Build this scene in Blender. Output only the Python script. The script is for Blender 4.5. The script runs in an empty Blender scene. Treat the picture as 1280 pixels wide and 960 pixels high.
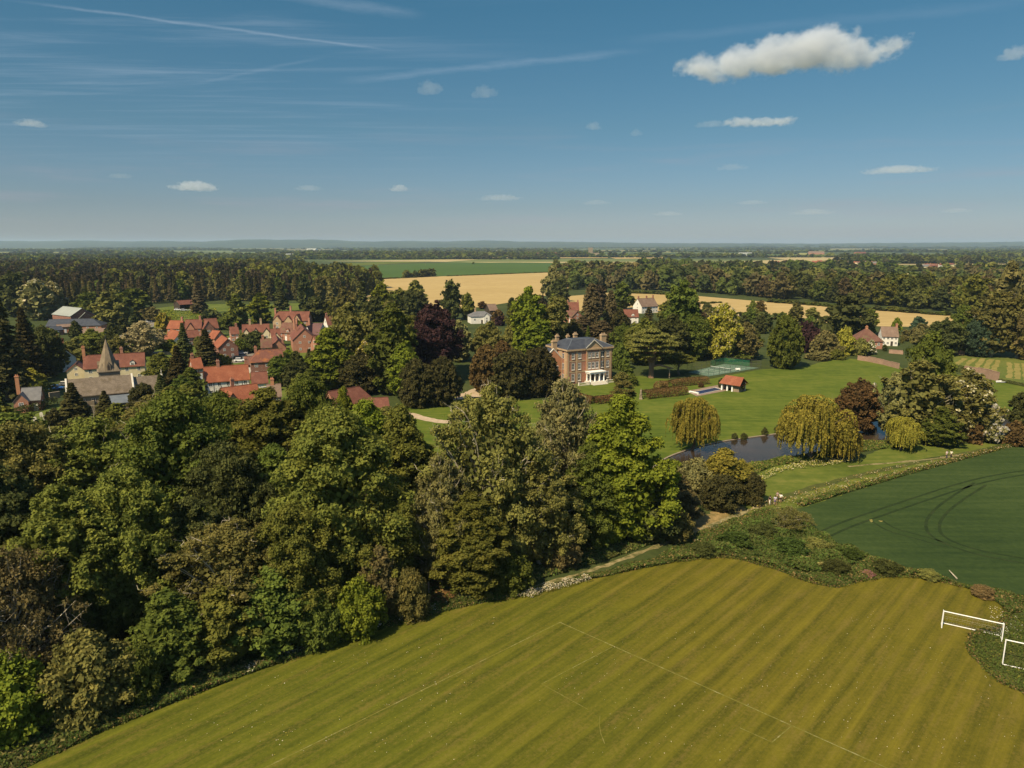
import bpy, bmesh, math, random
import numpy as np
from mathutils import Vector, Matrix
R_ = math.radians
sc = bpy.context.scene
col = sc.collection

# ------------------------------------------------------------------ camera, sky, sun, exposure
F_PX, PITCH, CAM_H = 887.0, R_(11.1), 45.0          # focal length in pixels of a 1280 px wide frame
cam_d = bpy.data.cameras.new('camera'); cam = bpy.data.objects.new('camera', cam_d); col.objects.link(cam)
cam.location = (0, 0, CAM_H); cam.rotation_euler = (math.pi/2 - PITCH, 0, 0)
cam_d.sensor_width = 36; cam_d.lens = F_PX/1280*36
cam_d.clip_start = 0.5; cam_d.clip_end = 60000
sc.camera = cam

SUN_EL = R_(48); SUN_AZ = math.atan2(-0.63, -0.77)     # from the left and a little behind the camera
sun_dir = Vector((math.sin(SUN_AZ)*math.cos(SUN_EL), math.cos(SUN_AZ)*math.cos(SUN_EL), math.sin(SUN_EL)))
sd = bpy.data.lights.new('sun', 'SUN'); sun = bpy.data.objects.new('sun', sd); col.objects.link(sun)
sd.energy = 4.9; sd.angle = R_(0.53); sd.color = (1.0, 0.83, 0.54)
sun.rotation_euler = sun_dir.to_track_quat('Z', 'Y').to_euler()
sun.location = (0, 0, 300)

sc.view_settings.view_transform = 'Standard'; sc.view_settings.look = 'None'
sc.view_settings.exposure = 0.56; sc.view_settings.gamma = 1.0
sc.render.engine = 'CYCLES'
cy = sc.cycles
cy.max_bounces = 6; cy.diffuse_bounces = 4; cy.glossy_bounces = 2; cy.transmission_bounces = 2
cy.transparent_max_bounces = 6; cy.volume_bounces = 2
cy.use_denoising = True
cy.caustics_reflective = False; cy.caustics_refractive = False
cy.use_adaptive_sampling = False
cy.sample_clamp_indirect = 4; cy.volume_step_rate = 0.22; cy.volume_max_steps = 512

def N(nt, kind, **kw):
    n = nt.nodes.new(kind)
    for k, v in kw.items():
        if k.startswith('in_'):
            key = k[3:]
            n.inputs[int(key) if key.isdigit() else key].default_value = v
        else:
            setattr(n, k, v)
    return n

def M_(nt, op, a, b=None, c=None):
    n = nt.nodes.new('ShaderNodeMath'); n.operation = op
    for i, v in enumerate((a, b, c)):
        if v is None: continue
        if isinstance(v, (int, float)): n.inputs[i].default_value = v
        else: nt.links.new(v, n.inputs[i])
    return n.outputs[0]

def ramp(nt, fac, stops, interp='LINEAR'):
    n = nt.nodes.new('ShaderNodeValToRGB'); cr = n.color_ramp; cr.interpolation = interp
    while len(cr.elements) < len(stops): cr.elements.new(0.5)
    for e, (p, c) in zip(cr.elements, stops):
        e.position = p; e.color = (*c, 1) if len(c) == 3 else c
    if fac is not None: nt.links.new(fac, n.inputs[0])
    return n.outputs[0]

def mixc(nt, fac, a, b, mode='MIX'):
    n = nt.nodes.new('ShaderNodeMix'); n.data_type = 'RGBA'; n.blend_type = mode
    for inp, v in ((n.inputs[0], fac), (n.inputs[6], a), (n.inputs[7], b)):
        if isinstance(v, (int, float)): inp.default_value = v
        elif isinstance(v, tuple): inp.default_value = (*v, 1) if len(v) == 3 else v
        else: nt.links.new(v, inp)
    return n.outputs[2]

def noise(nt, vec, scale, detail=4, rough=0.55, dist=0.0, out='Fac'):
    n = nt.nodes.new('ShaderNodeTexNoise')
    n.inputs['Scale'].default_value = scale; n.inputs['Detail'].default_value = detail
    n.inputs['Roughness'].default_value = rough; n.inputs['Distortion'].default_value = dist
    if vec is not None: nt.links.new(vec, n.inputs['Vector'])
    return n.outputs[out]

def mapping(nt, vec, scale=(1, 1, 1), rot=(0, 0, 0), loc=(0, 0, 0)):
    n = nt.nodes.new('ShaderNodeMapping')
    n.inputs['Scale'].default_value = scale; n.inputs['Rotation'].default_value = rot; n.inputs['Location'].default_value = loc
    nt.links.new(vec, n.inputs['Vector'])
    return n.outputs[0]

world = bpy.data.worlds.new('World'); sc.world = world; world.use_nodes = True
wt = world.node_tree; wt.nodes.clear()
w_out = N(wt, 'ShaderNodeOutputWorld'); w_bg = N(wt, 'ShaderNodeBackground'); w_bg.inputs['Strength'].default_value = 0.125
sky = N(wt, 'ShaderNodeTexSky', sky_type='NISHITA', sun_disc=False)
sky.sun_elevation = SUN_EL; sky.sun_rotation = SUN_AZ % (2*math.pi)
sky.altitude = 50; sky.air_density = 1.0; sky.dust_density = 0.6; sky.ozone_density = 2.2
tc = N(wt, 'ShaderNodeTexCoord'); gen = tc.outputs['Generated']
sep = N(wt, 'ShaderNodeSeparateXYZ'); wt.links.new(gen, sep.inputs[0])
elev = sep.outputs['Z']
# sky tint: teal blue above grey lilac haze; brightened overhead to add fill light
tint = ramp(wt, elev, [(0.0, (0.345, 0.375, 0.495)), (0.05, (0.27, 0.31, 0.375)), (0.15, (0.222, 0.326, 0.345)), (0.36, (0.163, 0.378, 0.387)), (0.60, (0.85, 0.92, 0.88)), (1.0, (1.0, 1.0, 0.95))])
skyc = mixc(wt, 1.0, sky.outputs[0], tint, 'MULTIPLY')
# thin high cirrus on a plane far above: direction divided by its height
zc = M_(wt, 'MAXIMUM', elev, 0.03)
cx = M_(wt, 'DIVIDE', sep.outputs['X'], zc); cyy = M_(wt, 'DIVIDE', sep.outputs['Y'], zc)
comb = N(wt, 'ShaderNodeCombineXYZ'); wt.links.new(cx, comb.inputs[0]); wt.links.new(cyy, comb.inputs[1])
pl = comb.outputs[0]
def contrail(ax, ay, bx, by, wid, soft_scale, strength, flare=0.0):
    # a line on the cirrus plane between two points, of a given half width, frayed by noise
    ux, uy = bx-ax, by-ay; L = math.hypot(ux, uy); ux /= L; uy /= L
    rx = M_(wt, 'SUBTRACT', cx, ax); ry = M_(wt, 'SUBTRACT', cyy, ay)
    al = M_(wt, 'DIVIDE', M_(wt, 'ADD', M_(wt, 'MULTIPLY', rx, ux), M_(wt, 'MULTIPLY', ry, uy)), L)
    ac = M_(wt, 'ADD', M_(wt, 'MULTIPLY', rx, -uy), M_(wt, 'MULTIPLY', ry, ux))
    nz = noise(wt, mapping(wt, pl, (1, 1, 1)), soft_scale, 5, 0.65)
    ac2 = M_(wt, 'ADD', ac, M_(wt, 'MULTIPLY', M_(wt, 'SUBTRACT', nz, 0.5), wid*2.2))
    wd = M_(wt, 'ADD', wid, M_(wt, 'MULTIPLY', al, flare))
    core = M_(wt, 'SUBTRACT', 1.0, M_(wt, 'DIVIDE', M_(wt, 'ABSOLUTE', ac2), wd))
    core = M_(wt, 'MAXIMUM', core, 0.0)
    e1 = N(wt, 'ShaderNodeMapRange', interpolation_type='SMOOTHSTEP'); wt.links.new(al, e1.inputs[0])
    e1.inputs[1].default_value = -0.15; e1.inputs[2].default_value = 0.15
    e2 = N(wt, 'ShaderNodeMapRange', interpolation_type='SMOOTHSTEP'); wt.links.new(al, e2.inputs[0])
    e2.inputs[1].default_value = 1.1; e2.inputs[2].default_value = 0.8
    n2 = noise(wt, mapping(wt, pl, (1, 1, 1)), soft_scale*2.5, 4, 0.7)
    br = M_(wt, 'ADD', 0.45, n2)
    return M_(wt, 'MULTIPLY', M_(wt, 'MULTIPLY', core, M_(wt, 'MULTIPLY', e1.outputs[0], e2.outputs[0])), M_(wt, 'MULTIPLY', br, strength))
def sky_pt(px, py):
    x = (px-640)/F_PX; y = -(py-480)/F_PX
    dy = math.cos(PITCH)+y*math.sin(PITCH); dz = -math.sin(PITCH)+y*math.cos(PITCH)
    return x/dz, dy/dz
def ct(a, b, *r): return contrail(*sky_pt(*a), *sky_pt(*b), *r)
t1 = ct((60, 6), (480, 62), 0.034, 5, 0.20, 0.0)
t2 = ct((250, 104), (400, 72), 0.04, 4, 0.07, 0.0)
t3 = ct((450, 100), (790, 64), 0.11, 3, 0.13, 0.0)
t4 = ct((330, -10), (520, 20), 0.09, 3, 0.13, 0.0)
t5 = ct((800, 50), (1300, 2), 0.12, 3, 0.05, 0.0)
wisp = noise(wt, mapping(wt, pl, (0.55, 3.6, 1), (0, 0, R_(-14))), 0.9, 7, 0.62, 0.4)
wispm = noise(wt, mapping(wt, pl, (0.35, 0.35, 1), (0, 0, 0), (3.1, 1.2, 0)), 0.8, 2, 0.5)
leftm = N(wt, 'ShaderNodeMapRange', interpolation_type='SMOOTHSTEP'); wt.links.new(cx, leftm.inputs[0])
leftm.inputs[1].default_value = 0.6; leftm.inputs[2].default_value = -1.6
wr = N(wt, 'ShaderNodeMapRange', interpolation_type='SMOOTHSTEP'); wt.links.new(wisp, wr.inputs[0])
wr.inputs[1].default_value = 0.45; wr.inputs[2].default_value = 0.85
w1 = M_(wt, 'MULTIPLY', M_(wt, 'MULTIPLY', wr.outputs[0], leftm.outputs[0]), M_(wt, 'MULTIPLY', wispm, 0.55))
lowm = N(wt, 'ShaderNodeMapRange', interpolation_type='SMOOTHSTEP'); wt.links.new(elev, lowm.inputs[0])
lowm.inputs[1].default_value = 0.06; lowm.inputs[2].default_value = 0.2
w1 = M_(wt, 'MULTIPLY', w1, lowm.outputs[0])
allw = M_(wt, 'MINIMUM', M_(wt, 'ADD', M_(wt, 'ADD', M_(wt, 'ADD', M_(wt, 'ADD', t1, t2), M_(wt, 'ADD', t3, t4)), t5), w1), 0.75)
bandn = noise(wt, mapping(wt, gen, (3.5, 3.5, 42)), 1.0, 5, 0.6)
bm_ = N(wt, 'ShaderNodeMapRange', interpolation_type='SMOOTHSTEP'); wt.links.new(bandn, bm_.inputs[0]); bm_.inputs[1].default_value = 0.5; bm_.inputs[2].default_value = 0.75
be = ramp(wt, elev, [(0.0, (.3, .3, .3)), (0.03, (1, 1, 1)), (0.10, (.7, .7, .7)), (0.17, (0, 0, 0))])
skyc = mixc(wt, M_(wt, 'MULTIPLY', M_(wt, 'MULTIPLY', bm_.outputs[0], be), 0.35), skyc, (2.1, 2.05, 2.35))
skyc = mixc(wt, allw, skyc, (3.2, 3.7, 4.3))
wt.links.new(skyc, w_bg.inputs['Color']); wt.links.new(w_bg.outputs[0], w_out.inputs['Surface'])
world.cycles.sampling_method = 'MANUAL'; world.cycles.sample_map_resolution = 512

# ------------------------------------------------------------------ where a sight line meets the ground
def G(px, py, h=0.0):
    x = (px-640)/F_PX; y = -(py-480)/F_PX
    dy = math.cos(PITCH)+y*math.sin(PITCH); dz = -math.sin(PITCH)+y*math.cos(PITCH)
    t = (h-CAM_H)/dz
    return Vector((x*t, dy*t, h))
def zat(py, Y):                                       # height of the sight line at forward distance Y
    y = -(py-480)/F_PX
    return CAM_H + Y*(-math.sin(PITCH)+y*math.cos(PITCH))/(math.cos(PITCH)+y*math.sin(PITCH))
def depth(Y, z): return Y*math.cos(PITCH) - (z-CAM_H)*math.sin(PITCH)

# ------------------------------------------------------------------ tagging and mesh helpers
def tag(o, label=None, cat=None, group=None, kind=None):
    if label: o['label'] = label
    if cat: o['category'] = cat
    if group: o['group'] = group
    if kind: o['kind'] = kind
    return o
def empty(name, loc=(0, 0, 0), rz=0.0):
    o = bpy.data.objects.new(name, None); o.location = loc; o.rotation_euler = (0, 0, rz)
    o.empty_display_size = 0.5; col.objects.link(o); return o
def link(name, me, parent=None, m=None):
    o = bpy.data.objects.new(name, me); col.objects.link(o)
    if parent: o.parent = parent
    if m: me.materials.append(m)
    return o

class MB:
    def __init__(s): s.v = []; s.f = []; s.mi = []
    def _add(s, vs, fs, mi=0):
        b = len(s.v); s.v += [tuple(v) for v in vs]; s.f += [tuple(i+b for i in f) for f in fs]; s.mi += [mi]*len(fs); return s
    def box(s, x0, x1, y0, y1, z0, z1, mi=0):
        return s._add([(x0,y0,z0),(x1,y0,z0),(x1,y1,z0),(x0,y1,z0),(x0,y0,z1),(x1,y0,z1),(x1,y1,z1),(x0,y1,z1)],
                      [(0,3,2,1),(4,5,6,7),(0,1,5,4),(1,2,6,5),(2,3,7,6),(3,0,4,7)], mi)
    def hull(s, pts, fs, mi=0): return s._add(pts, fs, mi)
    def tube(s, pts, rad, n=6, mi=0, cap=True):
        pts = [Vector(p) for p in pts]
        if isinstance(rad, (int, float)): rad = [rad]*len(pts)
        vs = []; fs = []
        for i, p in enumerate(pts):
            d = (pts[min(i+1, len(pts)-1)]-pts[max(i-1, 0)])
            if d.length < 1e-6: d = Vector((0, 0, 1))
            d.normalize()
            a = d.orthogonal().normalized() if i == 0 else (a - d*a.dot(d)).normalized()
            b = d.cross(a)
            for k in range(n):
                t = 2*math.pi*k/n
                vs.append(p + (a*math.cos(t)+b*math.sin(t))*rad[i])
        for i in range(len(pts)-1):
            for k in range(n):
                fs.append((i*n+k, i*n+(k+1) % n, (i+1)*n+(k+1) % n, (i+1)*n+k))
        if cap:
            fs.append(tuple(range(n-1, -1, -1))); fs.append(tuple((len(pts)-1)*n+k for k in range(n)))
        return s._add(vs, fs, mi)
    def lathe(s, prof, n=12, c=(0, 0, 0), mi=0, rot=0):
        vs = [(c[0]+r*math.cos(rot+2*math.pi*k/n), c[1]+r*math.sin(rot+2*math.pi*k/n), c[2]+z) for r, z in prof for k in range(n)]
        m = len(prof)
        fs = [(i*n+k, i*n+(k+1) % n, (i+1)*n+(k+1) % n, (i+1)*n+k) for i in range(m-1) for k in range(n)]
        fs += [tuple(range(n-1, -1, -1)), tuple((m-1)*n+k for k in range(n))]
        return s._add(vs, fs, mi)
    def mesh(s, name, mats):
        me = bpy.data.meshes.new(name); me.from_pydata(s.v, [], s.f)
        for m in (mats if isinstance(mats, (list, tuple)) else [mats]): me.materials.append(m)
        if any(s.mi): me.polygons.foreach_set('material_index', s.mi)
        me.update(); return me
    def build(s, name, mats, parent=None, smooth=False):
        me = s.mesh(name, mats)
        if smooth: me.shade_smooth()
        return link(name, me, parent)

def quads_mesh(name, P, tone, m=None):
    n = len(P); me = bpy.data.meshes.new(name)
    me.vertices.add(n*4); me.vertices.foreach_set('co', np.ascontiguousarray(P, dtype=np.float32).ravel())
    me.loops.add(n*4); me.loops.foreach_set('vertex_index', np.arange(n*4, dtype=np.int32))
    me.polygons.add(n); me.polygons.foreach_set('loop_start', np.arange(0, n*4, 4, dtype=np.int32))
    me.update(calc_edges=True)
    at = me.attributes.new('tone', 'FLOAT', 'FACE'); at.data.foreach_set('value', np.asarray(tone, dtype=np.float32))
    if m: me.materials.append(m)
    return me
def nrm(a): return a/np.maximum(np.linalg.norm(a, axis=-1, keepdims=True), 1e-9)
def cards(rng, C, Nn, S, asp=1.0, down=None):
    """leaf-clump faces: C centres, Nn normals, S sizes; uneven four-sided outlines"""
    n = len(C)
    r = rng.normal(size=(n, 3)) if down is None else np.broadcast_to(np.asarray(down, float), (n, 3)) + 0.25*rng.normal(size=(n, 3))
    T = nrm(r - Nn*np.sum(r*Nn, axis=1, keepdims=True)); B = np.cross(Nn, T)
    S = np.asarray(S)[:, None] if np.ndim(S) else np.full((n, 1), S)
    j = lambda: 0.5+0.55*rng.random((n, 1))
    P = np.stack([C+T*S*j()*asp, C+B*S*j(), C-T*S*j()*asp, C-B*S*j()], axis=1)
    P += Nn[:, None, :]*S[:, None, :]*0.35*(rng.random((n, 4, 1))-0.5)
    return P
# ------------------------------------------------------------------ materials
def new_mat(name, rough=0.9, spec=0.2):
    m = bpy.data.materials.new(name); m.use_nodes = True; nt = m.node_tree
    b = nt.nodes['Principled BSDF']; b.inputs['Roughness'].default_value = rough
    b.inputs['Specular IOR Level'].default_value = spec
    return m, nt, b
def obj_vec(nt): return nt.nodes.new('ShaderNodeTexCoord').outputs['Object']
def noisy(name, stops, scale=1.0, detail=5, rough=0.9, vscale=(1, 1, 1), rz=0.0, bump=0.0, bscale=None, dist=0.0, spec=0.2, nr=0.6):
    m, nt, b = new_mat(name, rough, spec)
    v = mapping(nt, obj_vec(nt), vscale, (0, 0, rz))
    n = noise(nt, v, scale, detail, nr, dist)
    nt.links.new(ramp(nt, n, stops), b.inputs['Base Color'])
    if bump:
        bn = N(nt, 'ShaderNodeBump'); bn.inputs['Strength'].default_value = bump
        nt.links.new(noise(nt, v, bscale or scale*3, 4), bn.inputs['Height']); nt.links.new(bn.outputs[0], b.inputs['Normal'])
    return m
def leaf_mat(name, dark, mid, light, transl=0.30, hue=0.03):
    m = bpy.data.materials.new(name); m.use_nodes = True; nt = m.node_tree; nt.nodes.clear()
    out = N(nt, 'ShaderNodeOutputMaterial')
    at = N(nt, 'ShaderNodeAttribute', attribute_name='tone')
    c = ramp(nt, at.outputs['Fac'], [(0.0, dark), (0.5, mid), (1.0, light)])
    oi = N(nt, 'ShaderNodeObjectInfo')
    hs = N(nt, 'ShaderNodeHueSaturation')
    nt.links.new(M_(nt, 'ADD', 0.5-hue/2, M_(nt, 'MULTIPLY', oi.outputs['Random'], hue)), hs.inputs['Hue'])
    nt.links.new(M_(nt, 'ADD', 0.82, M_(nt, 'MULTIPLY', oi.outputs['Random'], 0.36)), hs.inputs['Value'])
    nt.links.new(c, hs.inputs['Color'])
    d = N(nt, 'ShaderNodeBsdfDiffuse'); t = N(nt, 'ShaderNodeBsdfTranslucent'); mx = N(nt, 'ShaderNodeMixShader')
    nt.links.new(hs.outputs[0], d.inputs[0]); nt.links.new(hs.outputs[0], t.inputs[0]); mx.inputs[0].default_value = transl
    nt.links.new(d.outputs[0], mx.inputs[1]); nt.links.new(t.outputs[0], mx.inputs[2]); nt.links.new(mx.outputs[0], out.inputs[0])
    return m
def LM(name, r, g, b, spread=0.30, **k):
    f = lambda s, sh=1.0: (r*s*sh, g*s, b*s/sh)
    return leaf_mat(name, f(1-spread, 0.92), f(1.0), f(1+spread*1.15, 1.08), **k)
LEAF = {
 'oak':    LM('oak_foliage', 0.143, 0.151, 0.031),
 'green':  LM('green_foliage', 0.107, 0.132, 0.026),
 'bright': LM('bright_foliage', 0.157, 0.184, 0.022),
 'dark':   LM('dark_foliage', 0.084, 0.093, 0.030),
 'olive':  LM('olive_foliage', 0.170, 0.160, 0.046),
 'brown':  LM('brown_foliage', 0.168, 0.146, 0.056),
 'yew':    LM('yew_foliage', 0.070, 0.064, 0.024),
 'rust':   LM('rust_foliage', 0.132, 0.088, 0.034),
 'copper': LM('copper_foliage', 0.053, 0.028, 0.029),
 'gold':   LM('gold_foliage', 0.235, 0.205, 0.036),
 'yellow': LM('yellow_foliage', 0.252, 0.221, 0.037),
 'pale':   LM('pale_foliage', 0.225, 0.212, 0.082),
 'spruce': LM('spruce_foliage', 0.108, 0.087, 0.046),
 'teal':   LM('teal_foliage', 0.061, 0.095, 0.055),
 'hedge':  LM('hedge_foliage', 0.100, 0.122, 0.020),
 'beech':  LM('beech_hedge_foliage', 0.150, 0.096, 0.038),
 'blossom':LM('cream_blossom', 0.420, 0.372, 0.240, .3),
 'white':  LM('white_blossom', 0.550, 0.519, 0.450, .25),
 'pink':   LM('pink_blossom', 0.170, 0.083, 0.090, .3),
 'scrub':  LM('scrub_leaves', 0.066, 0.073, 0.022, .6),
 'herb':   LM('herb_leaves', 0.058, 0.086, 0.020, .6),
 'twig':   LM('twiggy_foliage', 0.320, 0.260, 0.140),
 'wood1': LM('wood_foliage_dark', 0.068, 0.079, 0.027), 'wood2': LM('wood_foliage_green', 0.096, 0.112, 0.029), 'wood3': LM('wood_foliage_brown', 0.120, 0.096, 0.043), 'wood4': LM('wood_foliage_olive', 0.126, 0.123, 0.036),
 'straw':  LM('dry_grass', 0.200, 0.142, 0.060, .4),
}
BARK = noisy('bark', [(0.3, (.085, .065, .045)), (0.7, (.17, .135, .10))], 1.2, 6, 0.95, (1, 1, .3))
PALEBARK = noisy('pale_bark', [(0.3, (.28, .24, .17)), (0.7, (.46, .41, .31))], 1.2, 6, 0.95, (1, 1, .3))
REDBARK = noisy('red_bark', [(0.3, (.16, .095, .06)), (0.7, (.26, .165, .11))], 1.2, 6, 0.95, (1, 1, .3))

def tiles(name, a, b, c, sc_=0.5, moss=None):
    m, nt, bs = new_mat(name, 0.85, 0.25)
    v = obj_vec(nt)
    big = noise(nt, v, sc_, 5, 0.65); fine = noise(nt, mapping(nt, v, (3.5, 3.5, 7.5)), 1.0, 2, 0.8)
    cc = ramp(nt, M_(nt, 'ADD', M_(nt, 'MULTIPLY', big, 0.5), M_(nt, 'MULTIPLY', fine, 0.5)), [(0.32, a), (0.5, b), (0.68, c)])
    if moss: cc = mixc(nt, ramp(nt, noise(nt, v, 0.35, 6, 0.7), [(0.52, (0, 0, 0)), (0.66, (1, 1, 1))]), cc, moss)
    nt.links.new(cc, bs.inputs['Base Color'])
    wv = N(nt, 'ShaderNodeTexWave', wave_type='BANDS', bands_direction='Z'); wv.inputs['Scale'].default_value = 1.6
    wv.inputs['Distortion'].default_value = 0.6; nt.links.new(v, wv.inputs['Vector'])
    bn = N(nt, 'ShaderNodeBump'); bn.inputs['Strength'].default_value = 0.5; bn.inputs['Distance'].default_value = 0.06
    nt.links.new(wv.outputs['Fac'], bn.inputs['Height']); nt.links.new(bn.outputs[0], bs.inputs['Normal'])
    return m
def brick(name, a, b, mortar=(.35, .30, .25)):
    m, nt, bs = new_mat(name, 0.9, 0.2)
    v = obj_vec(nt)
    sp = N(nt, 'ShaderNodeSeparateXYZ'); nt.links.new(v, sp.inputs[0])
    cb = N(nt, 'ShaderNodeCombineXYZ'); nt.links.new(M_(nt, 'ADD', sp.outputs[0], sp.outputs[1]), cb.inputs[0]); nt.links.new(sp.outputs[2], cb.inputs[1])
    bt = N(nt, 'ShaderNodeTexBrick'); bt.inputs['Scale'].default_value = 4.4
    bt.inputs['Color1'].default_value = (*a, 1); bt.inputs['Color2'].default_value = (*b, 1); bt.inputs['Mortar'].default_value = (*mortar, 1)
    bt.inputs['Mortar Size'].default_value = 0.015
    nt.links.new(cb.outputs[0], bt.inputs['Vector'])
    w = noise(nt, v, 0.7, 5, 0.65)
    nt.links.new(mixc(nt, 0.5, bt.outputs['Color'], ramp(nt, w, [(0.25, (.45, .42, .40)), (0.75, (1.0, 1.0, 1.0))]), 'MULTIPLY'), bs.inputs['Base Color'])
    return m
MT = {
 'red_tile': tiles('red_clay_tiles', (.085, .034, .024), (.145, .054, .036), (.22, .095, .062)),
 'orange_tile': tiles('orange_clay_tiles', (.14, .046, .024), (.22, .070, .036), (.31, .125, .066)),
 'old_tile': tiles('weathered_clay_tiles', (.075, .036, .028), (.13, .060, .042), (.20, .105, .075), moss=(.13, .10, .05)),
 'patch_tile': tiles('patched_clay_tiles', (.085, .036, .028), (.14, .056, .040), (.21, .085, .05), moss=(.27, .10, .03)),
 'brown_tile': tiles('brown_plain_tiles', (.11, .07, .052), (.17, .115, .085), (.24, .17, .13)),
 'stone_slate': tiles('stone_slates', (.085, .066, .048), (.15, .118, .088), (.23, .185, .14), 0.9, moss=(.10, .075, .045)),
 'plum_tile': tiles('plum_tiles', (.075, .038, .040), (.12, .062, .060), (.17, .095, .085)),
 'slate': noisy('blue_slate', [(0.3, (.028, .031, .040)), (0.7, (.055, .060, .072))], 0.8, 6, 0.55, bump=0.3, spec=0.4),
 'slate_grey': noisy('grey_slate', [(0.3, (.10, .10, .105)), (0.7, (.17, .165, .165))], 0.8, 6, 0.6, bump=0.3),  # paler, greyer slate than the blue one
 'sheet': noisy('pale_sheet_roof', [(0.3, (.20, .215, .20)), (0.7, (.30, .32, .29))], 0.5, 5, 0.6, (4, .4, 1)),
 'lead': noisy('lead_sheet', [(0.3, (.10, .115, .135)), (0.7, (.15, .17, .19))], 0.6, 5, 0.5),
 'brick': brick('red_brick', (.34, .135, .080), (.42, .19, .12)),
 'brick_dark': brick('dark_brick', (.19, .075, .055), (.25, .105, .075)),
 'brick_orange': brick('orange_brick', (.46, .185, .085), (.52, .24, .12)),
 'brick_buff': brick('buff_brick', (.40, .27, .15), (.48, .34, .20)),
 'cream': noisy('cream_render', [(0.3, (.50, .42, .27)), (0.7, (.62, .54, .37))], 0.8, 5, 0.9),
 'white': noisy('white_render', [(0.3, (.58, .55, .50)), (0.7, (.70, .68, .63))], 0.8, 5, 0.9),
 'paint': noisy('white_paint', [(0.3, (.70, .69, .67)), (0.7, (.80, .79, .77))], 2.0, 3, 0.5, spec=0.4),
 'stone': noisy('cotswold_stone', [(0.3, (.17, .135, .095)), (0.7, (.27, .22, .16))], 1.4, 6, 0.95, bump=0.4),
 'spire_stone': noisy('spire_stone', [(0.3, (.14, .11, .075)), (0.7, (.24, .19, .13))], 1.0, 7, 0.95, (1, 1, .6), bump=0.4),
 'pale_stone': noisy('pale_stone', [(0.3, (.50, .46, .39)), (0.7, (.62, .58, .51))], 1.2, 5, 0.9),
 'timber': noisy('black_timber', [(0.3, (.030, .024, .02)), (0.7, (.06, .048, .038))], 1.0, 5, 0.9),
 'wood': noisy('weathered_wood', [(0.3, (.17, .13, .09)), (0.7, (.28, .22, .16))], 1.2, 6, 0.9, (1, 1, .2)),
 'metal': noisy('dark_metal', [(0.3, (.035, .038, .04)), (0.7, (.06, .062, .065))], 3, 3, 0.5, spec=0.5),
 'rubber': noisy('rubber', [(0.3, (.02, .02, .02)), (0.7, (.035, .035, .035))], 4, 3, 0.8),
}
def glass_mat():
    m, nt, b = new_mat('window_glass', 0.12, 0.6)
    oi = N(nt, 'ShaderNodeObjectInfo')
    nt.links.new(ramp(nt, oi.outputs['Random'], [(0, (.018, .020, .024)), (1, (.05, .052, .055))]), b.inputs['Base Color'])
    return m
MT['glass'] = glass_mat()
def plain(name, c, rough=0.5, spec=0.4):
    return noisy(name, [(0.3, tuple(x*0.88 for x in c)), (0.7, c)], 3.0, 3, rough, spec=spec)

# ---- ground materials
def ground_base():
    m, nt, b = new_mat('meadow_and_wood_floor', 1.0, 0.1)
    v = obj_vec(nt)
    n1 = noise(nt, v, 0.06, 6, 0.65); n2 = noise(nt, v, 0.9, 5, 0.7)
    near = ramp(nt, M_(nt, 'ADD', M_(nt, 'MULTIPLY', n1, 0.6), M_(nt, 'MULTIPLY', n2, 0.4)), [(0.30, (.022, .030, .010)), (0.5, (.042, .056, .016)), (0.7, (.075, .080, .026))])
    # beyond a kilometre: a patchwork of farm fields
    vv = mapping(nt, v, (0.0016, 0.0030, 1), (0, 0, R_(8)))
    vo = N(nt, 'ShaderNodeTexVoronoi'); vo.inputs['Scale'].default_value = 1.0; nt.links.new(vv, vo.inputs['Vector'])
    sc3 = N(nt, 'ShaderNodeSeparateColor'); nt.links.new(vo.outputs['Color'], sc3.inputs[0])
    far = ramp(nt, sc3.outputs[0], [(0.0, (.045, .060, .022)), (0.25, (.080, .115, .030)), (0.42, (.055, .072, .024)), (0.55, (.13, .15, .05)), (0.70, (.36, .29, .14)), (0.80, (.07, .09, .03)), (.92, (.30, .28, .08))], 'CONSTANT')
    far = mixc(nt, 0.35, far, ramp(nt, noise(nt, v, 0.012, 6, 0.7), [(0.3, (.4, .4, .4)), (0.7, (1.2, 1.2, 1.2))]), 'MULTIPLY')
    sp = N(nt, 'ShaderNodeSeparateXYZ'); nt.links.new(v, sp.inputs[0])
    mr = N(nt, 'ShaderNodeMapRange'); nt.links.new(sp.outputs['Y'], mr.inputs[0]); mr.inputs[1].default_value = 900; mr.inputs[2].default_value = 1150
    nt.links.new(mixc(nt, mr.outputs[0], near, far), b.inputs['Base Color'])
    return m
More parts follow.
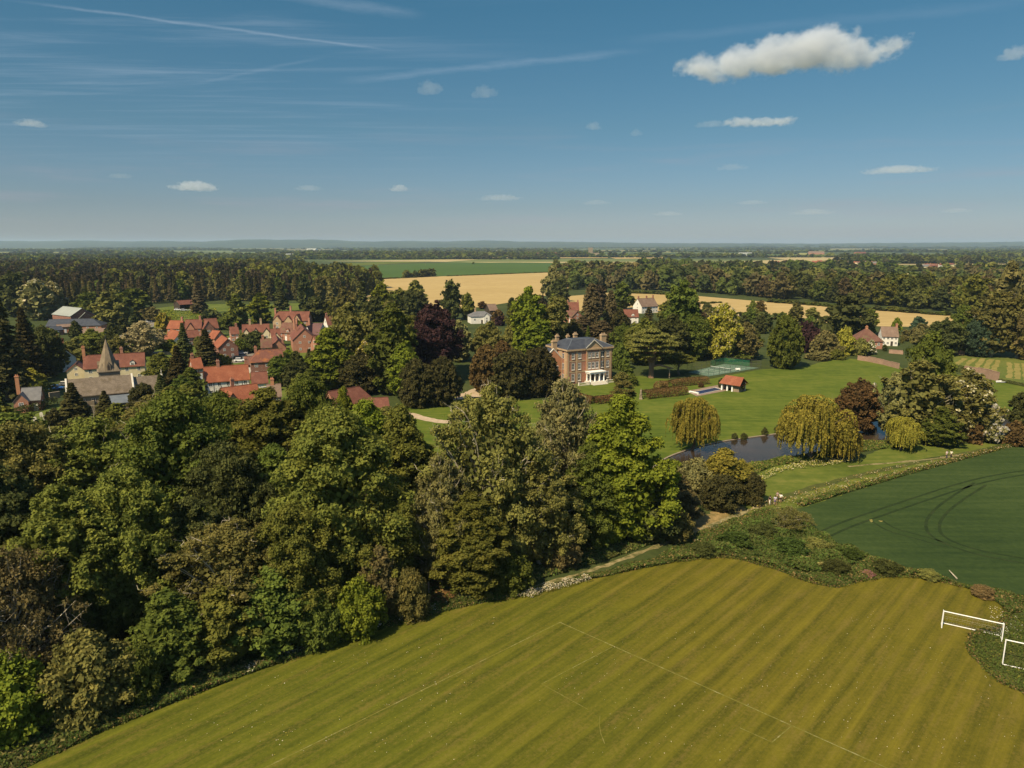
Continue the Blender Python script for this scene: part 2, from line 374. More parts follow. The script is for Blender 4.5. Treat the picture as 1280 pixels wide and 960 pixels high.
def mown(name, ang, width, dark, light, brown):
    m, nt, b = new_mat(name, 1.0, 0.08)
    v = obj_vec(nt); vr = mapping(nt, v, (1, 1, 1), (0, 0, -ang))
    sp = N(nt, 'ShaderNodeSeparateXYZ'); nt.links.new(vr, sp.inputs[0])
    wob = noise(nt, mapping(nt, vr, (0.03, 0.22, 1)), 1.0, 4, 0.6)
    y = M_(nt, 'ADD', sp.outputs['Y'], M_(nt, 'MULTIPLY', wob, 2.6))
    s1 = M_(nt, 'SINE', M_(nt, 'MULTIPLY', y, 2*math.pi/width))
    s2 = M_(nt, 'SINE', M_(nt, 'MULTIPLY', y, 2*math.pi/width*2.0))
    sub = noise(nt, mapping(nt, vr, (0.05, 1.9, 1)), 1.0, 6, 0.72)      # streaks along the mower's path
    blot = noise(nt, v, 0.22, 6, 0.7); fine = noise(nt, v, 2.4, 6, 0.8)
    wear = noise(nt, mapping(nt, v, (1, 1, 1), (0, 0, 0), (7, 3, 0)), 0.045, 4, 0.6)
    amp = M_(nt, 'MULTIPLY', M_(nt, 'ADD', M_(nt, 'MULTIPLY', s1, .40), M_(nt, 'MULTIPLY', s2, .36)), M_(nt, 'MULTIPLY', wear, 0.23))
    f = M_(nt, 'ADD', M_(nt, 'ADD', amp, M_(nt, 'MULTIPLY', sub, 0.44)), M_(nt, 'ADD', M_(nt, 'MULTIPLY', blot, 0.26), M_(nt, 'MULTIPLY', fine, 0.42)))
    c = ramp(nt, f, [(0.38, dark), (0.76, light)])
    sv = N(nt, 'ShaderNodeSeparateXYZ'); nt.links.new(v, sv.inputs[0])
    gm = N(nt, 'ShaderNodeMapRange', interpolation_type='SMOOTHSTEP'); nt.links.new(M_(nt, 'ADD', sv.outputs['X'], M_(nt, 'MULTIPLY', M_(nt, 'SUBTRACT', wear, .5), 60)), gm.inputs[0]); gm.inputs[1].default_value = -25; gm.inputs[2].default_value = 45
    c = mixc(nt, gm.outputs[0], mixc(nt, 1.0, c, (.84, .98, .95), 'MULTIPLY'), mixc(nt, 1.0, c, (1.08, 1.0, 1.0), 'MULTIPLY'))
    clip = ramp(nt, M_(nt, 'ADD', M_(nt, 'MULTIPLY', noise(nt, mapping(nt, vr, (0.12, 0.8, 1)), 1.0, 6, 0.75), 0.6), M_(nt, 'MULTIPLY', fine, 0.4)), [(0.50, (0, 0, 0)), (0.70, (1, 1, 1))])
    c = mixc(nt, M_(nt, 'MULTIPLY', clip, 0.85), c, brown)
    spk = ramp(nt, noise(nt, v, 2.2, 3, 0.85), [(0.66, (0, 0, 0)), (0.73, (1, 1, 1))])
    c = mixc(nt, M_(nt, 'MULTIPLY', spk, M_(nt, 'MULTIPLY', blot, 0.55)), c, (.20, .17, .05))
    nt.links.new(c, b.inputs['Base Color'])
    bn = N(nt, 'ShaderNodeBump'); bn.inputs['Strength'].default_value = 0.5; bn.inputs['Distance'].default_value = 0.08
    nt.links.new(fine, bn.inputs['Height']); nt.links.new(bn.outputs[0], b.inputs['Normal'])
    return m
def grass(name, a, b_, c, streak=0.0, ang=0.0, s1=0.05, s2=0.8):
    m, nt, b = new_mat(name, 1.0, 0.08)
    v = obj_vec(nt)
    n1 = noise(nt, v, s1, 5, 0.6); n2 = noise(nt, v, s2, 5, 0.72)
    n3 = noise(nt, mapping(nt, v, (0.05, 0.7, 1), (0, 0, -ang)), 1.0, 5, 0.65)
    f = M_(nt, 'ADD', M_(nt, 'ADD', M_(nt, 'MULTIPLY', n1, 0.5-streak/2), M_(nt, 'MULTIPLY', n2, 0.5-streak/2)), M_(nt, 'MULTIPLY', n3, streak))
    nt.links.new(ramp(nt, f, [(0.34, a), (0.5, b_), (0.66, c)]), b.inputs['Base Color'])
    bn = N(nt, 'ShaderNodeBump'); bn.inputs['Strength'].default_value = 0.6; bn.inputs['Distance'].default_value = 0.15
    nt.links.new(n2, bn.inputs['Height']); nt.links.new(bn.outputs[0], b.inputs['Normal'])
    return m
def water():
    m, nt, b = new_mat('pond_water', 0.12, 0.22)
    v = obj_vec(nt)
    nt.links.new(ramp(nt, noise(nt, v, 0.12, 5, 0.6), [(0.35, (.020, .016, .010)), (0.65, (.045, .030, .020))]), b.inputs['Base Color'])
    bn = N(nt, 'ShaderNodeBump'); bn.inputs['Strength'].default_value = 0.10; bn.inputs['Distance'].default_value = 0.05
    nt.links.new(noise(nt, mapping(nt, v, (1, 2.5, 1), (0, 0, 0.5)), 1.6, 4, 0.6), bn.inputs['Height']); nt.links.new(bn.outputs[0], b.inputs['Normal'])
    return m
GM = {
 'base': ground_base(),
 'pitch': mown('mown_pitch_grass', R_(47), 3.6, (.046, .050, .006), (.146, .128, .013), (.155, .110, .030)),
 'crop': grass('young_crop', (.017, .033, .010), (.032, .052, .014), (.054, .076, .022), 0.35, R_(62), 0.035, 1.1),
 'tram': grass('tramline_soil', (.013, .023, .008), (.020, .034, .010), (.036, .046, .017), 0, 0, 0.3, 2.0),
 'lawn': grass('park_lawn', (.036, .062, .008), (.082, .108, .014), (.150, .150, .028), 0.34, R_(-12), 0.045, 0.32),
 'meadow': grass('meadow_grass', (.040, .062, .010), (.088, .110, .018), (.165, .155, .036), 0.25, R_(25), 0.06, 0.4),
 'rough': grass('rough_grass', (.030, .042, .012), (.060, .070, .018), (.11, .100, .032), 0.1, 0, 0.08, 0.9),
 'garden': grass('garden_grass', (.050, .074, .014), (.090, .115, .022), (.14, .15, .035), 0.1, 0, 0.08, 0.9),
 'wheat': grass('cut_hay_field', (.26, .18, .065), (.36, .26, .11), (.46, .35, .16), 0.62, R_(12), 0.012, 0.12),
 'greenfield': grass('far_green_field', (.040, .075, .016), (.052, .092, .020), (.068, .108, .024), 0.5, R_(4), 0.006, 0.05),
 'allot': grass('cut_vineyard_grass', (.050, .080, .016), (.095, .115, .024), (.15, .145, .035), 0.1, 0, 0.06, 0.8),
 'dirt': noisy('path_dirt', [(0.38, (.07, .075, .022)), (0.5, (.17, .14, .06)), (0.68, (.30, .25, .13))], 0.7, 6, 0.95, nr=0.7),
 'drygrass': noisy('dry_grass_patch', [(0.36, (.07, .075, .022)), (0.48, (.17, .125, .045)), (0.66, (.34, .23, .10))], 0.45, 8, 0.95, nr=0.8),
 'gravel': noisy('gravel', [(0.3, (.30, .22, .14)), (0.7, (.46, .36, .25))], 0.8, 6, 0.95),
 'asphalt': noisy('village_road', [(0.3, (.14, .125, .105)), (0.7, (.22, .20, .17))], 0.4, 6, 0.9),
 'deck': noisy('brick_paving', [(0.3, (.17, .115, .085)), (0.7, (.27, .20, .15))], 1.5, 5, 0.9),
 'court': noisy('tennis_court_surface', [(0.3, (.075, .125, .085)), (0.7, (.115, .17, .12))], 0.25, 6, 0.9),
 'courtline': noisy('court_line_paint', [(0.3, (.40, .42, .38)), (0.7, (.50, .52, .47))], 1, 3, 0.9),
 'strip': grass('dry_cut_strip', (.12, .12, .03), (.20, .17, .05), (.28, .22, .075), .2, 0, .2, 1.2),
 'chalk': noisy('faded_line_paint', [(0.48, (.13, .12, .018)), (0.72, (.28, .26, .12))], 0.9, 6, 0.95, nr=0.75),
 'pool': noisy('pool_cover', [(0.3, (.010, .022, .075)), (0.7, (.016, .032, .10))], 0.5, 3, 0.25, spec=0.5),
 'water': water(),
 'hill': noisy('wooded_hills', [(0.35, (.010, .018, .008)), (0.5, (.022, .032, .012)), (0.60, (.045, .058, .020)), (0.72, (.15, .13, .06))], 0.0016, 8, 1.0, (1, 3, 1), nr=0.7),
 'kerb': MT['pale_stone'],
}
# ------------------------------------------------------------------ trees: leaf clumps spread through a crown, tapered limbs under it
DOME = [(0, .50), (.12, .80), (.35, 1.0), (.55, .97), (.75, .78), (.9, .48), (1, .08)]
EGG = [(0, .62), (.15, .92), (.3, 1.0), (.5, .86), (.7, .60), (.87, .34), (1, .05)]
TALL = [(0, .6), (.2, .9), (.5, 1.0), (.75, .82), (.9, .5), (1, .1)]
CONE = [(0, .92), (.1, 1.0), (.3, .8), (.55, .52), (.8, .24), (1, .02)]
COLM = [(0, .6), (.2, .95), (.5, 1.0), (.8, .7), (1, .1)]
BALL = [(0, .72), (.2, .95), (.4, 1.0), (.65, .88), (.85, .58), (1, .12)]
def prof(p, t): return np.interp(t, [a for a, _ in p], [b for _, b in p])

def lobes(rng, H, R, z0, p, n, lo, hi, inner=0.5, rag=0.22):
    t = rng.random(n*4); az = rng.random(n*4)*2*np.pi
    keep = rng.random(n*4) < (0.25+0.75*prof(p, t)); t = t[keep][:n]; az = az[keep][:n]
    ph = rng.random(6)*6.28
    env = 1 + rag*(np.sin(2*az+ph[0]+3*t)*.5+np.sin(3*az+ph[1]-4*t)*.35+np.sin(5*az+ph[2]+7*t)*.3)
    r = R*prof(p, t)*env; lr = R*rng.uniform(lo, hi, len(t))
    rr = np.maximum(r-lr*0.7, 0)*(1-inner*rng.random(len(t))**2.2)
    z = z0+t*(H-z0); z = np.minimum(z, H-lr*0.6)
    return np.stack([rr*np.cos(az), rr*np.sin(az), z], 1), lr
def crown_lobed(rng, H, R, z0, p, nl, lo, hi, leaf, n, flat=0.8, up=0.45, inner=0.5, rag=0.22, fill=0.16, rnd=.55):
    C, lr = lobes(rng, H, R, z0, p, nl, lo, hi, inner, rag)
    lt = rng.random(len(C))
    idx = rng.choice(len(C), n, p=(lr**2)/(lr**2).sum())
    ns = 16; sd = rng.normal(size=(len(C), ns, 3)); sd[:, :, 2] += up; sd = nrm(sd)
    el = rng.uniform(.75, 1.3, (len(C), 3))*np.array([1, 1, flat]); sub = C[:, None, :]+sd*lr[:, None, None]*el[:, None, :]*rng.uniform(.55, 1.08, (len(C), ns, 1))
    si = rng.integers(0, ns, n); d = sd[idx, si]
    P = sub[idx, si]+rng.normal(size=(n, 3))*(lr[idx]*.24)[:, None]*np.array([1, 1, .8])
    out = nrm(d*.8 + np.array([0, -0, .45]) + rnd*rng.normal(size=(n, 3)))
    S = leaf*rng.uniform(.6, 1.35, n)
    lt2 = rng.random((len(C), ns)); tone = np.clip(0.5+0.4*(lt[idx]-.5)+.35*(lt2[idx, si]-.5)+0.6*(rng.random(n)-.5), 0, 1)
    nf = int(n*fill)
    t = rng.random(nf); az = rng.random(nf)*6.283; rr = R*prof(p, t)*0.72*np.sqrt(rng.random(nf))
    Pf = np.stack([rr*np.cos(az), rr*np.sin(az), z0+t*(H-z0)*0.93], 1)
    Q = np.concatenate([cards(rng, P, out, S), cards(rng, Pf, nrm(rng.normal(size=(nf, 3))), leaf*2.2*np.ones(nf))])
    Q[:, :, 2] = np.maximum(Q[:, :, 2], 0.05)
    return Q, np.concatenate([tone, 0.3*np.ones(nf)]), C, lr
def crown_willow(rng, H, R, z0, leaf, n, ns):
    C, lr = lobes(rng, H, R, H*0.42, DOME, 40, .12, .27, .7, .42)
    idx = rng.integers(0, len(C), n//3); d = rng.normal(size=(n//3, 3)); d[:, 2] += .6; d = nrm(d)
    P = C[idx]+d*(lr[idx]*.95)[:, None]; A = cards(rng, P, nrm(d+.8*rng.normal(size=d.shape)), leaf*rng.uniform(.6, 1.2, len(P)))
    si = rng.integers(0, len(C), ns); k = max(4, (2*n//3)//ns)
    az = rng.random(ns)*6.283; start = C[si]+np.stack([np.cos(az), np.sin(az), 0.2*np.ones(ns)], 1)*(lr[si])[:, None]
    radial = nrm(start*np.array([1, 1, 0])+1e-3)
    L = (start[:, 2]-z0*rng.uniform(.2, 2.5, ns))*rng.uniform(.55, 1.0, ns)
    u = (np.arange(k)+rng.random((ns, k)))/k
    Q = start[:, None, :]+radial[:, None, :]*(R*.12*np.sqrt(u))[:, :, None]
    Q[:, :, 2] -= L[:, None]*u*rng.uniform(.5, 1.0, (ns, 1))
    Q += rng.normal(size=Q.shape)*leaf*.35; Q = Q.reshape(-1, 3)
    no = nrm(np.repeat(radial, k, 0)+.7*rng.normal(size=Q.shape))
    B = cards(rng, Q, no, leaf*rng.uniform(.6, 1.2, len(Q)), asp=2.2, down=(0, 0, -1))
    tone = np.concatenate([rng.random(len(A))*.6+.35, np.clip(np.repeat(rng.random(ns), k)*.7+.3*rng.random(len(B)), 0, 1)])
    return np.concatenate([A, B]), tone, C, lr
def crown_conifer(rng, H, R, z0, p, leaf, n, tiers, droop=.28):
    lv = rng.integers(0, tiers, n); nb = 9
    br = rng.integers(0, nb, n); ph = rng.random(tiers)*6.28
    jit = rng.normal(size=(tiers, nb))*.25; jl = rng.uniform(.72, 1.12, (tiers, nb))
    t = (lv+.5)/tiers*0.97; az = ph[lv]+br*6.283/nb+jit[lv, br]+rng.normal(size=n)*.16
    u = rng.random(n)**.6; r = R*prof(p, t)*jl[lv, br]*u
    z = z0+t*(H-z0)-droop*r*u+rng.normal(size=n)*leaf*.3+.10*(H-z0)/tiers
    P = np.stack([r*np.cos(az), r*np.sin(az), z], 1)
    no = nrm(np.stack([.45*np.cos(az), .45*np.sin(az), np.ones(n)], 1)+.55*rng.normal(size=(n, 3)))
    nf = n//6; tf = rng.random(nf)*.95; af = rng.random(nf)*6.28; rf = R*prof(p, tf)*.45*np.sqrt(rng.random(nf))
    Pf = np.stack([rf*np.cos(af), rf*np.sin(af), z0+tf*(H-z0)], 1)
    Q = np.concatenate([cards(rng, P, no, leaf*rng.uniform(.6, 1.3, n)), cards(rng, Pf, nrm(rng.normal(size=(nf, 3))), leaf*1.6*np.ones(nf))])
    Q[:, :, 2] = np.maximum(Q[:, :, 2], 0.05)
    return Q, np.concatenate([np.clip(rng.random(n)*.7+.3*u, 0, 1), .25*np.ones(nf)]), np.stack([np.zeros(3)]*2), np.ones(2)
def limbs(rng, H, z0, C, lr, r0, k, bark, twig=0, lean=0.0, trunk_top=.72, beyond=1.0, sides=6):
    mb = MB(); top = H*trunk_top
    tp = [Vector((lean*H*.02*math.sin(i*1.7), lean*H*.02*math.cos(i*2.3), top*i/5)) for i in range(6)]
    mb.tube(tp, [r0*(1.25 if i == 0 else 1-.14*i) for i in range(6)], 8)
    if len(C) > 2 and k:
        sel = rng.choice(len(C), min(k, len(C)), replace=False)
        for i in sel:
            e = Vector(C[i])*1.0; e = Vector((e.x*beyond, e.y*beyond, e.z*(1+(beyond-1)*.4)))
            sz = min(top*.95, max(H*.12, e.z*rng.uniform(.35, .75))); s = Vector((0, 0, sz))
            m1 = s.lerp(e, .35)+Vector((0, 0, -(e-s).length*.05)); m2 = s.lerp(e, .7)+Vector(rng.normal(size=3)*.35)
            rr = r0*rng.uniform(.22, .42)
            mb.tube([s, m1, m2, e], [rr, rr*.7, rr*.42, rr*.14], sides if sides < 5 else 5, cap=False)
            for q in range(twig):
                a = m1.lerp(e, rng.random()); dd = Vector(nrm(rng.normal(size=3)+np.array([0, 0, .35]))); ln = lr[i]*rng.uniform(.8, 1.9)
                b = a+dd*ln*.55+Vector(rng.normal(size=3)*.25); c = a+dd*ln+Vector((0, 0, ln*.12))+Vector(rng.normal(size=3)*.3)
                mb.tube([a, b, c], [rr*.24, rr*.15, rr*.05], 3, cap=False)
    return mb

SPEC = {}   # kind -> builder(rng, lod) -> (crown mesh, trunk mesh, height, radius, extras)
def q(lod, a, b, c): return (a, b, c)[lod]
def P_broad(rng, lod, p=DOME, z0=.10, H=20, R=8, nl=(210, 130, 44), n=(80000, 20000, 3000), leaf=(.19, .38, .85), lo=.085, hi=.19, k=(22, 10, 4), rag=.26, **kw):
    Q, tone, C, lr = crown_lobed(rng, H, R, z0*H, p, nl[lod], lo*(1, 1.05, 1.3)[lod], hi*(1, 1.05, 1.25)[lod], leaf[lod], n[lod], rag=rag, **kw)
    return Q, tone, limbs(rng, H, z0, C, lr, .42 if R > 5 else .2, k[lod], None), H, R, C, lr
def P_ash(rng, lod):
    H, R = 20, 7.5
    Q, tone, C, lr = crown_lobed(rng, H, R, 2.0, TALL, q(lod, 190, 100, 40), .07, .15, q(lod, .17, .36, .8), q(lod, 42000, 13000, 2200), inner=.65, rag=.32, fill=.12, flat=.75)
    return Q, tone, limbs(rng, H, .1, C, lr, .40, q(lod, 70, 30, 8), None, twig=q(lod, 6, 3, 0), lean=1.5, trunk_top=.8, beyond=1.16), H, R, C, lr
def P_bare(rng, lod):
    H, R = 14, 7.5
    Q, tone, C, lr = crown_lobed(rng, H, R, 1.0, DOME, q(lod, 150, 90, 36), .08, .16, q(lod, .14, .28, .7), q(lod, 20000, 12000, 1800), inner=.7, rag=.3, fill=.15)
    return Q, tone, limbs(rng, H, .1, C, lr, .34, q(lod, 85, 55, 10), None, twig=q(lod, 7, 4, 0), lean=1, trunk_top=.75, beyond=1.12), H, R, C, lr
def P_willow(rng, lod):
    H, R = 14, 7.5
    Q, tone, C, lr = crown_willow(rng, H, R, 1.0, q(lod, .17, .22, .7), q(lod, 44000, 34000, 2000), q(lod, 820, 760, 100))
    return Q, tone, limbs(rng, H, .1, C, lr, .5, 26, None, twig=3, lean=1.5, beyond=1.05), H, R, C, lr
def P_conifer(rng, lod, p=CONE, H=22, R=4.4, tiers=(24, 20, 12), n=(30000, 13000, 1500), leaf=(.28, .42, .95), z0=.08, droop=.28):
    Q, tone, C, lr = crown_conifer(rng, H, R, z0*H, p, leaf[lod], n[lod], tiers[lod], droop)
    return Q, tone, limbs(rng, H, z0, C, lr, .32, 0, None, trunk_top=.9), H, R, C, lr
def P_pine(rng, lod):
    H, R = 24, 5.5
    n = q(lod, 22000, 12000, 1500)
    Q, tone, C, lr = crown_lobed(rng, H, R, H*.42, DOME, q(lod, 34, 28, 16), .18, .32, q(lod, .25, .36, .9), n, flat=.5, inner=.8, rag=.35, fill=.06)
    mb = limbs(rng, H, .4, C, lr, .38, 18, None, trunk_top=.86, lean=1.2)
    return Q, tone, mb, H, R, C, lr
def P_cedar(rng, lod):
    H, R = 20, 9.5; C = []; lr = []
    for zf, rf, k in ((.52, .55, 4), (.62, .85, 8), (.72, 1.0, 10), (.82, .85, 9), (.92, .5, 6), (.98, .2, 3)):
        for i in range(k):
            a = 6.283*(i+rng.random()*.7)/k; r = R*rf*rng.uniform(.45, .85); C.append((r*math.cos(a), r*math.sin(a), H*zf+rng.normal()*.4)); lr.append(R*rng.uniform(.22, .36))
    C = np.array(C); lr = np.array(lr); n = q(lod, 36000, 22000, 2500); leaf = q(lod, .22, .32, .8)
    idx = rng.integers(0, len(C), n); d = rng.normal(size=(n, 3)); d[:, 2] = np.abs(d[:, 2]); d = nrm(d)
    Pp = C[idx]+d*(lr[idx]*np.sqrt(rng.random(n)))[:, None]*np.array([1, 1, .28])
    Q = cards(rng, Pp, nrm(np.array([0, 0, 1.2])+.7*rng.normal(size=(n, 3))), leaf*rng.uniform(.6, 1.3, n))
    return Q, rng.random(n), limbs(rng, H, .35, C, lr, .55, 30, None, lean=1.0, trunk_top=.9), H, R, C, lr
SPEC['oak'] = lambda r, l: P_broad(r, l, z0=.06)
SPEC['maple'] = lambda r, l: P_broad(r, l, p=EGG, z0=.07, R=7, lo=.09, hi=.18, flat=.6, leaf=(.21, .40, .85))
SPEC['round'] = lambda r, l: P_broad(r, l, p=BALL, z0=.04, H=14, R=8, nl=(260, 170, 50), lo=.07, hi=.14, rag=.10, inner=.25, leaf=(.22, .40, .8))
SPEC['tall'] = lambda r, l: P_broad(r, l, p=TALL, z0=.06, H=22, R=6)
SPEC['bush'] = lambda r, l: P_broad(r, l, p=BALL, z0=.02, H=5, R=3.4, nl=(80, 50, 16), n=(17000, 5500, 800), leaf=(.15, .28, .62), lo=.12, hi=.26, k=(6, 4, 0), rag=.14)
SPEC['sapling'] = lambda r, l: P_broad(r, l, p=EGG, z0=.10, H=9, R=3.4, nl=(80, 50, 16), n=(20000, 7000, 900), leaf=(.17, .30, .65), lo=.11, hi=.24, k=(8, 5, 0))
SPEC['ash'] = P_ash; SPEC['bare'] = P_bare; SPEC['willow'] = P_willow
SPEC['conifer'] = lambda r, l: P_conifer(r, l)
SPEC['redwood'] = lambda r, l: P_conifer(r, l, p=TALL, R=5, H=26, tiers=(26, 22, 12), leaf=(.30, .46, .95), droop=.35)
SPEC['column'] = lambda r, l: P_broad(r, l, p=COLM, z0=.02, H=18, R=2.6, nl=(100, 60, 18), n=(18000, 6000, 800), lo=.18, hi=.34, k=(4, 2, 0))
SPEC['pine'] = P_pine; SPEC['cedar'] = P_cedar
VARIANTS = {0: 3, 1: 3, 2: 3}
PROTO = {}
def proto(kind, lod, i):
    key = (kind, lod, i)
    if key not in PROTO:
        rng = np.random.default_rng(abs(hash_(kind))*7+lod*31+i*101)
        Q, tone, mb, H, R, C, lr = SPEC[kind](rng, lod)
        crown = quads_mesh(kind+'_crown', Q, tone, LEAF['oak'])
        tm = mb.mesh(kind+'_trunk', BARK)
        # blossom candles on the outer face of the clumps
        nb = (2600, 1100, 260)[lod]; idx = rng.integers(0, len(C), nb); d = rng.normal(size=(nb, 3)); d[:, 2] += .8; d = nrm(d)
        bl = None
        if kind in ('oak', 'tall', 'bush', 'sapling', 'round', 'maple'):
            B = cards(rng, C[idx]+d*(lr[idx]*1.10)[:, None], nrm(d+.4*rng.normal(size=d.shape)), (.22, .42, .8)[lod]*rng.uniform(.6, 1.3, nb))
            bl = quads_mesh(kind+'_blossom', B, rng.random(nb), LEAF['blossom'])
        PROTO[key] = (crown, tm, bl, H, R)
    return PROTO[key]
def hash_(s):
    h = 7
    for c in s: h = (h*131+ord(c)) % 1000003
    return h
NAMES = {'oak': 'oak_tree', 'maple': 'maple_tree', 'round': 'round_tree', 'tall': 'lime_tree', 'bush': 'shrub', 'sapling': 'young_tree',
         'ash': 'ash_tree', 'bare': 'ash_tree', 'willow': 'willow_tree', 'conifer': 'conifer_tree', 'redwood': 'redwood_tree', 'column': 'cypress_tree',
         'pine': 'pine_tree', 'cedar': 'cedar_tree'}
CNT = {}
trng = random.Random(11)
TREES = []
def put_tree(kind, x, y, H, R, colr, label, cat=None, group=None, name=None, bloom=None, bark=None, lod=None, rz=None):
    d = math.hypot(x, y)
    if lod is None: lod = 0 if d < 150 else (1 if d < 360 else 2)
    i = CNT.get((kind, lod), 0); CNT[(kind, lod)] = i+1
    crown, tm, bl, H0, R0 = proto(kind, lod, i % VARIANTS[lod])
    nm = name or NAMES[kind]
    root = empty(nm, (x, y, 0), trng.random()*6.283 if rz is None else rz)
    tag(root, label, cat or ('shrub' if kind == 'bush' else 'tree'), group)
    s = (R/R0, R/R0, H/H0)
    for nme, me, mm in (('trunk', tm, bark or (PALEBARK if kind in ('ash', 'bare') else BARK)), ('crown', crown, LEAF[colr]), ('blossom', bl if bloom else None, LEAF[bloom] if bloom else None)):
        if me is None: continue
        o = bpy.data.objects.new(nme, me); col.objects.link(o); o.parent = root; o.scale = s
        o.material_slots[0].link = 'OBJECT'; o.material_slots[0].material = mm
    TREES.append((x, y, R))
    return root
def tree(kind, px, top, base, width, colr, label, **kw):
    g = G(px, base); H = zat(top, g.y)
    R = width/2/F_PX*depth(g.y, H*.5)
    if kind in ('bush', 'sapling') and g.y < 118 and px < 830: R *= 1.22; H *= .92
    if g.y < 118 and kind != 'bush' and px < 830:            # the base given is where the skirt of the crown meets the ground
        g = g + g.normalized()*(R*.55); H = zat(top, g.y)*(.92 if kind == 'sapling' else 1)
    if kind in ('oak', 'round', 'maple', 'tall', 'ash', 'bare'): R *= 1.06
    dbg.append((label[:40], round(g.y), round(H, 1), round(R, 1)))
    return put_tree(kind, g.x, g.y, max(H, 1.0)*1.02, R, colr, label, **kw)
dbg = []
# ------------------------------------------------------------------ the ground and what lies flush with it
def smooth_poly(pts, k=5, closed=True):
    out = []; n = len(pts)
    rng_ = range(n if closed else n-1)
    for i in rng_:
        p0, p1, p2, p3 = (pts[(i-1) % n], pts[i], pts[(i+1) % n], pts[(i+2) % n]) if closed else (pts[max(i-1, 0)], pts[i], pts[i+1], pts[min(i+2, n-1)])
        for j in range(k):
            t = j/k
            out.append(tuple(0.5*((2*p1[c])+(-p0[c]+p2[c])*t+(2*p0[c]-5*p1[c]+4*p2[c]-p3[c])*t*t+(-p0[c]+3*p1[c]-3*p2[c]+p3[c])*t**3) for c in (0, 1)))
    if not closed: out.append(tuple(pts[-1][:2]))
    return out
def W(pts): return [tuple(G(*p)[:2]) for p in pts]
def sheet(name, pts, z, m, jag=0.0, seed=1, kind='structure'):
    """a flat sheet over a world outline; uneven edge where jag > 0"""
    if jag:
        r = random.Random(seed); o = []
        for i, a in enumerate(pts):
            b = pts[(i+1) % len(pts)]; L = math.hypot(b[0]-a[0], b[1]-a[1]); k = max(1, min(40, int(L/1.1)))
            for j in range(k):
                t = j/k; o.append((a[0]+(b[0]-a[0])*t+r.uniform(-jag, jag), a[1]+(b[1]-a[1])*t+r.uniform(-jag, jag)))
        pts = o
    bm = bmesh.new(); vs = [bm.verts.new((x, y, z)) for x, y in pts]; f = bm.faces.new(vs)
    bm.normal_update()
    if f.normal.z < 0: f.normal_flip()
    bmesh.ops.triangulate(bm, faces=[f], ngon_method='EAR_CLIP')
    me = bpy.data.meshes.new(name); bm.to_mesh(me); bm.free(); me.materials.append(m)
    return tag(link(name, me), kind=kind)
def ribbon(name, line, width, z, m, jag=0.0, seed=3, kind='structure'):
    r = random.Random(seed); L = []; Rr = []
    n = len(line)
    for i, p in enumerate(line):
        a = line[max(i-1, 0)]; b = line[min(i+1, n-1)]; d = math.hypot(b[0]-a[0], b[1]-a[1]) or 1
        nx, ny = -(b[1]-a[1])/d, (b[0]-a[0])/d
        w = width[min(i, len(width)-1)] if isinstance(width, (list, tuple)) else width
        L.append((p[0]+nx*(w/2+r.uniform(-jag, jag)), p[1]+ny*(w/2+r.uniform(-jag, jag)))); Rr.append((p[0]-nx*(w/2+r.uniform(-jag, jag)), p[1]-ny*(w/2+r.uniform(-jag, jag))))
    me = bpy.data.meshes.new(name)
    me.from_pydata([(x, y, z) for x, y in L+Rr], [], [(i, i+n, i+n+1, i+1) for i in range(n-1)])
    me.materials.append(m); me.update()
    return tag(link(name, me), kind=kind)
def inside(P, poly):
    """which of the points P (n,2) lie in the outline"""
    x, y = P[:, 0], P[:, 1]; c = np.zeros(len(P), bool); n = len(poly)
    for i in range(n):
        x1, y1 = poly[i]; x2, y2 = poly[(i+1) % n]
        if y1 == y2: continue
        s = ((y1 > y) != (y2 > y)) & (x < (x2-x1)*(y-y1)/(y2-y1)+x1); c ^= s
    return c
def scatter(rng, poly, n):
    a = np.array(poly); lo, hi = a.min(0), a.max(0); out = np.zeros((0, 2))
    while len(out) < n:
        p = rng.uniform(lo, hi, (n*2, 2)); out = np.concatenate([out, p[inside(p, poly)]])
    return out[:n]

gb = MB(); gb._add([(-16000, -300, 0), (16000, -300, 0), (16000, 15800, 0), (-16000, 15800, 0)], [(0, 1, 2, 3)])
tag(gb.build('ground', GM['base']), kind='structure')

# distant hills: one ridge on the left, a lower one in the centre, low swells to the right
def hills():
    nx, ny = 260, 16; V = []; Fc = []
    for j in range(ny):
        t = j/(ny-1); Y = 9500+t*5600
        for i in range(nx):
            u = i/(nx-1); X = (-0.86+1.72*u)*Y
            px = 640+X/Y*F_PX
            crest = np.interp(px, [-150, 60, 200, 330, 440, 560, 620, 700, 800, 1000, 1130, 1280, 1450], [100, 112, 118, 138, 122, 122, 116, 100, 78, 66, 80, 104, 90])
            if px < 640: crest += 12*math.sin(px*.021)+7*math.sin(px*.063+1)
            crest += 2.5*math.sin(px*.21)
            s = math.sin(min(t*1.15, 1)*math.pi/2)**1.6
            z = crest*s*(1.0 if t < .87 else 0.97) + 5*math.sin(X*.0021+Y*.003)*s - 0.5*(1-s)
            V.append((X, Y, z))
    for j in range(ny-1):
        for i in range(nx-1): Fc.append((j*nx+i, j*nx+i+1, (j+1)*nx+i+1, (j+1)*nx+i))
    me = bpy.data.meshes.new('hills'); me.from_pydata(V, [], Fc); me.materials.append(GM['hill']); me.shade_smooth()
    tag(link('hills', me), kind='structure')
hills()

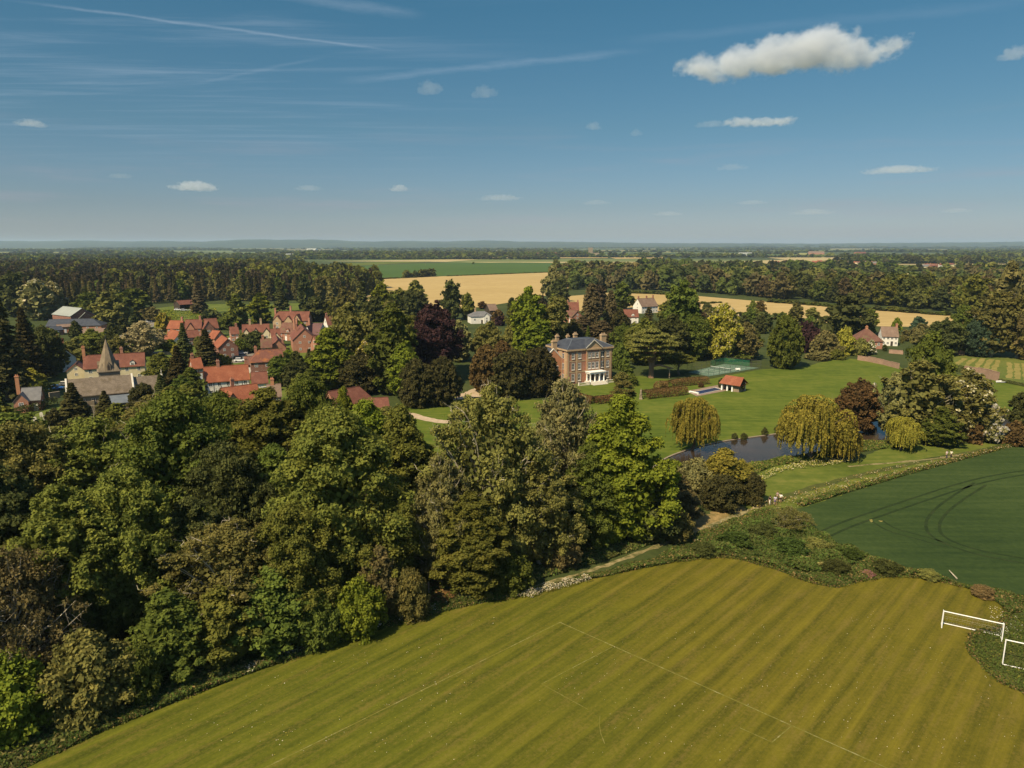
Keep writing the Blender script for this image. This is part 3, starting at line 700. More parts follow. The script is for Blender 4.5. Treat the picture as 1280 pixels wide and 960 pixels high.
PITCH_PX = [(-120, 1010), (20, 962), (130, 912), (230, 872), (310, 841), (400, 811), (480, 784), (560, 762), (640, 746), (700, 731), (760, 718), (820, 706), (870, 699), (905, 697), (945, 704), (980, 716), (1010, 727), (1045, 734), (1075, 727), (1100, 722), (1140, 722), (1180, 728), (1215, 737), (1245, 750), (1258, 764), (1250, 780), (1228, 789), (1212, 797), (1211, 812), (1228, 833), (1262, 858), (1330, 892), (1500, 960), (1500, 1500), (-900, 1500)]
pitch_poly = W(PITCH_PX[:1]) + W(smooth_poly(PITCH_PX[:-3], 3, False)) + W(PITCH_PX[-3:])
sheet('sports_field', pitch_poly, 0.012, GM['pitch'], 0.10)
def chalk(a, b, w=0.11):
    A, B = G(*a), G(*b); n = 24; ribbon('pitch_marking', [(A.x+(B.x-A.x)*i/n, A.y+(B.y-A.y)*i/n) for i in range(n+1)], w, 0.020, GM['chalk'], 0.015)
chalk((250, 1000), (700, 778)); chalk((700, 778), (1180, 992), .13)
chalk((677, 855), (765, 809), .07); chalk((677, 855), (735, 887), .07); chalk((965, 928), (990, 907), .10); chalk((965, 928), (925, 910), .06)
arc = [G(750, 895), G(749, 905), G(751, 917), G(756, 930)]
ribbon('pitch_marking', [(p.x, p.y) for p in arc], .07, 0.020, GM['chalk'], 0.01)
CROP = [(1003, 634), (1060, 616), (1130, 595), (1210, 573), (1290, 552), (1420, 520), (1700, 560), (1500, 800), (1330, 757), (1240, 737), (1190, 725), (1140, 712), (1085, 697), (1040, 680), (1008, 655)]
crop_poly = W(smooth_poly(CROP, 4)); sheet('crop_field', crop_poly, 0.010, GM['crop'], 0.12)
def tram(pts, w=.45, gap=1.9, k=6):
    l = W(smooth_poly(pts, k, False)); n = len(l)
    for s in (-1, 1):
        o = []
        for i, p in enumerate(l):
            a = l[max(i-1, 0)]; b = l[min(i+1, n-1)]; d = math.hypot(b[0]-a[0], b[1]-a[1]); o.append((p[0]-(b[1]-a[1])/d*gap/2*s, p[1]+(b[0]-a[0])/d*gap/2*s))
        ribbon('wheel_track', o, w, 0.020, GM['tram'], 0.05)
tram([(1030, 668), (1060, 655), (1100, 641), (1150, 624), (1210, 605), (1260, 594), (1340, 583)], .5)
tram([(1350, 715), (1290, 703), (1230, 692), (1190, 680), (1170, 668), (1166, 655), (1175, 640), (1195, 624), (1225, 605)], .5)
tram([(1095, 650), (1115, 662), (1150, 672), (1185, 682)], .35)
for i, pts in enumerate([[(1086, 650), (1090, 649), (1091, 652), (1088, 653)], [(1099, 651), (1103, 651), (1102, 652.5), (1100, 652.5)]]): sheet('bare_soil_patch', W(pts), .026, GM['strip'], .15, i)
# lawns and meadows
LAWN = [(742, 560), (700, 500), (700, 486), (780, 470), (830, 474), (855, 474), (885, 474), (950, 462), (1000, 459), (1040, 450), (1075, 449), (1125, 458), (1135, 480), (1120, 520), (1060, 528), (1020, 536), (985, 541), (940, 546), (900, 551), (858, 562), (828, 574), (812, 588), (780, 600)]
sheet('lawn', W(smooth_poly(LAWN, 3)), 0.010, GM['lawn'], .2)
sheet('lawn', W([(495, 560), (500, 505), (520, 500), (600, 500), (660, 500), (720, 500), (742, 530), (742, 570), (690, 590), (560, 600)]), 0.014, GM['lawn'], .2)
MEAD = [(930, 612), (905, 600), (930, 588), (965, 574), (1000, 570), (1060, 578), (1100, 562), (1150, 556), (1240, 553), (1320, 536), (1380, 520), (1400, 528), (1290, 552), (1210, 573), (1130, 595), (1060, 616), (1003, 634), (960, 640), (930, 640)]
sheet('meadow', W(smooth_poly(MEAD, 3)), 0.016, GM['meadow'], .25)
sheet('meadow', W(smooth_poly([(1110, 485), (1125, 462), (1180, 466), (1235, 474), (1300, 486), (1380, 500), (1300, 523), (1225, 522), (1160, 520)], 3)), 0.012, GM['lawn'], .25)
ALL = [(1170, 446), (1205, 443), (1290, 447), (1400, 455), (1400, 492), (1290, 482), (1240, 472), (1200, 462), (1172, 455)]
sheet('vineyard_grass', W(smooth_poly(ALL, 2)), 0.020, GM['allot'], .2)
for i, (a, b) in enumerate([((1190, 459), (1206, 448)), ((1203, 462), (1218, 448)), ((1216, 465), (1229, 448)), ((1228, 467), (1239, 449)), ((1239, 469), (1248, 450)), ((1262, 473), (1262, 453)), ((1272, 474), (1271, 454)), ((1283, 476), (1280, 454)), ((1294, 478), (1290, 455))]):
    A, B = G(*a), G(*b); ribbon('cut_grass_strip', [(A.x+(B.x-A.x)*k/16, A.y+(B.y-A.y)*k/16) for k in range(17)], 1.7, 0.028, GM['strip'], .5, i)
# village greens, churchyard
sheet('churchyard_grass', W(smooth_poly([(-60, 560), (-20, 530), (40, 513), (80, 505), (110, 515), (100, 545), (30, 560)], 3)), 0.010, GM['garden'], .2)
sheet('paddock', W([(185, 402), (190, 386), (240, 380), (330, 380), (420, 378), (460, 384), (440, 392), (330, 396), (262, 402)]), 0.010, GM['garden'], .3)
sheet('village_green', W([(60, 470), (130, 405), (200, 402), (300, 420), (440, 440), (420, 500), (300, 505), (210, 500)]), 0.006, GM['garden'], .3)
# hay fields and the green field behind
sheet('hay_field', W([(440, 352), (500, 347.5), (600, 343.5), (690, 340.5), (720, 345), (720, 356), (700, 366), (650, 376), (600, 384), (520, 388), (430, 372)]), 0.05, GM['wheat'], 0)
sheet('hay_field', W([(690, 372), (760, 366), (860, 369), (960, 377.5), (1100, 387), (1200, 395), (1200, 400), (1180, 409), (1100, 408), (1010, 402), (930, 395), (860, 391), (800, 391), (700, 388)]), 0.04, GM['wheat'], 0)
sheet('green_field', W([(360, 352), (380, 340), (440, 333), (520, 329.3), (640, 328), (760, 329.5), (800, 333), (720, 338.5), (600, 343), (500, 347), (440, 351.5)]), 0.08, GM['greenfield'], 0)
for i, (a, b, c, d) in enumerate([((400, 331), (470, 327.5), (540, 327), (430, 333)), ((520, 321.8), (760, 321.2), (760, 322.6), (530, 323.2)), ((760, 321.5), (830, 321), (830, 323), (770, 323.5)),
                                  ((930, 329), (1090, 328), (1110, 332.5), (950, 333)), ((1000, 318.5), (1150, 318), (1150, 319.6), (1000, 320)), ((320, 321), (370, 320.6), (370, 322), (325, 322.4)), ((380, 318.6), (440, 318.3), (440, 319), (380, 319.3))]):
    sheet('far_field', W([a, b, c, d]), 0.15+i*.03, GM['wheat' if i in (1, 2, 3, 5) else 'meadow'], 0)
# tracks, drive, roads
PATH = [(505, 772), (540, 763), (600, 752), (640, 741), (700, 725), (750, 709), (800, 691), (850, 672), (890, 656), (925, 642), (955, 631)]
ribbon('footpath', W(smooth_poly(PATH, 8, False)), .85, 0.022, GM['dirt'], .28)
ribbon('footpath', W(smooth_poly([(955, 631), (990, 618), (1040, 603), (1100, 588), (1170, 573), (1230, 562), (1300, 545)], 8, False)), 1.6, 0.024, GM['rough'], .3)
ribbon('footpath', W(smooth_poly([(1060, 583), (1120, 578), (1180, 572), (1240, 562)], 6, False)), .7, 0.026, GM['dirt'], .25)
sheet('dry_grass_bank', W(smooth_poly([(850, 668), (862, 652), (890, 640), (925, 632), (932, 640), (905, 652), (870, 664)], 3)), 0.020, GM['drygrass'], .4)
ribbon('gravel_drive', W(smooth_poly([(460, 508), (490, 513), (512, 518), (530, 523), (552, 527), (575, 527)], 6, False)), 3.2, 0.024, GM['gravel'], .2)
sheet('gravel_drive', W(smooth_poly([(560, 500), (580, 491), (600, 484), (640, 480), (665, 482), (640, 490), (600, 496)], 3)), 0.024, GM['gravel'], .3)
ribbon('village_road', W(smooth_poly([(108, 396), (122, 402), (137, 409), (146, 417), (150, 428), (158, 438), (180, 441), (215, 440)], 6, False)), [7]*3+[6]*40, 0.024, GM['asphalt'], .3)
ribbon('village_road', W(smooth_poly([(280, 452), (300, 448), (292, 440), (300, 430), (300, 424)], 6, False)), 14, 0.020, GM['asphalt'], .3)
sheet('car_park', W([(160, 408), (196, 399), (205, 402), (190, 409)]), 0.022, GM['asphalt'], .2)
# pond with its stone edge
POND = [(800, 604), (815, 588), (832, 574), (860, 563), (900, 553), (940, 547), (985, 541), (1020, 537), (1060, 530), (1110, 527), (1150, 535), (1250, 519), (1330, 512), (1330, 530), (1262, 540), (1215, 546), (1150, 548), (1080, 552), (1020, 566), (972, 573), (940, 579), (905, 590), (870, 606), (830, 620)]
pond_poly = W(smooth_poly(POND, 5)); sheet('pond_water', pond_poly, 0.030, GM['water'])
rim = W(smooth_poly([(812, 590), (832, 574), (860, 563), (900, 553), (940, 547), (985, 541), (1020, 537), (1060, 530)], 8, False))
mb = MB()
for a, b in zip(rim[:-1], rim[1:]):
    d = Vector((b[0]-a[0], b[1]-a[1], 0)); L = d.length; d.normalize(); nn = Vector((-d.y, d.x, 0))
    A = Vector((a[0], a[1], 0)); B = Vector((b[0], b[1], 0))
    vs = [A-nn*.1, B-nn*.1, B+nn*.35, A+nn*.35]
    mb._add([(v.x, v.y, -.02) for v in vs]+[(v.x, v.y, .16) for v in vs], [(4, 5, 6, 7), (0, 1, 5, 4), (2, 3, 7, 6)])
tag(mb.build('pond_edging', MT['stone']), 'low stone kerb along the lawn side of the pond', 'kerb')
# swimming pool, paving, tennis court
sheet('pool_terrace', W([(857.5, 489), (897, 481.5), (921, 486), (871, 495.5)]), 0.030, GM['deck'], .05)

# haze: the air over the whole place
hz = MB().box(-17500, 17500, -400, 17200, -1.0, 150)
hm = bpy.data.materials.new('haze_air'); hm.use_nodes = True; ht = hm.node_tree; ht.nodes.clear()
ho = N(ht, 'ShaderNodeOutputMaterial'); hv = N(ht, 'ShaderNodeVolumePrincipled')
hv.inputs['Color'].default_value = (.58, .78, 1.0, 1); hv.inputs['Density'].default_value = 0.000052; hv.inputs['Anisotropy'].default_value = 0.1
ht.links.new(hv.outputs[0], ho.inputs['Volume'])
tag(hz.build('haze', hm), kind='stuff')
# ------------------------------------------------------------------ buildings
def add_window(parent, fx, fy, z, w, h, nx, ny, frame='paint', name='window', t=.05, bars=True, surround=None):
    """a window on a wall face: centre (fx, fy, z), outward normal (nx, ny); frame and glazing bars proud of the pane"""
    tx, ty = -ny, nx
    def slab(mb, u0, u1, z0, z1, d0, d1):
        pts = [(fx+tx*u+nx*d, fy+ty*u+ny*d, zz) for zz in (z0, z1) for u, d in ((u0, d0), (u1, d0), (u1, d1), (u0, d1))]
        mb._add(pts, [(0, 3, 2, 1), (4, 5, 6, 7), (0, 1, 5, 4), (1, 2, 6, 5), (2, 3, 7, 6), (3, 0, 4, 7)])
    mb = MB(); b = .09
    slab(mb, -w/2, -w/2+b, z-h/2, z+h/2, -.02, t); slab(mb, w/2-b, w/2, z-h/2, z+h/2, -.02, t)
    slab(mb, -w/2+b, w/2-b, z+h/2-b, z+h/2, -.02, t-.003); slab(mb, -w/2+b, w/2-b, z-h/2, z-h/2+b, -.02, t-.003)
    if bars: slab(mb, -.03, .03, z-h/2+b, z+h/2-b, -.02, t-.012); slab(mb, -w/2+b, -.03, z-.03, z+.03, -.02, t-.014); slab(mb, .03, w/2-b, z-.03, z+.03, -.02, t-.014)
    o = mb.build(name, MT[frame], parent)
    p = MB(); slab(p, -w/2+b, w/2-b, z-h/2+b, z+h/2-b, -.018, .016); p.build('pane', MT['glass'], o)
    return o
def chimney_mb(x, y, z0, z1, w=.9, d=.7):
    mb = MB(); mb.box(x-w/2, x+w/2, y-d/2, y+d/2, z0, z1); mb.box(x-w/2-.09, x+w/2+.09, y-d/2-.09, y+d/2+.09, z1, z1+.22)
    mb.box(x-w/2+.03, x+w/2-.03, y-d/2+.03, y+d/2-.03, z1+.22, z1+.34)
    for s in (-.22, .22): mb.lathe([(.12, z1+.34), (.10, z1+.75)], 6, (x+s*w, y, 0))
    return mb
def house(name, label, cat, p1, p2, rh, dep, wh, roof='red_tile', wall='brick', chim=(), dorm=(), hipl=0, hipr=0, win=3, storeys=2, gw=1, gable_wall=None, group=None, oh=.35, door=True, wing=None, ext=(0, 0), wframe='paint', timber=False, open_front=False):
    """p1, p2: the ends of the ridge as sighted in the photo at ridge height rh; dep: plan depth; wh: wall height"""
    A = G(*p1, rh); B = G(*p2, rh); dx, dy = B.x-A.x, B.y-A.y; yaw = math.atan2(dy, dx); Lr = math.hypot(dx, dy)
    x0 = -hipl*dep/2-ext[0]; x1 = Lr+hipr*dep/2+ext[1]; y0, y1 = -dep/2, dep/2
    cx = (x0+x1)/2
    root = empty(name, (A.x+math.cos(yaw)*cx, A.y+math.sin(yaw)*cx, 0), yaw); tag(root, label, cat, group)
    x0 -= cx; x1 -= cx; L = x1-x0; r0, r1 = x0+hipl*dep/2, x1-hipr*dep/2
    # walls with gable ends
    w = MB()
    vs = [(x0, y0, 0), (x1, y0, 0), (x1, y1, 0), (x0, y1, 0), (x0, y0, wh), (x1, y0, wh), (x1, y1, wh), (x0, y1, wh)]
    fs = [(3, 2, 6, 7)] if open_front else [(0, 1, 5, 4), (2, 3, 7, 6)]
    if not hipl: vs.append((x0, 0, rh-.06)); fs.append((3, 0, 4, len(vs)-1, 7))
    else: fs.append((3, 0, 4, 7))
    if not hipr: vs.append((x1, 0, rh-.06)); fs.append((1, 2, 6, len(vs)-1, 5))
    else: fs.append((1, 2, 6, 5))
    if open_front: fs = [(2, 3, 7, 6)]+fs[1:]
    w._add(vs, fs)
    wo = w.build('wall', MT[wall], root)
    if timber:
        tb = MB()
        for xx in (x0-.03,):
            for yy in np.linspace(y0+.1, y1-.1, 6): tb.box(xx-.03, xx+.02, yy-.09, yy+.09, 0.1, wh+(rh-wh)*(1-abs(yy)/(dep/2))-.15)
            for zz in (wh*.5, wh): tb.box(xx-.034, xx+.016, y0+.1, y1-.1, zz-.08, zz+.08)
        for xx in np.linspace(x0+.15, x1-.15, max(4, int(L/1.6))): tb.box(xx-.08, xx+.08, y0-.035, y0+.02, .1, wh-.05)
        tb.build('timber_frame', MT['timber'], root)
    # roof slab with thickness
    r = MB(); sl = (rh-wh)/(dep/2); ez = wh-sl*oh; th = .16
    gx0 = x0-(.25 if not hipl else oh); gx1 = x1+(.25 if not hipr else oh)
    a0 = r0 if hipl else gx0; a1 = r1 if hipr else gx1
    def shell(dz):
        return [(gx0, y0-oh, ez+dz), (gx1, y0-oh, ez+dz), (gx1, y1+oh, ez+dz), (gx0, y1+oh, ez+dz), (a0, 0, rh+dz), (a1, 0, rh+dz)]
    up, lo = shell(th), shell(.01)
    fs = [(0, 1, 5, 4), (2, 3, 4, 5), (1, 2, 5), (3, 0, 4)]
    fu = [f for f in fs[:2]]+([fs[2]] if hipr else [])+([fs[3]] if hipl else [])
    vs = up+lo; fl = [tuple(i+6 for i in reversed(f)) for f in fu]
    edges = [(0, 1), (2, 3)]+([(1, 2)] if hipr else [(1, 5), (5, 2)])+([(3, 0)] if hipl else [(3, 4), (4, 0)])
    r._add(vs, fu+fl+[(a, a+6, b+6, b) for a, b in edges])
    r.box(a0, a1, -.11, .11, rh+.08, rh+.24)
    ro = r.build('roof', MT[roof], root)
    for c in chim:
        t, off, ch = c[:3]; xx = r0+(r1-r0)*t; m = c[3] if len(c) > 3 else 'brick'
        chimney_mb(xx, off, rh-abs(off)*sl-1.2, rh+ch).build('chimney', MT[m], ro)
    for t in dorm:
        xx = x0+L*t; zz = wh+.2; yb = y0+.15; m = MB(); dwd = .75; hh = 1.15
        yk = y0+(zz+hh-wh)/sl; yr = y0+(zz+hh+.6-wh)/sl
        m._add([(xx-dwd, yb, zz-.3), (xx+dwd, yb, zz-.3), (xx+dwd, yb, zz+hh), (xx, yb, zz+hh+.55), (xx-dwd, yb, zz+hh), (xx-dwd, yk, zz+hh), (xx+dwd, yk, zz+hh)], [(0, 1, 2, 3, 4), (0, 4, 5), (1, 6, 2)])
        m2 = m.build('dormer', MT['white' if wall in ('cream', 'white') else wall], ro)
        k = MB(); k._add([(xx-dwd-.12, yb-.15, zz+hh-.05), (xx, yb-.15, zz+hh+.62), (xx, yr+.2, zz+hh+.62), (xx-dwd-.12, yk+.1, zz+hh-.05), (xx+dwd+.12, yb-.15, zz+hh-.05), (xx+dwd+.12, yk+.1, zz+hh-.05)], [(0, 1, 2, 3), (1, 4, 5, 2)])
        k.build('dormer_roof', MT[roof], m2)
        add_window(m2, xx, yb, zz+.45, .95, .95, 0, -1, wframe)
    if wing:
        for (t, ww, pj, wrh) in wing:       # gabled cross wing towards the front
            xx = x0+L*t; g = MB(); yf = y0-pj; wz = wh-.05
            g._add([(xx-ww/2, yf, 0), (xx+ww/2, yf, 0), (xx+ww/2, y0, 0), (xx-ww/2, y0, 0), (xx-ww/2, yf, wz), (xx+ww/2, yf, wz), (xx+ww/2, y0, wz), (xx-ww/2, y0, wz), (xx, yf, wrh-.05)],
                   [(0, 1, 5, 8, 4), (1, 2, 6, 5), (3, 0, 4, 7)])
            g.build('gable_wing', MT[gable_wall or wall], root)
            k = MB(); yb = y0+(wrh-wh)/sl; e = .25; s2 = (wrh-wh)/(ww/2)
            for s in (-1, 1):
                xe = xx+s*(ww/2+e); ze = wh-s2*e
                k._add([(xe, yf-.2, ze+.14), (xx, yf-.2, wrh+.14), (xx, yb, wrh+.14), (xe, y0, ze+.14), (xe, yf-.2, ze), (xx, yf-.2, wrh), (xx, yb, wrh), (xe, y0, ze)], [(0, 1, 2, 3), (4, 7, 6, 5), (0, 4, 5, 1), (0, 3, 7, 4)])
            k.build('gable_roof', MT[roof], root)
            add_window(root, xx, yf, wh*.72, 1.1, 1.1, 0, -1, wframe)
            if wh > 4: add_window(root, xx, yf, 1.5, 1.2, 1.2, 0, -1, wframe)
    wings = [(x0+L*t-ww/2-.6, x0+L*t+ww/2+.6) for (t, ww, pj, wrh) in (wing or ())]
    if win:
        step = L/win; n = 0
        for i in range(win):
            xx = x0+step*(i+.5)
            if any(a < xx < b for a, b in wings): continue
            for fl_ in range(storeys):
                zz = (wh/storeys)*(fl_+.58)
                if fl_ == 0 and i == win//2 and door:
                    d = MB(); d.box(xx-.5, xx+.5, y0-.05, y0+.02, .05, 2.1); do = d.build('door', MT['paint'] if wall != 'white' else MT['timber'], root)
                    MB().box(xx+.3, xx+.38, y0-.11, y0-.05, 1.0, 1.08).build('handle', MT['metal'], do); continue
                add_window(root, xx, y0, zz, 1.05, min(1.25, wh/storeys*.5), 0, -1, wframe)
    if gw:
        for sx, hp in ((-1, hipl), (1, hipr)):
            xx = x0 if sx < 0 else x1
            zs = [(wh/storeys)*(f+.58) for f in range(storeys)]+([wh+(rh-wh)*.3] if not hp and rh-wh > 2 else [])
            for k, zz in enumerate(zs[:3]):
                add_window(root, xx, 0 if k == 2 or gw == 1 else -dep*.2, zz, .95, .95, sx, 0, wframe)
                if gw > 1 and k < 2: add_window(root, xx, dep*.2, zz, .95, .95, sx, 0, wframe)
    return root
VG = 'red tiled houses of the village'
# vicarage behind the church
house('vicarage', 'cream rendered house with long red tiled roof and one white dormer behind the church spire', 'house', (105, 445), (180, 441), 8.6, 7.5, 4.9, 'red_tile', 'cream', chim=((.0, 0, 2.8, 'brick_orange'), (.62, .5, 1.8)), dorm=(.80,), win=5)
house('cottage', 'small cream gabled outbuilding with red roof left of the vicarage', 'house', (94, 455.5), (98, 451), 5.2, 5.5, 3.0, 'red_tile', 'cream', win=0, gw=1, storeys=1)
house('cottage', 'red roofed white house half hidden by dark trees at the left', 'house', (46, 434), (82, 437), 8.0, 7, 4.8, 'red_tile', 'white', chim=((.5, 0, 1.2),), win=3)
house('lodge', 'small slate roofed brick lodge with one very tall red chimney beside the churchyard', 'house', (28, 485.5), (51, 484), 6.0, 6.0, 3.2, 'slate_grey', 'brick', chim=((-.25, .5, 3.2, 'brick_orange'),), win=2, storeys=1, wing=((.05, 3.4, 1.6, 5.2),))
# working yard with grey roofs
house('barn', 'large barn with pale grey sheet roof at the far left of the village', 'barn', (83, 383.5), (98, 385), 9.0, 13, 5.0, 'sheet', 'brick_dark', win=0, gw=0, ext=(4, 4), storeys=1)
house('barn', 'smaller barn with pale grey roof leaning on the large grey barn', 'barn', (99, 389.5), (105, 390.5), 6.5, 7, 3.5, 'sheet', 'brick_dark', win=0, gw=0, ext=(3, 2), storeys=1)
house('workshop', 'long low workshop with blue slate roof and dark openings', 'building', (62, 399.5), (116, 398.5), 6.2, 11, 3.2, 'slate', 'brick', win=6, storeys=1, hipr=1, gw=0, door=False)
house('workshop', 'low building with flat tan roof in front of the blue slate workshop', 'building', (71, 406), (90, 405), 4.2, 6, 3.2, 'brown_tile', 'brick_orange', win=3, storeys=1, gw=0)
house('workshop', 'small blue slate roofed shed nearest the dark conifer at the left', 'building', (62, 409), (76, 408), 4.0, 8, 2.6, 'slate', 'brick_dark', win=1, storeys=1, gw=0)
house('cottage_row', 'long low range with weathered brown tiles beside the village road', 'building', (92, 411), (131, 410.5), 5.2, 7, 2.8, 'brown_tile', 'brick_orange', win=5, storeys=1, gw=1)
house('open_barn', 'red tiled open fronted cart shed standing in the paddock', 'barn', (220.5, 376), (242, 374.6), 6.0, 8, 3.4, 'red_tile', 'timber', win=0, gw=0, storeys=1, open_front=True)
# terrace row, left centre
house('cottage', 'bright orange roofed cottage left of the tall dark conifers', 'house', (213.5, 412), (226, 415), 7.2, 7, 3.6, 'orange_tile', 'white', win=2, storeys=1)
house('terraced_house', 'left red tiled house of the terrace behind the dark conifers', 'house', (213, 400.8), (229, 401), 8.0, 7, 4.6, 'orange_tile', 'brick', chim=((.92, 0, 1.5),), group=VG)
house('terraced_house', 'middle red tiled house of the terrace with two roof gables', 'house', (232, 400), (252, 399.5), 8.4, 8, 4.6, 'red_tile', 'brick', chim=((.9, 0, 1.5),), wing=((.35, 3.6, 1.0, 7.2),), group=VG)
house('terraced_house', 'right hand gabled house of the terrace with a dark brick gable', 'house', (255, 398.8), (270, 398), 8.8, 8, 4.6, 'red_tile', 'brick_dark', wing=((.12, 5, 2.4, 8.3),), group=VG)
house('cottage', 'dark brick cottage with orange roof slope beside the tall conifer', 'house', (284.5, 423.6), (277, 419.5), 7.8, 7.5, 4.4, 'orange_tile', 'brick_dark', win=2, gw=2)
house('cottage', 'small red roof between the conifers and the terrace', 'house', (232, 413.5), (247, 412.5), 6.5, 6, 3.8, 'red_tile', 'brick', win=2)
house('cottage', 'low lean-to roofed cottage above the dark brick gable', 'house', (266, 413), (275, 414), 7.0, 6, 4, 'orange_tile', 'brick', win=1)
house('house', 'white gabled house with three front gables and two tall chimneys', 'house', (303, 406), (336, 405), 8.6, 8, 4.8, 'red_tile', 'white', chim=((.28, 0, 2.0, 'brick_buff'), (.70, 0, 2.2, 'brick_buff')), wing=((.14, 3.4, 1.8, 7.2), (.50, 3.4, 1.8, 7.2), (.90, 3.6, 2.2, 7.2)), gable_wall='cream', win=5)
house('house', 'wide red tiled house at the back of the village with a row of small gables', 'house', (345, 389.5), (387, 389.5), 9.4, 9, 5, 'red_tile', 'brick', chim=((.0, -1, 1.4), (.44, 0, 2.6)), wing=((.12, 4.5, 1.6, 7.6), (.44, 4, 1.2, 7.4), (.72, 4.2, 2.6, 8.4)), gable_wall='brick_buff', win=6)
house('house', 'weathered red tiled cottage in front of the wide gabled house', 'house', (353.5, 403.5), (369, 404), 8.0, 8, 3.8, 'old_tile', 'brick', chim=((.98, 0, 2.0), (1.0, -2.5, 2.6)), dorm=(.62,), win=3, ext=(0, 1))
house('house', 'tall brick gable fronted house with four small white windows', 'house', (380, 411.5), (376, 405), 10.0, 9.5, 5.6, 'red_tile', 'brick', chim=((.5, 2.6, 1.0),), win=2, gw=2)
house('house', 'plum roofed house with a narrow white gable', 'house', (391, 404.2), (403, 404.5), 9.0, 9, 4.6, 'plum_tile', 'white', chim=((-.2, -1.5, 2.2, 'brick'),), wing=((.05, 3.2, 1.6, 8.4),), win=2)
house('house', 'small red and white house at the right end of the village', 'house', (406.5, 395.5), (415, 395), 9.0, 6, 5.0, 'red_tile', 'white', chim=((.2, 0, 1.2),), win=2)
house('outbuilding', 'small brick gable with a stub chimney behind the hipped house', 'house', (347, 424.8), (344, 418), 6.6, 6.2, 3.2, 'red_tile', 'brick', chim=((.3, -2.2, .2),), win=1, storeys=1, gw=0)
house('house', 'hipped brick house with a patch of bright orange tiles on its roof', 'house', (323, 438), (352, 436.5), 8.8, 8.4, 5.4, 'patch_tile', 'brick_dark', hipl=.7, chim=((-.12, 0, 1.0),), win=3, gw=1)
house('house', 'long red roofed timber framed house with a skylight', 'house', (255, 459.5), (309, 455.8), 8.4, 7.6, 4.6, 'orange_tile', 'white', chim=((.32, 0, 1.6), (.98, .6, 1.8)), win=5, timber=True)
house('house', 'low red roofed annexe with one orange brick gable', 'house', (314, 465.8), (333, 464.6), 6.4, 6.0, 3.6, 'red_tile', 'white', win=2, storeys=1, gable_wall='brick_orange')
house('house', 'bright orange roofed cottage nearest the foreground wood', 'house', (276, 485.5), (320, 480), 7.6, 8.0, 4.0, 'orange_tile', 'brick', chim=((.36, 1.0, 1.8),), wing=((.10, 4.4, 2.2, 7.2),), win=4)
house('house', 'roof with a stub chimney mostly behind young maples', 'house', (334, 481), (350, 480), 6.6, 6, 3.8, 'brown_tile', 'brick', chim=((.4, 0, 1.4, 'brick_orange'),), win=2)
house('house', 'dark red roofed cottage showing above the wood left of the copper beech', 'house', (411, 490), (449, 483.5), 7.6, 7.0, 4.2, 'red_tile', 'brick', hipr=.6, win=3, ext=(0, 0))
house('house', 'lower red roof stepping down behind bright maple leaves', 'house', (452, 499), (484, 497), 6.0, 7, 3.4, 'red_tile', 'brick', win=2, storeys=1)
# north of the mansion
house('lodge', 'white bungalow with grey slate roof near the edge of the hay field', 'house', (594, 389.5), (606, 389.2), 6.6, 10, 4.2, 'slate_grey', 'white', hipl=.7, hipr=.7, chim=((.0, 0, 1.6, 'brick_buff'),), win=3, storeys=1, wing=((.7, 3.6, 1.2, 6.0),))
house('barn', 'brown roofed barn behind the white bungalow', 'barn', (609, 380.6), (619, 380.2), 7.5, 8, 4.0, 'brown_tile', 'timber', win=1, storeys=1, gw=0)
house('cottage', 'rosy red roofed house between dark redwoods north of the mansion', 'house', (708, 378), (723, 378), 9.0, 9, 4.6, 'red_tile', 'brick', chim=((.1, 0, 1), (.95, 0, 1)), win=3)
house('cottage', 'lower weathered red roof in front of the rosy one north of the mansion', 'house', (709, 387), (722, 389), 7.0, 7, 4.0, 'old_tile', 'brick', win=2)
house('cottage', 'bright red roofed white cottage with a white dormer behind the holm oak', 'house', (777.5, 387), (797, 387), 7.8, 7.5, 4.0, 'red_tile', 'white', dorm=(.65,), win=3)
house('farmhouse', 'long grey brown roofed farmhouse with white walls at the edge of the hay field', 'house', (797, 373.5), (817, 372.5), 9.5, 9, 4.6, 'brown_tile', 'white', chim=((.05, 0, 1.3), (.55, 0, 1.3), (.95, 0, 1.6)), win=6)
# east cottages
house('cottage', 'hipped brown roofed cottage beside the white thatched cottage', 'house', (1081.5, 411), (1085, 411), 8.4, 9.5, 3.6, 'old_tile', 'brick', hipl=1, hipr=1, chim=((.5, 0, .8, 'brick_orange'),), win=3, storeys=1)
house('cottage', 'white cottage with brown roof and an end chimney below the hay field', 'house', (1101.5, 408.5), (1121.5, 409), 8.2, 7, 4.4, 'brown_tile', 'white', chim=((.96, 0, 1.2),), win=4, gw=2)

# more cottages packed into the village
house('cottage', 'small red cottage squeezed between the terrace and the white gabled house', 'house', (287, 409), (297, 408.5), 6.8, 6, 4.0, 'red_tile', 'brick', chim=((.8, 0, 1.2),), win=2)
house('cottage', 'brown tiled cottage tucked behind the hipped brick house', 'house', (326, 424), (339, 423.5), 7.2, 6.5, 4.2, 'old_tile', 'brick', chim=((.2, 0, 1.2),), win=2)
house('cottage', 'pinkish gabled cottage between the white gabled and the wide gabled houses', 'house', (338, 411.5), (349, 411), 7.6, 7, 4.2, 'red_tile', 'cream', chim=((.5, 0, 1.5),), wing=((.5, 3.4, 1.5, 6.6),), win=2)
house('cottage', 'brick cottage with orange tiles left of the timber framed house', 'house', (238, 448), (250, 447), 7.0, 6.5, 4.0, 'orange_tile', 'brick', chim=((.2, 0, 1.2),), win=2)
house('cottage', 'red roofed cottage right of the tall brick gable', 'house', (392, 420), (404, 419), 7.6, 7, 4.2, 'red_tile', 'brick', chim=((.8, 0, 1.3),), win=2)
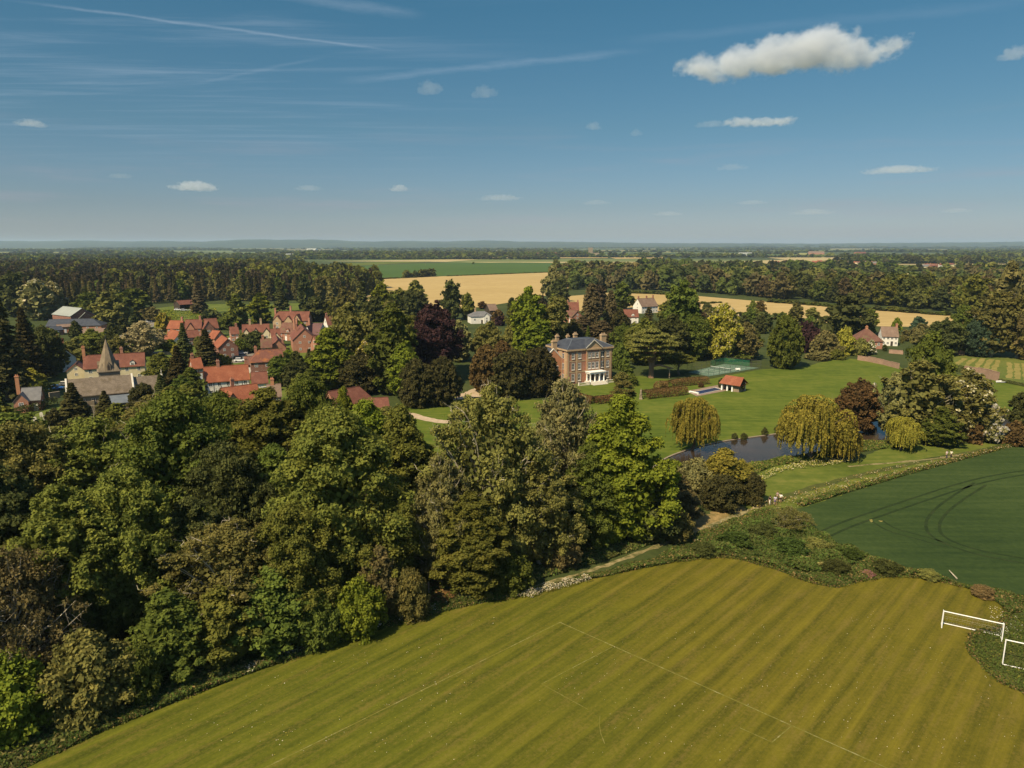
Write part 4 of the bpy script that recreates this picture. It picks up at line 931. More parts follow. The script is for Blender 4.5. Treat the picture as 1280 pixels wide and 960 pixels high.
house('cottage', 'low red roof just above the timber framed house chimney', 'house', (306, 446), (316, 445.5), 5.6, 5.5, 3.2, 'old_tile', 'brick', win=1, storeys=1)
house('cottage', 'red roofed cottage below the grey workshops', 'house', (63, 424), (78, 423), 7.0, 6.5, 4.0, 'red_tile', 'white', chim=((.6, 0, 1.2),), win=2)

# garden walls
def wall_run(label, pts, h, m='brick', th=.35, z0=0):
    l = [G(*p) for p in pts]; mb = MB(); rr = random.Random(len(label)); l2 = [l[0]]
    for a, b in zip(l[:-1], l[1:]):
        k = max(1, int((b-a).length/3)); l2 += [a.lerp(b, (i+1)/k)+Vector((rr.uniform(-.12, .12), rr.uniform(-.12, .12), 0)) for i in range(k)]
    l = l2
    for a, b in zip(l[:-1], l[1:]):
        d = (b-a); d.z = 0; d.normalize(); n = Vector((-d.y, d.x, 0))*th/2; c = n*1.35
        hh = h*rr.uniform(.90, 1.06)
        for off, za, zb in ((n, 0, hh), (c, hh, hh+.10)):
            vs = [a-off, b-off, b+off, a+off]
            mb._add([(v.x, v.y, za) for v in vs]+[(v.x, v.y, zb) for v in vs], [(0, 3, 2, 1), (4, 5, 6, 7), (0, 1, 5, 4), (1, 2, 6, 5), (2, 3, 7, 6), (3, 0, 4, 7)])
    return tag(mb.build('garden_wall', MT[m]), label, 'wall')
MT['brick_pink'] = brick('pink_brick', (.27, .155, .11), (.38, .25, .18), (.34, .27, .21))
wall_run('long weathered pink brick wall at the end of the lawn', [(1072, 450), (1085, 452), (1104, 456), (1123, 461)], 1.9, 'brick_pink')
wall_run('short pink brick wall below the white cottage', [(1111, 441.5), (1129, 443)], 1.7, 'brick_pink')
wall_run('pale pink wall behind the cut vineyard strips', [(1172, 440.5), (1206, 444)], 1.7, 'brick_pink')
wall_run('short dark brick wall at the far right trees', [(1223, 443.5), (1234, 445)], 2.0, 'brick')
wall_run('tall pink brick wall between the meadow and the vineyard strips', [(1205, 467), (1222, 470), (1248, 476.5)], 3.0, 'brick_pink')
wall_run('cream stone yard wall beside the large grey barn', [(50, 398), (70, 395), (84, 396)], 2.2, 'pale_stone', .5)
wall_run('low tan wall at the churchyard gate', [(62, 499), (75, 497)], 1.8, 'stone', .5)
wall_run('pale wall beside the winter bare tree in the village', [(160, 440), (172, 444.5), (190, 444.5), (215, 443)], 1.1, 'stone', .5)

# ------------------------------------------------------------------ church
def church():
    A = G(94, 474.5, 9); B = G(199, 466, 9); yaw = math.atan2(B.y-A.y, B.x-A.x); L = math.hypot(B.x-A.x, B.y-A.y)
    root = empty('church', (A.x, A.y, 0), yaw); tag(root, 'stone church with stone slate roofs and a pointed broach spire', 'church')
    j = L*.66; dp = 8.0; wh = 5.2; rh = 9.0
    def gable_block(nm, x0, x1, y0, y1, wh, rh, wn='wall', rn='roof'):
        ym = (y0+y1)/2; w = MB()
        w._add([(x0, y0, 0), (x1, y0, 0), (x1, y1, 0), (x0, y1, 0), (x0, y0, wh), (x1, y0, wh), (x1, y1, wh), (x0, y1, wh), (x0, ym, rh-.05), (x1, ym, rh-.05)], [(0, 1, 5, 4), (2, 3, 7, 6), (3, 0, 4, 8, 7), (1, 2, 6, 9, 5)])
        w.build(wn, MT['stone'], root)
        s = (rh-wh)/((y1-y0)/2); o = .4; r = MB()
        for sg, ye in ((-1, y0-o), (1, y1+o)):
            ze = wh-s*o
            r._add([(x0+.2, ye, ze+.2), (x1-.2, ye, ze+.2), (x1-.2, ym, rh+.2), (x0+.2, ym, rh+.2), (x0+.2, ye, ze), (x1-.2, ye, ze), (x1-.2, ym, rh), (x0+.2, ym, rh)], [(0, 1, 2, 3), (4, 7, 6, 5), (0, 4, 5, 1)])
        ro = r.build(rn, MT['stone_slate'], root)
        c = MB()                                # raised gable copings
        for xx in (x0, x1):
            for sg, ye in ((-1, y0-.35), (1, y1+.35)):
                c._add([(xx-.22, ye, wh-s*.35+.1), (xx+.22, ye, wh-s*.35+.1), (xx+.22, ym, rh+.15), (xx-.22, ym, rh+.15), (xx-.22, ye, wh-s*.35+.45), (xx+.22, ye, wh-s*.35+.45), (xx+.22, ym, rh+.5), (xx-.22, ym, rh+.5)], [(0, 3, 2, 1), (4, 5, 6, 7), (0, 1, 5, 4), (1, 2, 6, 5), (2, 3, 7, 6), (3, 0, 4, 7)])
        c.build('coping', MT['pale_stone'], ro)
    gable_block('nave', -2.2, j, -dp/2, dp/2, wh, rh)
    gable_block('chancel', j+.25, L+.5, -2.9, 3.1, 4.6, 8.2)
    cr = MB(); cr.box(L+.42, L+.58, .0, .16, 8.5, 9.9); cr.box(L+.42, L+.58, -.35, .5, 9.3, 9.46); cr.build('cross', MT['pale_stone'], root)
    # lead roofed aisle and porch towards the churchyard
    w = MB(); x0, x1, y0, y1 = j*.50, j*.98, -dp/2-4.2, -dp/2-.02
    w._add([(x0, y0, 0), (x1, y0, 0), (x1, y1, 0), (x0, y1, 0), (x0, y0, 2.9), (x1, y0, 2.9), (x1, y1, 4.3), (x0, y1, 4.3)], [(0, 1, 5, 4), (3, 0, 4, 7), (1, 2, 6, 5)]); w.build('aisle', MT['stone'], root)
    r = MB(); r._add([(x0-.2, y0-.25, 2.85), (x1+.2, y0-.25, 2.85), (x1+.2, y1, 4.45), (x0-.2, y1, 4.45), (x0-.2, y0-.25, 3.0), (x1+.2, y0-.25, 3.0), (x1+.2, y1, 4.6), (x0-.2, y1, 4.6)], [(4, 5, 6, 7), (0, 1, 5, 4), (1, 2, 6, 5), (3, 0, 4, 7)])
    r.build('aisle_roof', MT['lead'], root)
    for i in range(3): add_window(root, x0+(i+.5)*(x1-x0)/3, y0, 1.7, .8, 1.3, 0, -1, 'pale_stone', bars=True)
    for i in range(3): add_window(root, -1+i*2.4, -dp/2, 3.2, .9, 2.0, 0, -1, 'pale_stone')
    for i in range(2): add_window(root, j+1.6+i*2.4, -2.9, 2.9, .8, 1.8, 0, -1, 'pale_stone')
    b = MB()
    for xx in (-2.2, 1.4, 3.6): b.box(xx-.3, xx+.3, -dp/2-.9, -dp/2-.01, 0, 3.6)
    b.build('buttress', MT['stone'], root)
    # tower stage behind the nave, octagonal spire with broaches and lucarnes
    T = G(136.5, 466, 8.2); lx = (T.x-A.x)*math.cos(yaw)+(T.y-A.y)*math.sin(yaw); ly = -(T.x-A.x)*math.sin(yaw)+(T.y-A.y)*math.cos(yaw)
    ly = max(ly, dp/2+2.6); hw = 2.75; tz = 8.9
    t = MB(); t.box(lx-hw, lx+hw, ly-hw, ly+hw, 0, tz); to = t.build('tower', MT['stone'], root)
    c = MB(); c.box(lx-hw-.3, lx+hw+.3, ly-hw-.3, ly+hw+.3, tz, tz+.3); c.build('tower_cornice', MT['stone'], to)
    apex = zat(423, A.y+math.sin(yaw)*lx+math.cos(yaw)*ly)
    s = MB(); n = 8; zb = tz+.3; ring = [(lx+hw*1.02/math.cos(math.pi/8)*math.cos(math.pi/8+k*math.pi/4), ly+hw*1.02/math.cos(math.pi/8)*math.sin(math.pi/8+k*math.pi/4)) for k in range(8)]
    s._add([(x, y, zb) for x, y in ring]+[(lx, ly, apex)], [(k, (k+1) % 8, 8) for k in range(8)])
    for sx in (-1, 1):
        for sy in (-1, 1):
            p = [(lx+sx*hw, ly+sy*hw, zb), (lx+sx*hw, ly+sy*hw*.40, zb), (lx+sx*hw*.40, ly+sy*hw, zb), (lx+sx*hw*.58, ly+sy*hw*.58, zb+2.2)]
            s._add(p, [(0, 1, 3), (0, 3, 2), (1, 2, 3)])
    so = s.build('spire', MT['spire_stone'], root)
    for ax, ay in ((0, -1), (1, 0), (-1, 0), (0, 1)):
        m = MB(); tx, ty = -ay, ax
        f = lambda u, d, z: (lx+tx*u+ax*d, ly+ty*u+ay*d, z)
        m._add([f(-.5, hw+.05, zb), f(.5, hw+.05, zb), f(.5, hw+.05, zb+1.6), f(0, hw+.05, zb+2.6), f(-.5, hw+.05, zb+1.6), f(-.5, hw*.3, zb), f(.5, hw*.3, zb), f(.5, hw*.3, zb+1.6), f(0, hw*.3, zb+2.6), f(-.5, hw*.3, zb+1.6)],
               [(0, 1, 2, 3, 4), (1, 6, 7, 2), (0, 4, 9, 5), (2, 7, 8, 3), (4, 3, 8, 9)])
        lo = m.build('lucarne', MT['spire_stone'], so)
        k = MB(); k._add([f(-.28, hw+.07, zb+.25), f(.28, hw+.07, zb+.25), f(.28, hw+.07, zb+1.4), f(0, hw+.07, zb+1.95), f(-.28, hw+.07, zb+1.4)], [(0, 1, 2, 3, 4)]); k.build('opening', MT['timber'], lo)
    MB().lathe([(.07, apex-.3), (.05, apex+.9)], 6, (lx, ly, 0)).build('finial', MT['metal'], root)
church()

# ------------------------------------------------------------------ the mansion
def mansion():
    A = G(709.5, 437, 11.6); B = G(765.4, 432.6, 11.6); yaw = math.atan2(B.y-A.y, B.x-A.x); Wd = math.hypot(B.x-A.x, B.y-A.y); Dp = 13.0
    root = empty('mansion', (A.x, A.y, 0), yaw); tag(root, 'three storey red brick mansion with buff dressings, central pediment and white columned porch', 'mansion')
    H = 11.0
    def bx(name, m, *a, parent=None):
        mb = MB()
        for q_ in a: mb.box(*q_)
        return mb.build(name, MT[m], parent or root)
    bx('wall', 'brick', (0, Wd, 0, Dp, 0, H))
    c0, c1 = Wd*.405, Wd*.715; pj = .35
    bx('centre_bay', 'brick', (c0, c1, -pj, .01, 0, H-.05))
    # buff brick pilasters, quoins, bands
    pil = []
    for x in (0, Wd*.205, Wd*.965, Wd*.84): pil.append((x-.02 if x < 1 else x-.28, x+.62 if x < 1 else x+.28, -.10, 0, 0, H-.1))
    for x in (c0, c1-.5): pil.append((x, x+.5, -pj-.09, -pj, 0, H-.1))
    [bx('pilaster', 'brick_buff', pp) for pp in pil]
    for bb in ((.65, c0-.02, -.07, 0, 3.75, 4.2), (c1+.02, Wd-.35, -.07, 0, 3.75, 4.2), (.65, c0-.02, -.07, 0, 7.35, 7.75), (c1+.02, Wd-.35, -.07, 0, 7.35, 7.75), (c0+.52, c1-.52, -pj-.07, -pj, 3.75, 4.2), (c0+.52, c1-.52, -pj-.07, -pj, 7.35, 7.75)): bx('band_course', 'brick_buff', bb)
    bx('side_panel', 'brick_buff', (-.08, 0, .3, 1.9, 0, H-.1), (-.08, 0, 3.3, 5.2, 0, H-.1), (-.08, 0, Dp-1.5, Dp-.2, 0, H-.1))
    bx('cornice', 'brick_buff', (-.45, c0-.3, -.45, -.02, H, H+.55), (c1+.3, Wd+.45, -.45, -.02, H, H+.55), (-.45, -.02, -.02, Dp+.45, H, H+.55), (Wd+.02, Wd+.45, -.02, Dp+.45, H, H+.55), (c0-.3, c1+.3, -pj-.4, -.02, H+.003, H+.5))
    # pediment
    cm = (c0+c1)/2; hw_ = (c1-c0)/2+.3; ph = 2.5; p = MB(); y0 = -pj-.1
    p._add([(cm-hw_, y0, H+.5), (cm+hw_, y0, H+.5), (cm, y0, H+.5+ph), (cm-hw_, 2.5, H+.5), (cm+hw_, 2.5, H+.5), (cm, 3.5, H+.5+ph)], [(0, 1, 2)]); po = p.build('pediment', MT['brick_buff'], root)
    k = MB()
    for s in (-1, 1):
        k._add([(cm+s*(hw_+.3), y0-.3, H+.42), (cm, y0-.3, H+.6+ph), (cm, 4.6, H+.6+ph), (cm+s*(hw_+.3), 1.0, H+.42), (cm+s*(hw_+.3), y0-.3, H+.66), (cm, y0-.3, H+.86+ph), (cm, 4.6, H+.86+ph), (cm+s*(hw_+.3), 1.0, H+.66)], [(4, 5, 6, 7), (0, 3, 2, 1), (0, 1, 5, 4), (0, 4, 7, 3)])
    k.build('pediment_roof', MT['slate'], po)
    tri = MB()
    for s in (-1, 1): tri._add([(cm+s*(hw_+.32), y0-.36, H+.40), (cm, y0-.36, H+.58+ph), (cm, y0-.36, H+.95+ph), (cm+s*(hw_+.32), y0-.36, H+.75), (cm+s*(hw_+.32), y0-.3, H+.40), (cm, y0-.3, H+.58+ph), (cm, y0-.3, H+.95+ph), (cm+s*(hw_+.32), y0-.3, H+.75)], [(0, 1, 2, 3), (2, 3, 7, 6), (0, 4, 5, 1)])
    tri.build('raking_cornice', MT['pale_stone'], po)
    # hipped slate roof round a flat lead top
    r = MB(); z0, z1 = H+.55, H+3.1; o = .42; iy0, iy1, ix0, ix1 = 4.6, Dp-4.6, 4.6, Wd-4.6
    r._add([(-o, -o, z0), (Wd+o, -o, z0), (Wd+o, Dp+o, z0), (-o, Dp+o, z0), (ix0, iy0, z1), (ix1, iy0, z1), (ix1, iy1, z1), (ix0, iy1, z1), (-o, -o, z0-.02), (Wd+o, -o, z0-.02), (Wd+o, Dp+o, z0-.02), (-o, Dp+o, z0-.02)],
           [(0, 1, 5, 4), (1, 2, 6, 5), (2, 3, 7, 6), (3, 0, 4, 7), (4, 5, 6, 7), (8, 11, 10, 9)])
    ro = r.build('roof', MT['slate'], root)
    l = MB()
    for a, b in (((-o, -o, z0), (ix0, iy0, z1)), ((Wd+o, -o, z0), (ix1, iy0, z1)), ((ix0, iy0, z1), (ix1, iy0, z1)), ((ix0, iy0, z1), (ix0, iy1, z1))): l.tube([a, b], .11, 5)
    l.build('lead_hip', MT['lead'], ro)
    for x, y, w, d, h in ((Wd-1.5, 3.4, 1.9, 1.1, 3.9), (3.0, Dp-1.4, 1.1, .8, 3.3), (6.0, Dp-3.4, .9, .8, 3.4), (10.4, Dp-1.2, 1.3, .9, 3.5), (-1.2, 6.5, 1.7, 1.0, 2.4)):
        mb = MB(); zb = H-.5 if x > 0 else 6; mb.box(x-w/2, x+w/2, y-d/2, y+d/2, zb, H+h); mb.box(x-w/2-.14, x+w/2+.14, y-d/2-.14, y+d/2+.14, H+h, H+h+.3); mb.box(x-w/2, x+w/2, y-d/2, y+d/2, H+h+.3, H+h+.5)
        for s in (-.3, 0, .3): mb.lathe([(.13, H+h+.5), (.11, H+h+1.0)], 6, (x+s*w, y, 0))
        mb.build('chimney', MT['brick_buff'], ro)
    # windows 2 - 3 - 2 on three floors, white sashes with red brick surrounds set in buff panels
    xs = [(.125, 0), (.265, 0), (.475, 1), (.56, 1), (.645, 1), (.775, 0), (.90, 0)]
    for fx, cen in xs:
        x = Wd*fx; y = -pj if cen else 0
        for z, h in ((2.1, 2.3), (5.75, 2.1), (9.2, 1.75)):
            if cen and z < 3: continue
            s = MB(); s.box(x-.82, x-.55, y-.06, y, z-h/2-.1, z+h/2+.1); s.box(x+.55, x+.82, y-.06, y, z-h/2-.1, z+h/2+.1); s.box(x-.82, x+.82, y-.06, y, z+h/2+.1, z+h/2+.42)
            s.build('window_surround', MT['brick_pink'], root)
            b_ = MB(); b_.box(x-.62, x+.62, y-.22, y, z-h/2-.16, z-h/2); b_.build('sill', MT['pale_stone'], root)
            add_window(root, x, y, z, 1.10, h, 0, -1, t=.05)
    for yy in (2.6, 6.6, 9.6):
        for z, h in ((2.1, 2.2), (5.75, 2.0), (9.2, 1.7)): add_window(root, 0, yy, z, 1.05, h, -1, 0)
    # service wing on the left with shaped orange gable
    w = MB(); x0, x1, yb, yf, wh, rh = -6.5, -.02, 9.5, 3.4, 8.2, 11.3; ym = (yb+yf)/2
    w._add([(x0, yf, 0), (x1, yf, 0), (x1, yb, 0), (x0, yb, 0), (x0, yf, wh), (x1, yf, wh), (x1, yb, wh), (x0, yb, wh), ((x0+x1)/2, yf, rh), ((x0+x1)/2, yb, rh)], [(0, 1, 5, 8, 4), (3, 0, 4, 7), (2, 3, 7, 9, 6)])
    w.build('wing', MT['brick_orange'], root)
    k = MB(); xm = (x0+x1)/2
    for s, xe in ((-1, x0-.3), (1, x1)):
        k._add([(xe, yf+.2, wh-.1), (xm, yf+.2, rh+.05), (xm, yb+.3, rh+.05), (xe, yb+.3, wh-.1), (xe, yf+.2, wh+.1), (xm, yf+.2, rh+.25), (xm, yb+.3, rh+.25), (xe, yb+.3, wh+.1)], [(4, 5, 6, 7), (0, 3, 2, 1), (0, 1, 5, 4), (0, 4, 7, 3)])
    k.build('wing_roof', MT['slate'], root)
    c = MB()
    for s, xe in ((-1, x0-.2), (1, x1-.02)): c._add([(xe, yf-.1, wh), (xm, yf-.1, rh+.1), (xm, yf+.3, rh+.1), (xe, yf+.3, wh), (xe, yf-.1, wh+.4), (xm, yf-.1, rh+.5), (xm, yf+.3, rh+.5), (xe, yf+.3, wh+.4)], [(4, 5, 6, 7), (0, 1, 5, 4), (2, 3, 7, 6), (0, 4, 7, 3)])
    c.build('wing_coping', MT['pale_stone'], root)
    for z in (2.0, 5.2): 
        for xx in (x0+1.8, x0+4.6): add_window(root, xx, yf, z, 1.0, 1.5, 0, -1)
    # porch: platform with steps, four round columns, flat entablature
    e0, e1 = c0-.3, c1+.35; yp = -3.1
    st = MB(); st.box(e0-.3, e1+.3, yp-.5, -pj-.01, 0, .75)
    for i in range(4): st.box(e0+.2+.0*i, e1-.2, yp-.5-.42*(i+1), yp-.5-.42*i, 0, .60-.15*i)
    st.build('steps', MT['pale_stone'], root)
    en = MB(); en.box(e0, e1, yp-.1, -pj-.01, 3.35, 3.85); en.box(e0-.2, e1+.2, yp-.3, -pj-.01, 3.85, 4.02); en.build('porch_roof', MT['paint'], root)
    cols = [(e0+.4, yp+.3), (e0+.4+(e1-e0-.8)/3, yp+.3), (e0+.4+(e1-e0-.8)*2/3, yp+.3), (e1-.4, yp+.3), (e0+.4, -pj-.35), (e1-.4, -pj-.35)]
    for x, y in cols:
        MB().lathe([(.30, .75), (.30, .9), (.21, .95), (.22, 1.8), (.18, 3.1), (.19, 3.15), (.28, 3.25), (.28, 3.349)], 12, (x, y, 0)).build('column', MT['paint'], root, True)
    d = MB(); d.box(cm-.7, cm+.7, -pj-.06, -pj+.01, .76, 3.1); do = d.build('door', MT['timber'], root); MB().box(cm+.5, cm+.58, -pj-.13, -pj-.06, 1.8, 1.9).build('handle', MT['paint'], do)
    for s in (-1.7, 1.7): add_window(root, cm+s, -pj, 2.1, .8, 2.1, 0, -1)
    # downpipes
    bx('downpipe', 'metal', (Wd*.80, Wd*.80+.12, -.16, -.03, 0, H), (-.16, -.05, 2.55, 2.67, 0, H))
    return A, yaw, Wd
mA, mYaw, mW = mansion()
def mloc(x, y, z=0): return Vector((mA.x+math.cos(mYaw)*x-math.sin(mYaw)*y, mA.y+math.sin(mYaw)*x+math.cos(mYaw)*y, z))
def balustrade(label, x0, x1, y):
    p = mloc((x0+x1)/2, y); r = empty('balustrade', p, mYaw); tag(r, label, 'balustrade'); L = (x1-x0)/2
    mb = MB(); mb.box(-L, L, -.16, .16, 0, .18); mb.box(-L, L, -.16, .16, .80, .95); mb.box(-L-.12, -L+.28, -.2, .2, 0, 1.15); mb.box(L-.28, L+.12, -.2, .2, 0, 1.15); mb.build('rail', MT['pale_stone'], r)
    b = MB(); n = int((x1-x0)/.35)
    for i in range(1, n): b.lathe([(.05, .18), (.09, .4), (.05, .72), (.06, .8)], 6, (-L+i*2*L/n, 0, 0))
    b.build('balusters', MT['pale_stone'], r)
balustrade('pale stone balustrade left of the mansion porch steps', 2.2, mW*.36, -3.6)
balustrade('pale stone balustrade right of the mansion porch steps', mW*.76, mW*.99, -3.4)
# ------------------------------------------------------------------ trees one can point at: (kind, x, top, base, width, colour, label)
T = tree
# wood in the foreground, along the field edge from left to right
T('bush', 8, 820, 916, 100, 'bright', 'large bright green shrub in the bottom left corner beside the field')
T('bare', 32, 690, 888, 165, 'brown', 'brown half bare tree with pale twigs at the lower left edge', bark=PALEBARK)
T('bush', 118, 792, 888, 92, 'olive', 'olive brown rounded shrub second from the left along the field edge')
T('bush', 176, 806, 876, 48, 'green', 'narrow low green shrub between two larger ones at the field edge')
T('sapling', 218, 735, 858, 92, 'green', 'bright young tree leaning out over the field edge at the lower left')
T('sapling', 283, 728, 842, 84, 'oak', 'young tree with a pale forked trunk showing beside the field', bark=PALEBARK)
T('sapling', 345, 705, 826, 95, 'green', 'green young tree right of the pale forked trunk')
T('bush', 395, 740, 806, 54, 'green', 'small green shrub at the foot of the big round oak')
T('bush', 448, 725, 792, 58, 'bright', 'bright green shrub below the big oak near white flowers')
T('sapling', 478, 680, 780, 56, 'brown', 'thin reddish twigged young tree near the field edge', bark=REDBARK)
T('bush', 512, 710, 770, 44, 'olive', 'olive shrub in the gap beside the rail fence')
T('tall', 20, 585, 820, 120, 'dark', 'dark tree at the left edge behind the half bare one')
T('tall', 98, 612, 830, 130, 'oak', 'tall oak green tree behind the olive shrub at the lower left')
T('oak', 172, 590, 805, 140, 'oak', 'broad tree with yellow green clumps left of the deep dark gap')
T('oak', 45, 538, 745, 150, 'olive', 'olive crowned tree with bare twigs at the left edge of the wood')
T('ash', 135, 528, 720, 165, 'oak', 'wide ash with pale twigs fanning over its top at the left')
T('oak', 235, 502, 735, 165, 'green', 'big dark domed tree rising behind the ash, left half of the wood')
T('oak', 290, 560, 745, 110, 'dark', 'shaded tree between the dark dome and the big round oak')
T('ash', 300, 655, 815, 150, 'olive', 'low olive ash with brown twigs in the middle of the left wood')
T('tall', 252, 625, 785, 90, 'dark', 'dark narrow tree at the edge of the deep gap')
T('oak', 372, 640, 800, 120, 'oak', 'leafy tree in front of the big round oak')
T('oak', 428, 522, 760, 190, 'oak', 'big round oak with an even crown in the middle of the wood')
T('oak', 478, 610, 762, 115, 'oak', 'oak standing against the right side of the big round one')
T('ash', 205, 505, 640, 120, 'olive', 'pale twigged ash top beside the churchyard')
T('tall', 342, 490, 655, 110, 'oak', 'tree hiding the foot of the bright orange roof')
T('oak', 392, 480, 640, 100, 'green', 'leafy tree top just right of the bright orange roof')
T('maple', 350, 560, 700, 110, 'green', 'green maple lit on its left in the middle of the wood')
T('maple', 462, 503, 650, 105, 'bright', 'bright maple in front of the dark red cottage roof')
T('maple', 505, 512, 670, 110, 'oak', 'yellow green maple at the bend of the gravel drive')
T('maple', 434, 487, 600, 44, 'bright', 'slim bright maple top covering part of the dark red roof')
T('ash', 553, 575, 742, 90, 'brown', 'brown twigged ash left of the tall gnarled ash')
T('ash', 612, 488, 728, 138, 'olive', 'tall gnarled ash with thick pale twisting branches')
T('tall', 588, 620, 752, 105, 'oak', 'ivy green tree at the foot of the tall gnarled ash')
T('ash', 672, 565, 720, 105, 'olive', 'yellow brown ash with drooping twigs right of the gnarled ash')
T('ash', 702, 482, 672, 105, 'pale', 'pale yellow olive ash below the brick mansion')
T('maple', 735, 556, 690, 90, 'green', 'green maple between the pale ash and the bright conical one')
T('maple', 772, 500, 686, 132, 'bright', 'bright yellow green conical maple rising to the mansion lawn')
T('sapling', 806, 598, 682, 60, 'dark', 'dark low tree at the right foot of the bright conical maple')
T('bush', 640, 690, 738, 50, 'green', 'green shrub overhanging the footpath below the ashes')
T('bush', 700, 668, 706, 46, 'brown', 'brown shrub beside the footpath bend')
T('bush', 845, 640, 676, 44, 'olive', 'olive shrub left of the dry grass bank')
T('oak', 288, 497, 650, 100, 'green', 'green tree top against the eaves of the bright orange roofed cottage')
# bramble and nettle mounds on the rough verge
for px_, py_, w_, c_, lb_ in ((880, 690, 22, 'scrub', 'low bramble mound nearest the left tip of the rough verge'), (918, 680, 30, 'herb', 'wide nettle mound above the peak of the mown field'), (955, 668, 26, 'scrub', 'bramble mound below the bare thorns'), (985, 690, 34, 'herb', 'largest nettle mound in the middle of the rough verge'), (1018, 684, 24, 'olive', 'olive bramble beside the dead brambles'), (1045, 714, 26, 'scrub', 'bramble in the dip of the mown field edge'), (1062, 696, 22, 'herb', 'nettle mound on the crop side of the verge'), (1108, 712, 24, 'scrub', 'bramble above the second bulge of the mown field'), (1160, 720, 18, 'olive', 'small olive bramble between crop and mown field'), (1228, 742, 20, 'straw', 'straw coloured tussock mound above the left goal')):
    T('bush', px_, py_-w_*.42, py_+3, w_*1.5, c_, lb_, name='bramble_bush')
# pond side scrub
T('sapling', 842, 590, 652, 66, 'brown', 'reddish brown scrub tree above the dry grass bank', bark=REDBARK)
T('bush', 868, 578, 622, 60, 'pale', 'greyish scrub bush at the near end of the pond')
T('sapling', 902, 563, 624, 66, 'gold', 'golden leaved bush overhanging the near shore of the pond')
T('bush', 900, 597, 636, 58, 'yew', 'dark green bush beside the pale tree stump')
T('bush', 940, 594, 629, 34, 'yew', 'round dark bush nearest the walkers')
T('bush', 925, 578, 606, 36, 'gold', 'small golden bush right of the dark ones at the pond')
T('bare', 985, 634, 664, 38, 'olive', 'small bare thorn tree at the corner of the dark crop field')
T('bare', 1003, 640, 660, 26, 'olive', 'second bare thorn beside the crop corner')
# willows and pond trees
T('willow', 866, 500, 563, 58, 'gold', 'golden weeping willow left of the pond standing on the lawn', rz=.4)
T('willow', 1014, 499, 572, 84, 'gold', 'large golden willow sprawling over the middle of the pond', rz=2.0)
T('willow', 1050, 536, 573, 46, 'gold', 'lower sprawling willow joined to the right of the large golden one', rz=1.0)
T('willow', 1126, 524, 562, 44, 'gold', 'low golden willow bush right of the pond gap', rz=3.0)
T('oak', 1070, 474, 540, 50, 'rust', 'dark bronze leaved tree standing over the pond')
T('sapling', 1088, 482, 530, 20, 'pale', 'white flowering thorn behind the dark bronze tree', bloom='white')
T('oak', 1152, 420, 535, 60, 'green', 'tall chestnut rising above the tree group right of the pond')
T('ash', 1112, 468, 545, 46, 'pale', 'thin pale brown ash left of the tall chestnut')
T('ash', 1143, 455, 548, 84, 'olive', 'wide olive ash in front of the tall chestnut')
T('oak', 1200, 464, 548, 74, 'olive', 'chestnut covered in cream candles right of the tall one', bloom='blossom')
T('maple', 1173, 510, 557, 50, 'green', 'fresh green low tree at the foot of the pond group')
T('bush', 1212, 524, 553, 32, 'rust', 'dark brown bush under the candle covered chestnut')
T('sapling', 1237, 508, 554, 30, 'pale', 'white flowering hawthorn at the right end of the pond group', bloom='white')
T('ash', 1180, 480, 550, 50, 'olive', 'grey twigged ash in the middle of the pond group')
T('oak', 1278, 488, 548, 40, 'dark', 'dark tree at the right edge of the frame by the water')
T('bush', 1268, 528, 556, 32, 'rust', 'olive brown bush below the dark tree at the right edge')
T('bush', 918, 542, 549, 9, 'dark', 'clipped shrub on the pond kerb nearest the willow')
T('bush', 930, 541.5, 549, 10, 'dark', 'second clipped shrub on the pond kerb from the willow')
T('bush', 955.5, 534.5, 544, 8, 'dark', 'upright clipped shrub alone on the pond kerb')
T('bush', 973, 532, 541, 12, 'dark', 'wide clipped shrub on the pond kerb next to the big willow')
T('bush', 1250, 540, 550, 22, 'pale', 'pale scrub on the near bank at the right of the pond')
# mansion grounds
T('round', 980, 397, 460, 42, 'green', 'dense rounded green tree alone on the lawn edge')
T('oak', 902, 383, 450, 46, 'yellow', 'chestnut with yellow cream blossom behind the tennis court', bloom='blossom')
T('oak', 930, 404, 450, 34, 'brown', 'purplish brown tree right of the blossoming chestnut')
T('bush', 915, 432, 449, 50, 'green', 'low green laurels behind the tennis court')
T('tall', 851, 352, 447, 46, 'green', 'tallest green tree behind the spreading cedar')
T('oak', 868, 392, 450, 40, 'green', 'green tree between the tallest one and the blossoming chestnut')
T('oak', 835, 395, 452, 50, 'dark', 'dark tree right behind the cedar crown')
T('oak', 803, 399, 456, 46, 'oak', 'oak behind the mansion corner, left of the cedar')
T('bush', 775, 432, 462, 24, 'green', 'light green shrub against the mansion right corner')
T('cedar', 812, 414, 472.5, 70, 'olive', 'old cedar with a bare forked trunk and flat spreading pads', bark=REDBARK)
T('cedar', 848, 442, 468, 44, 'oak', 'low spreading cedar bough mass between the trunk and the tennis court', name='cedar_tree')
T('bush', 790, 470, 482, 16, 'green', 'round clipped bush right of the mansion')
T('bush', 777, 466, 481, 22, 'olive', 'broad clipped bush right of the porch balustrade')
T('sapling', 783, 455, 479, 24, 'green', 'young green tree on the lawn right of the mansion')
T('column', 701, 452, 486, 20, 'bright', 'dummy') if False else None
T('cedar', 778, 478, 530, 36, 'olive', 'tiered topiary pine standing below the mansion lawn')
T('bare', 706, 474, 498, 34, 'twig', 'leafless pale shrub tree at the left foot of the mansion')
T('round', 673, 436, 494, 50, 'yew', 'dark yew touching the left wall of the mansion')
T('round', 640, 438, 496, 56, 'yew', 'second dark yew left of the mansion')
T('round', 608, 434, 490, 42, 'rust', 'bronze topped yew left of the second dark one')
T('round', 522, 450, 508, 46, 'yew', 'dark yew left of the gravel forecourt')
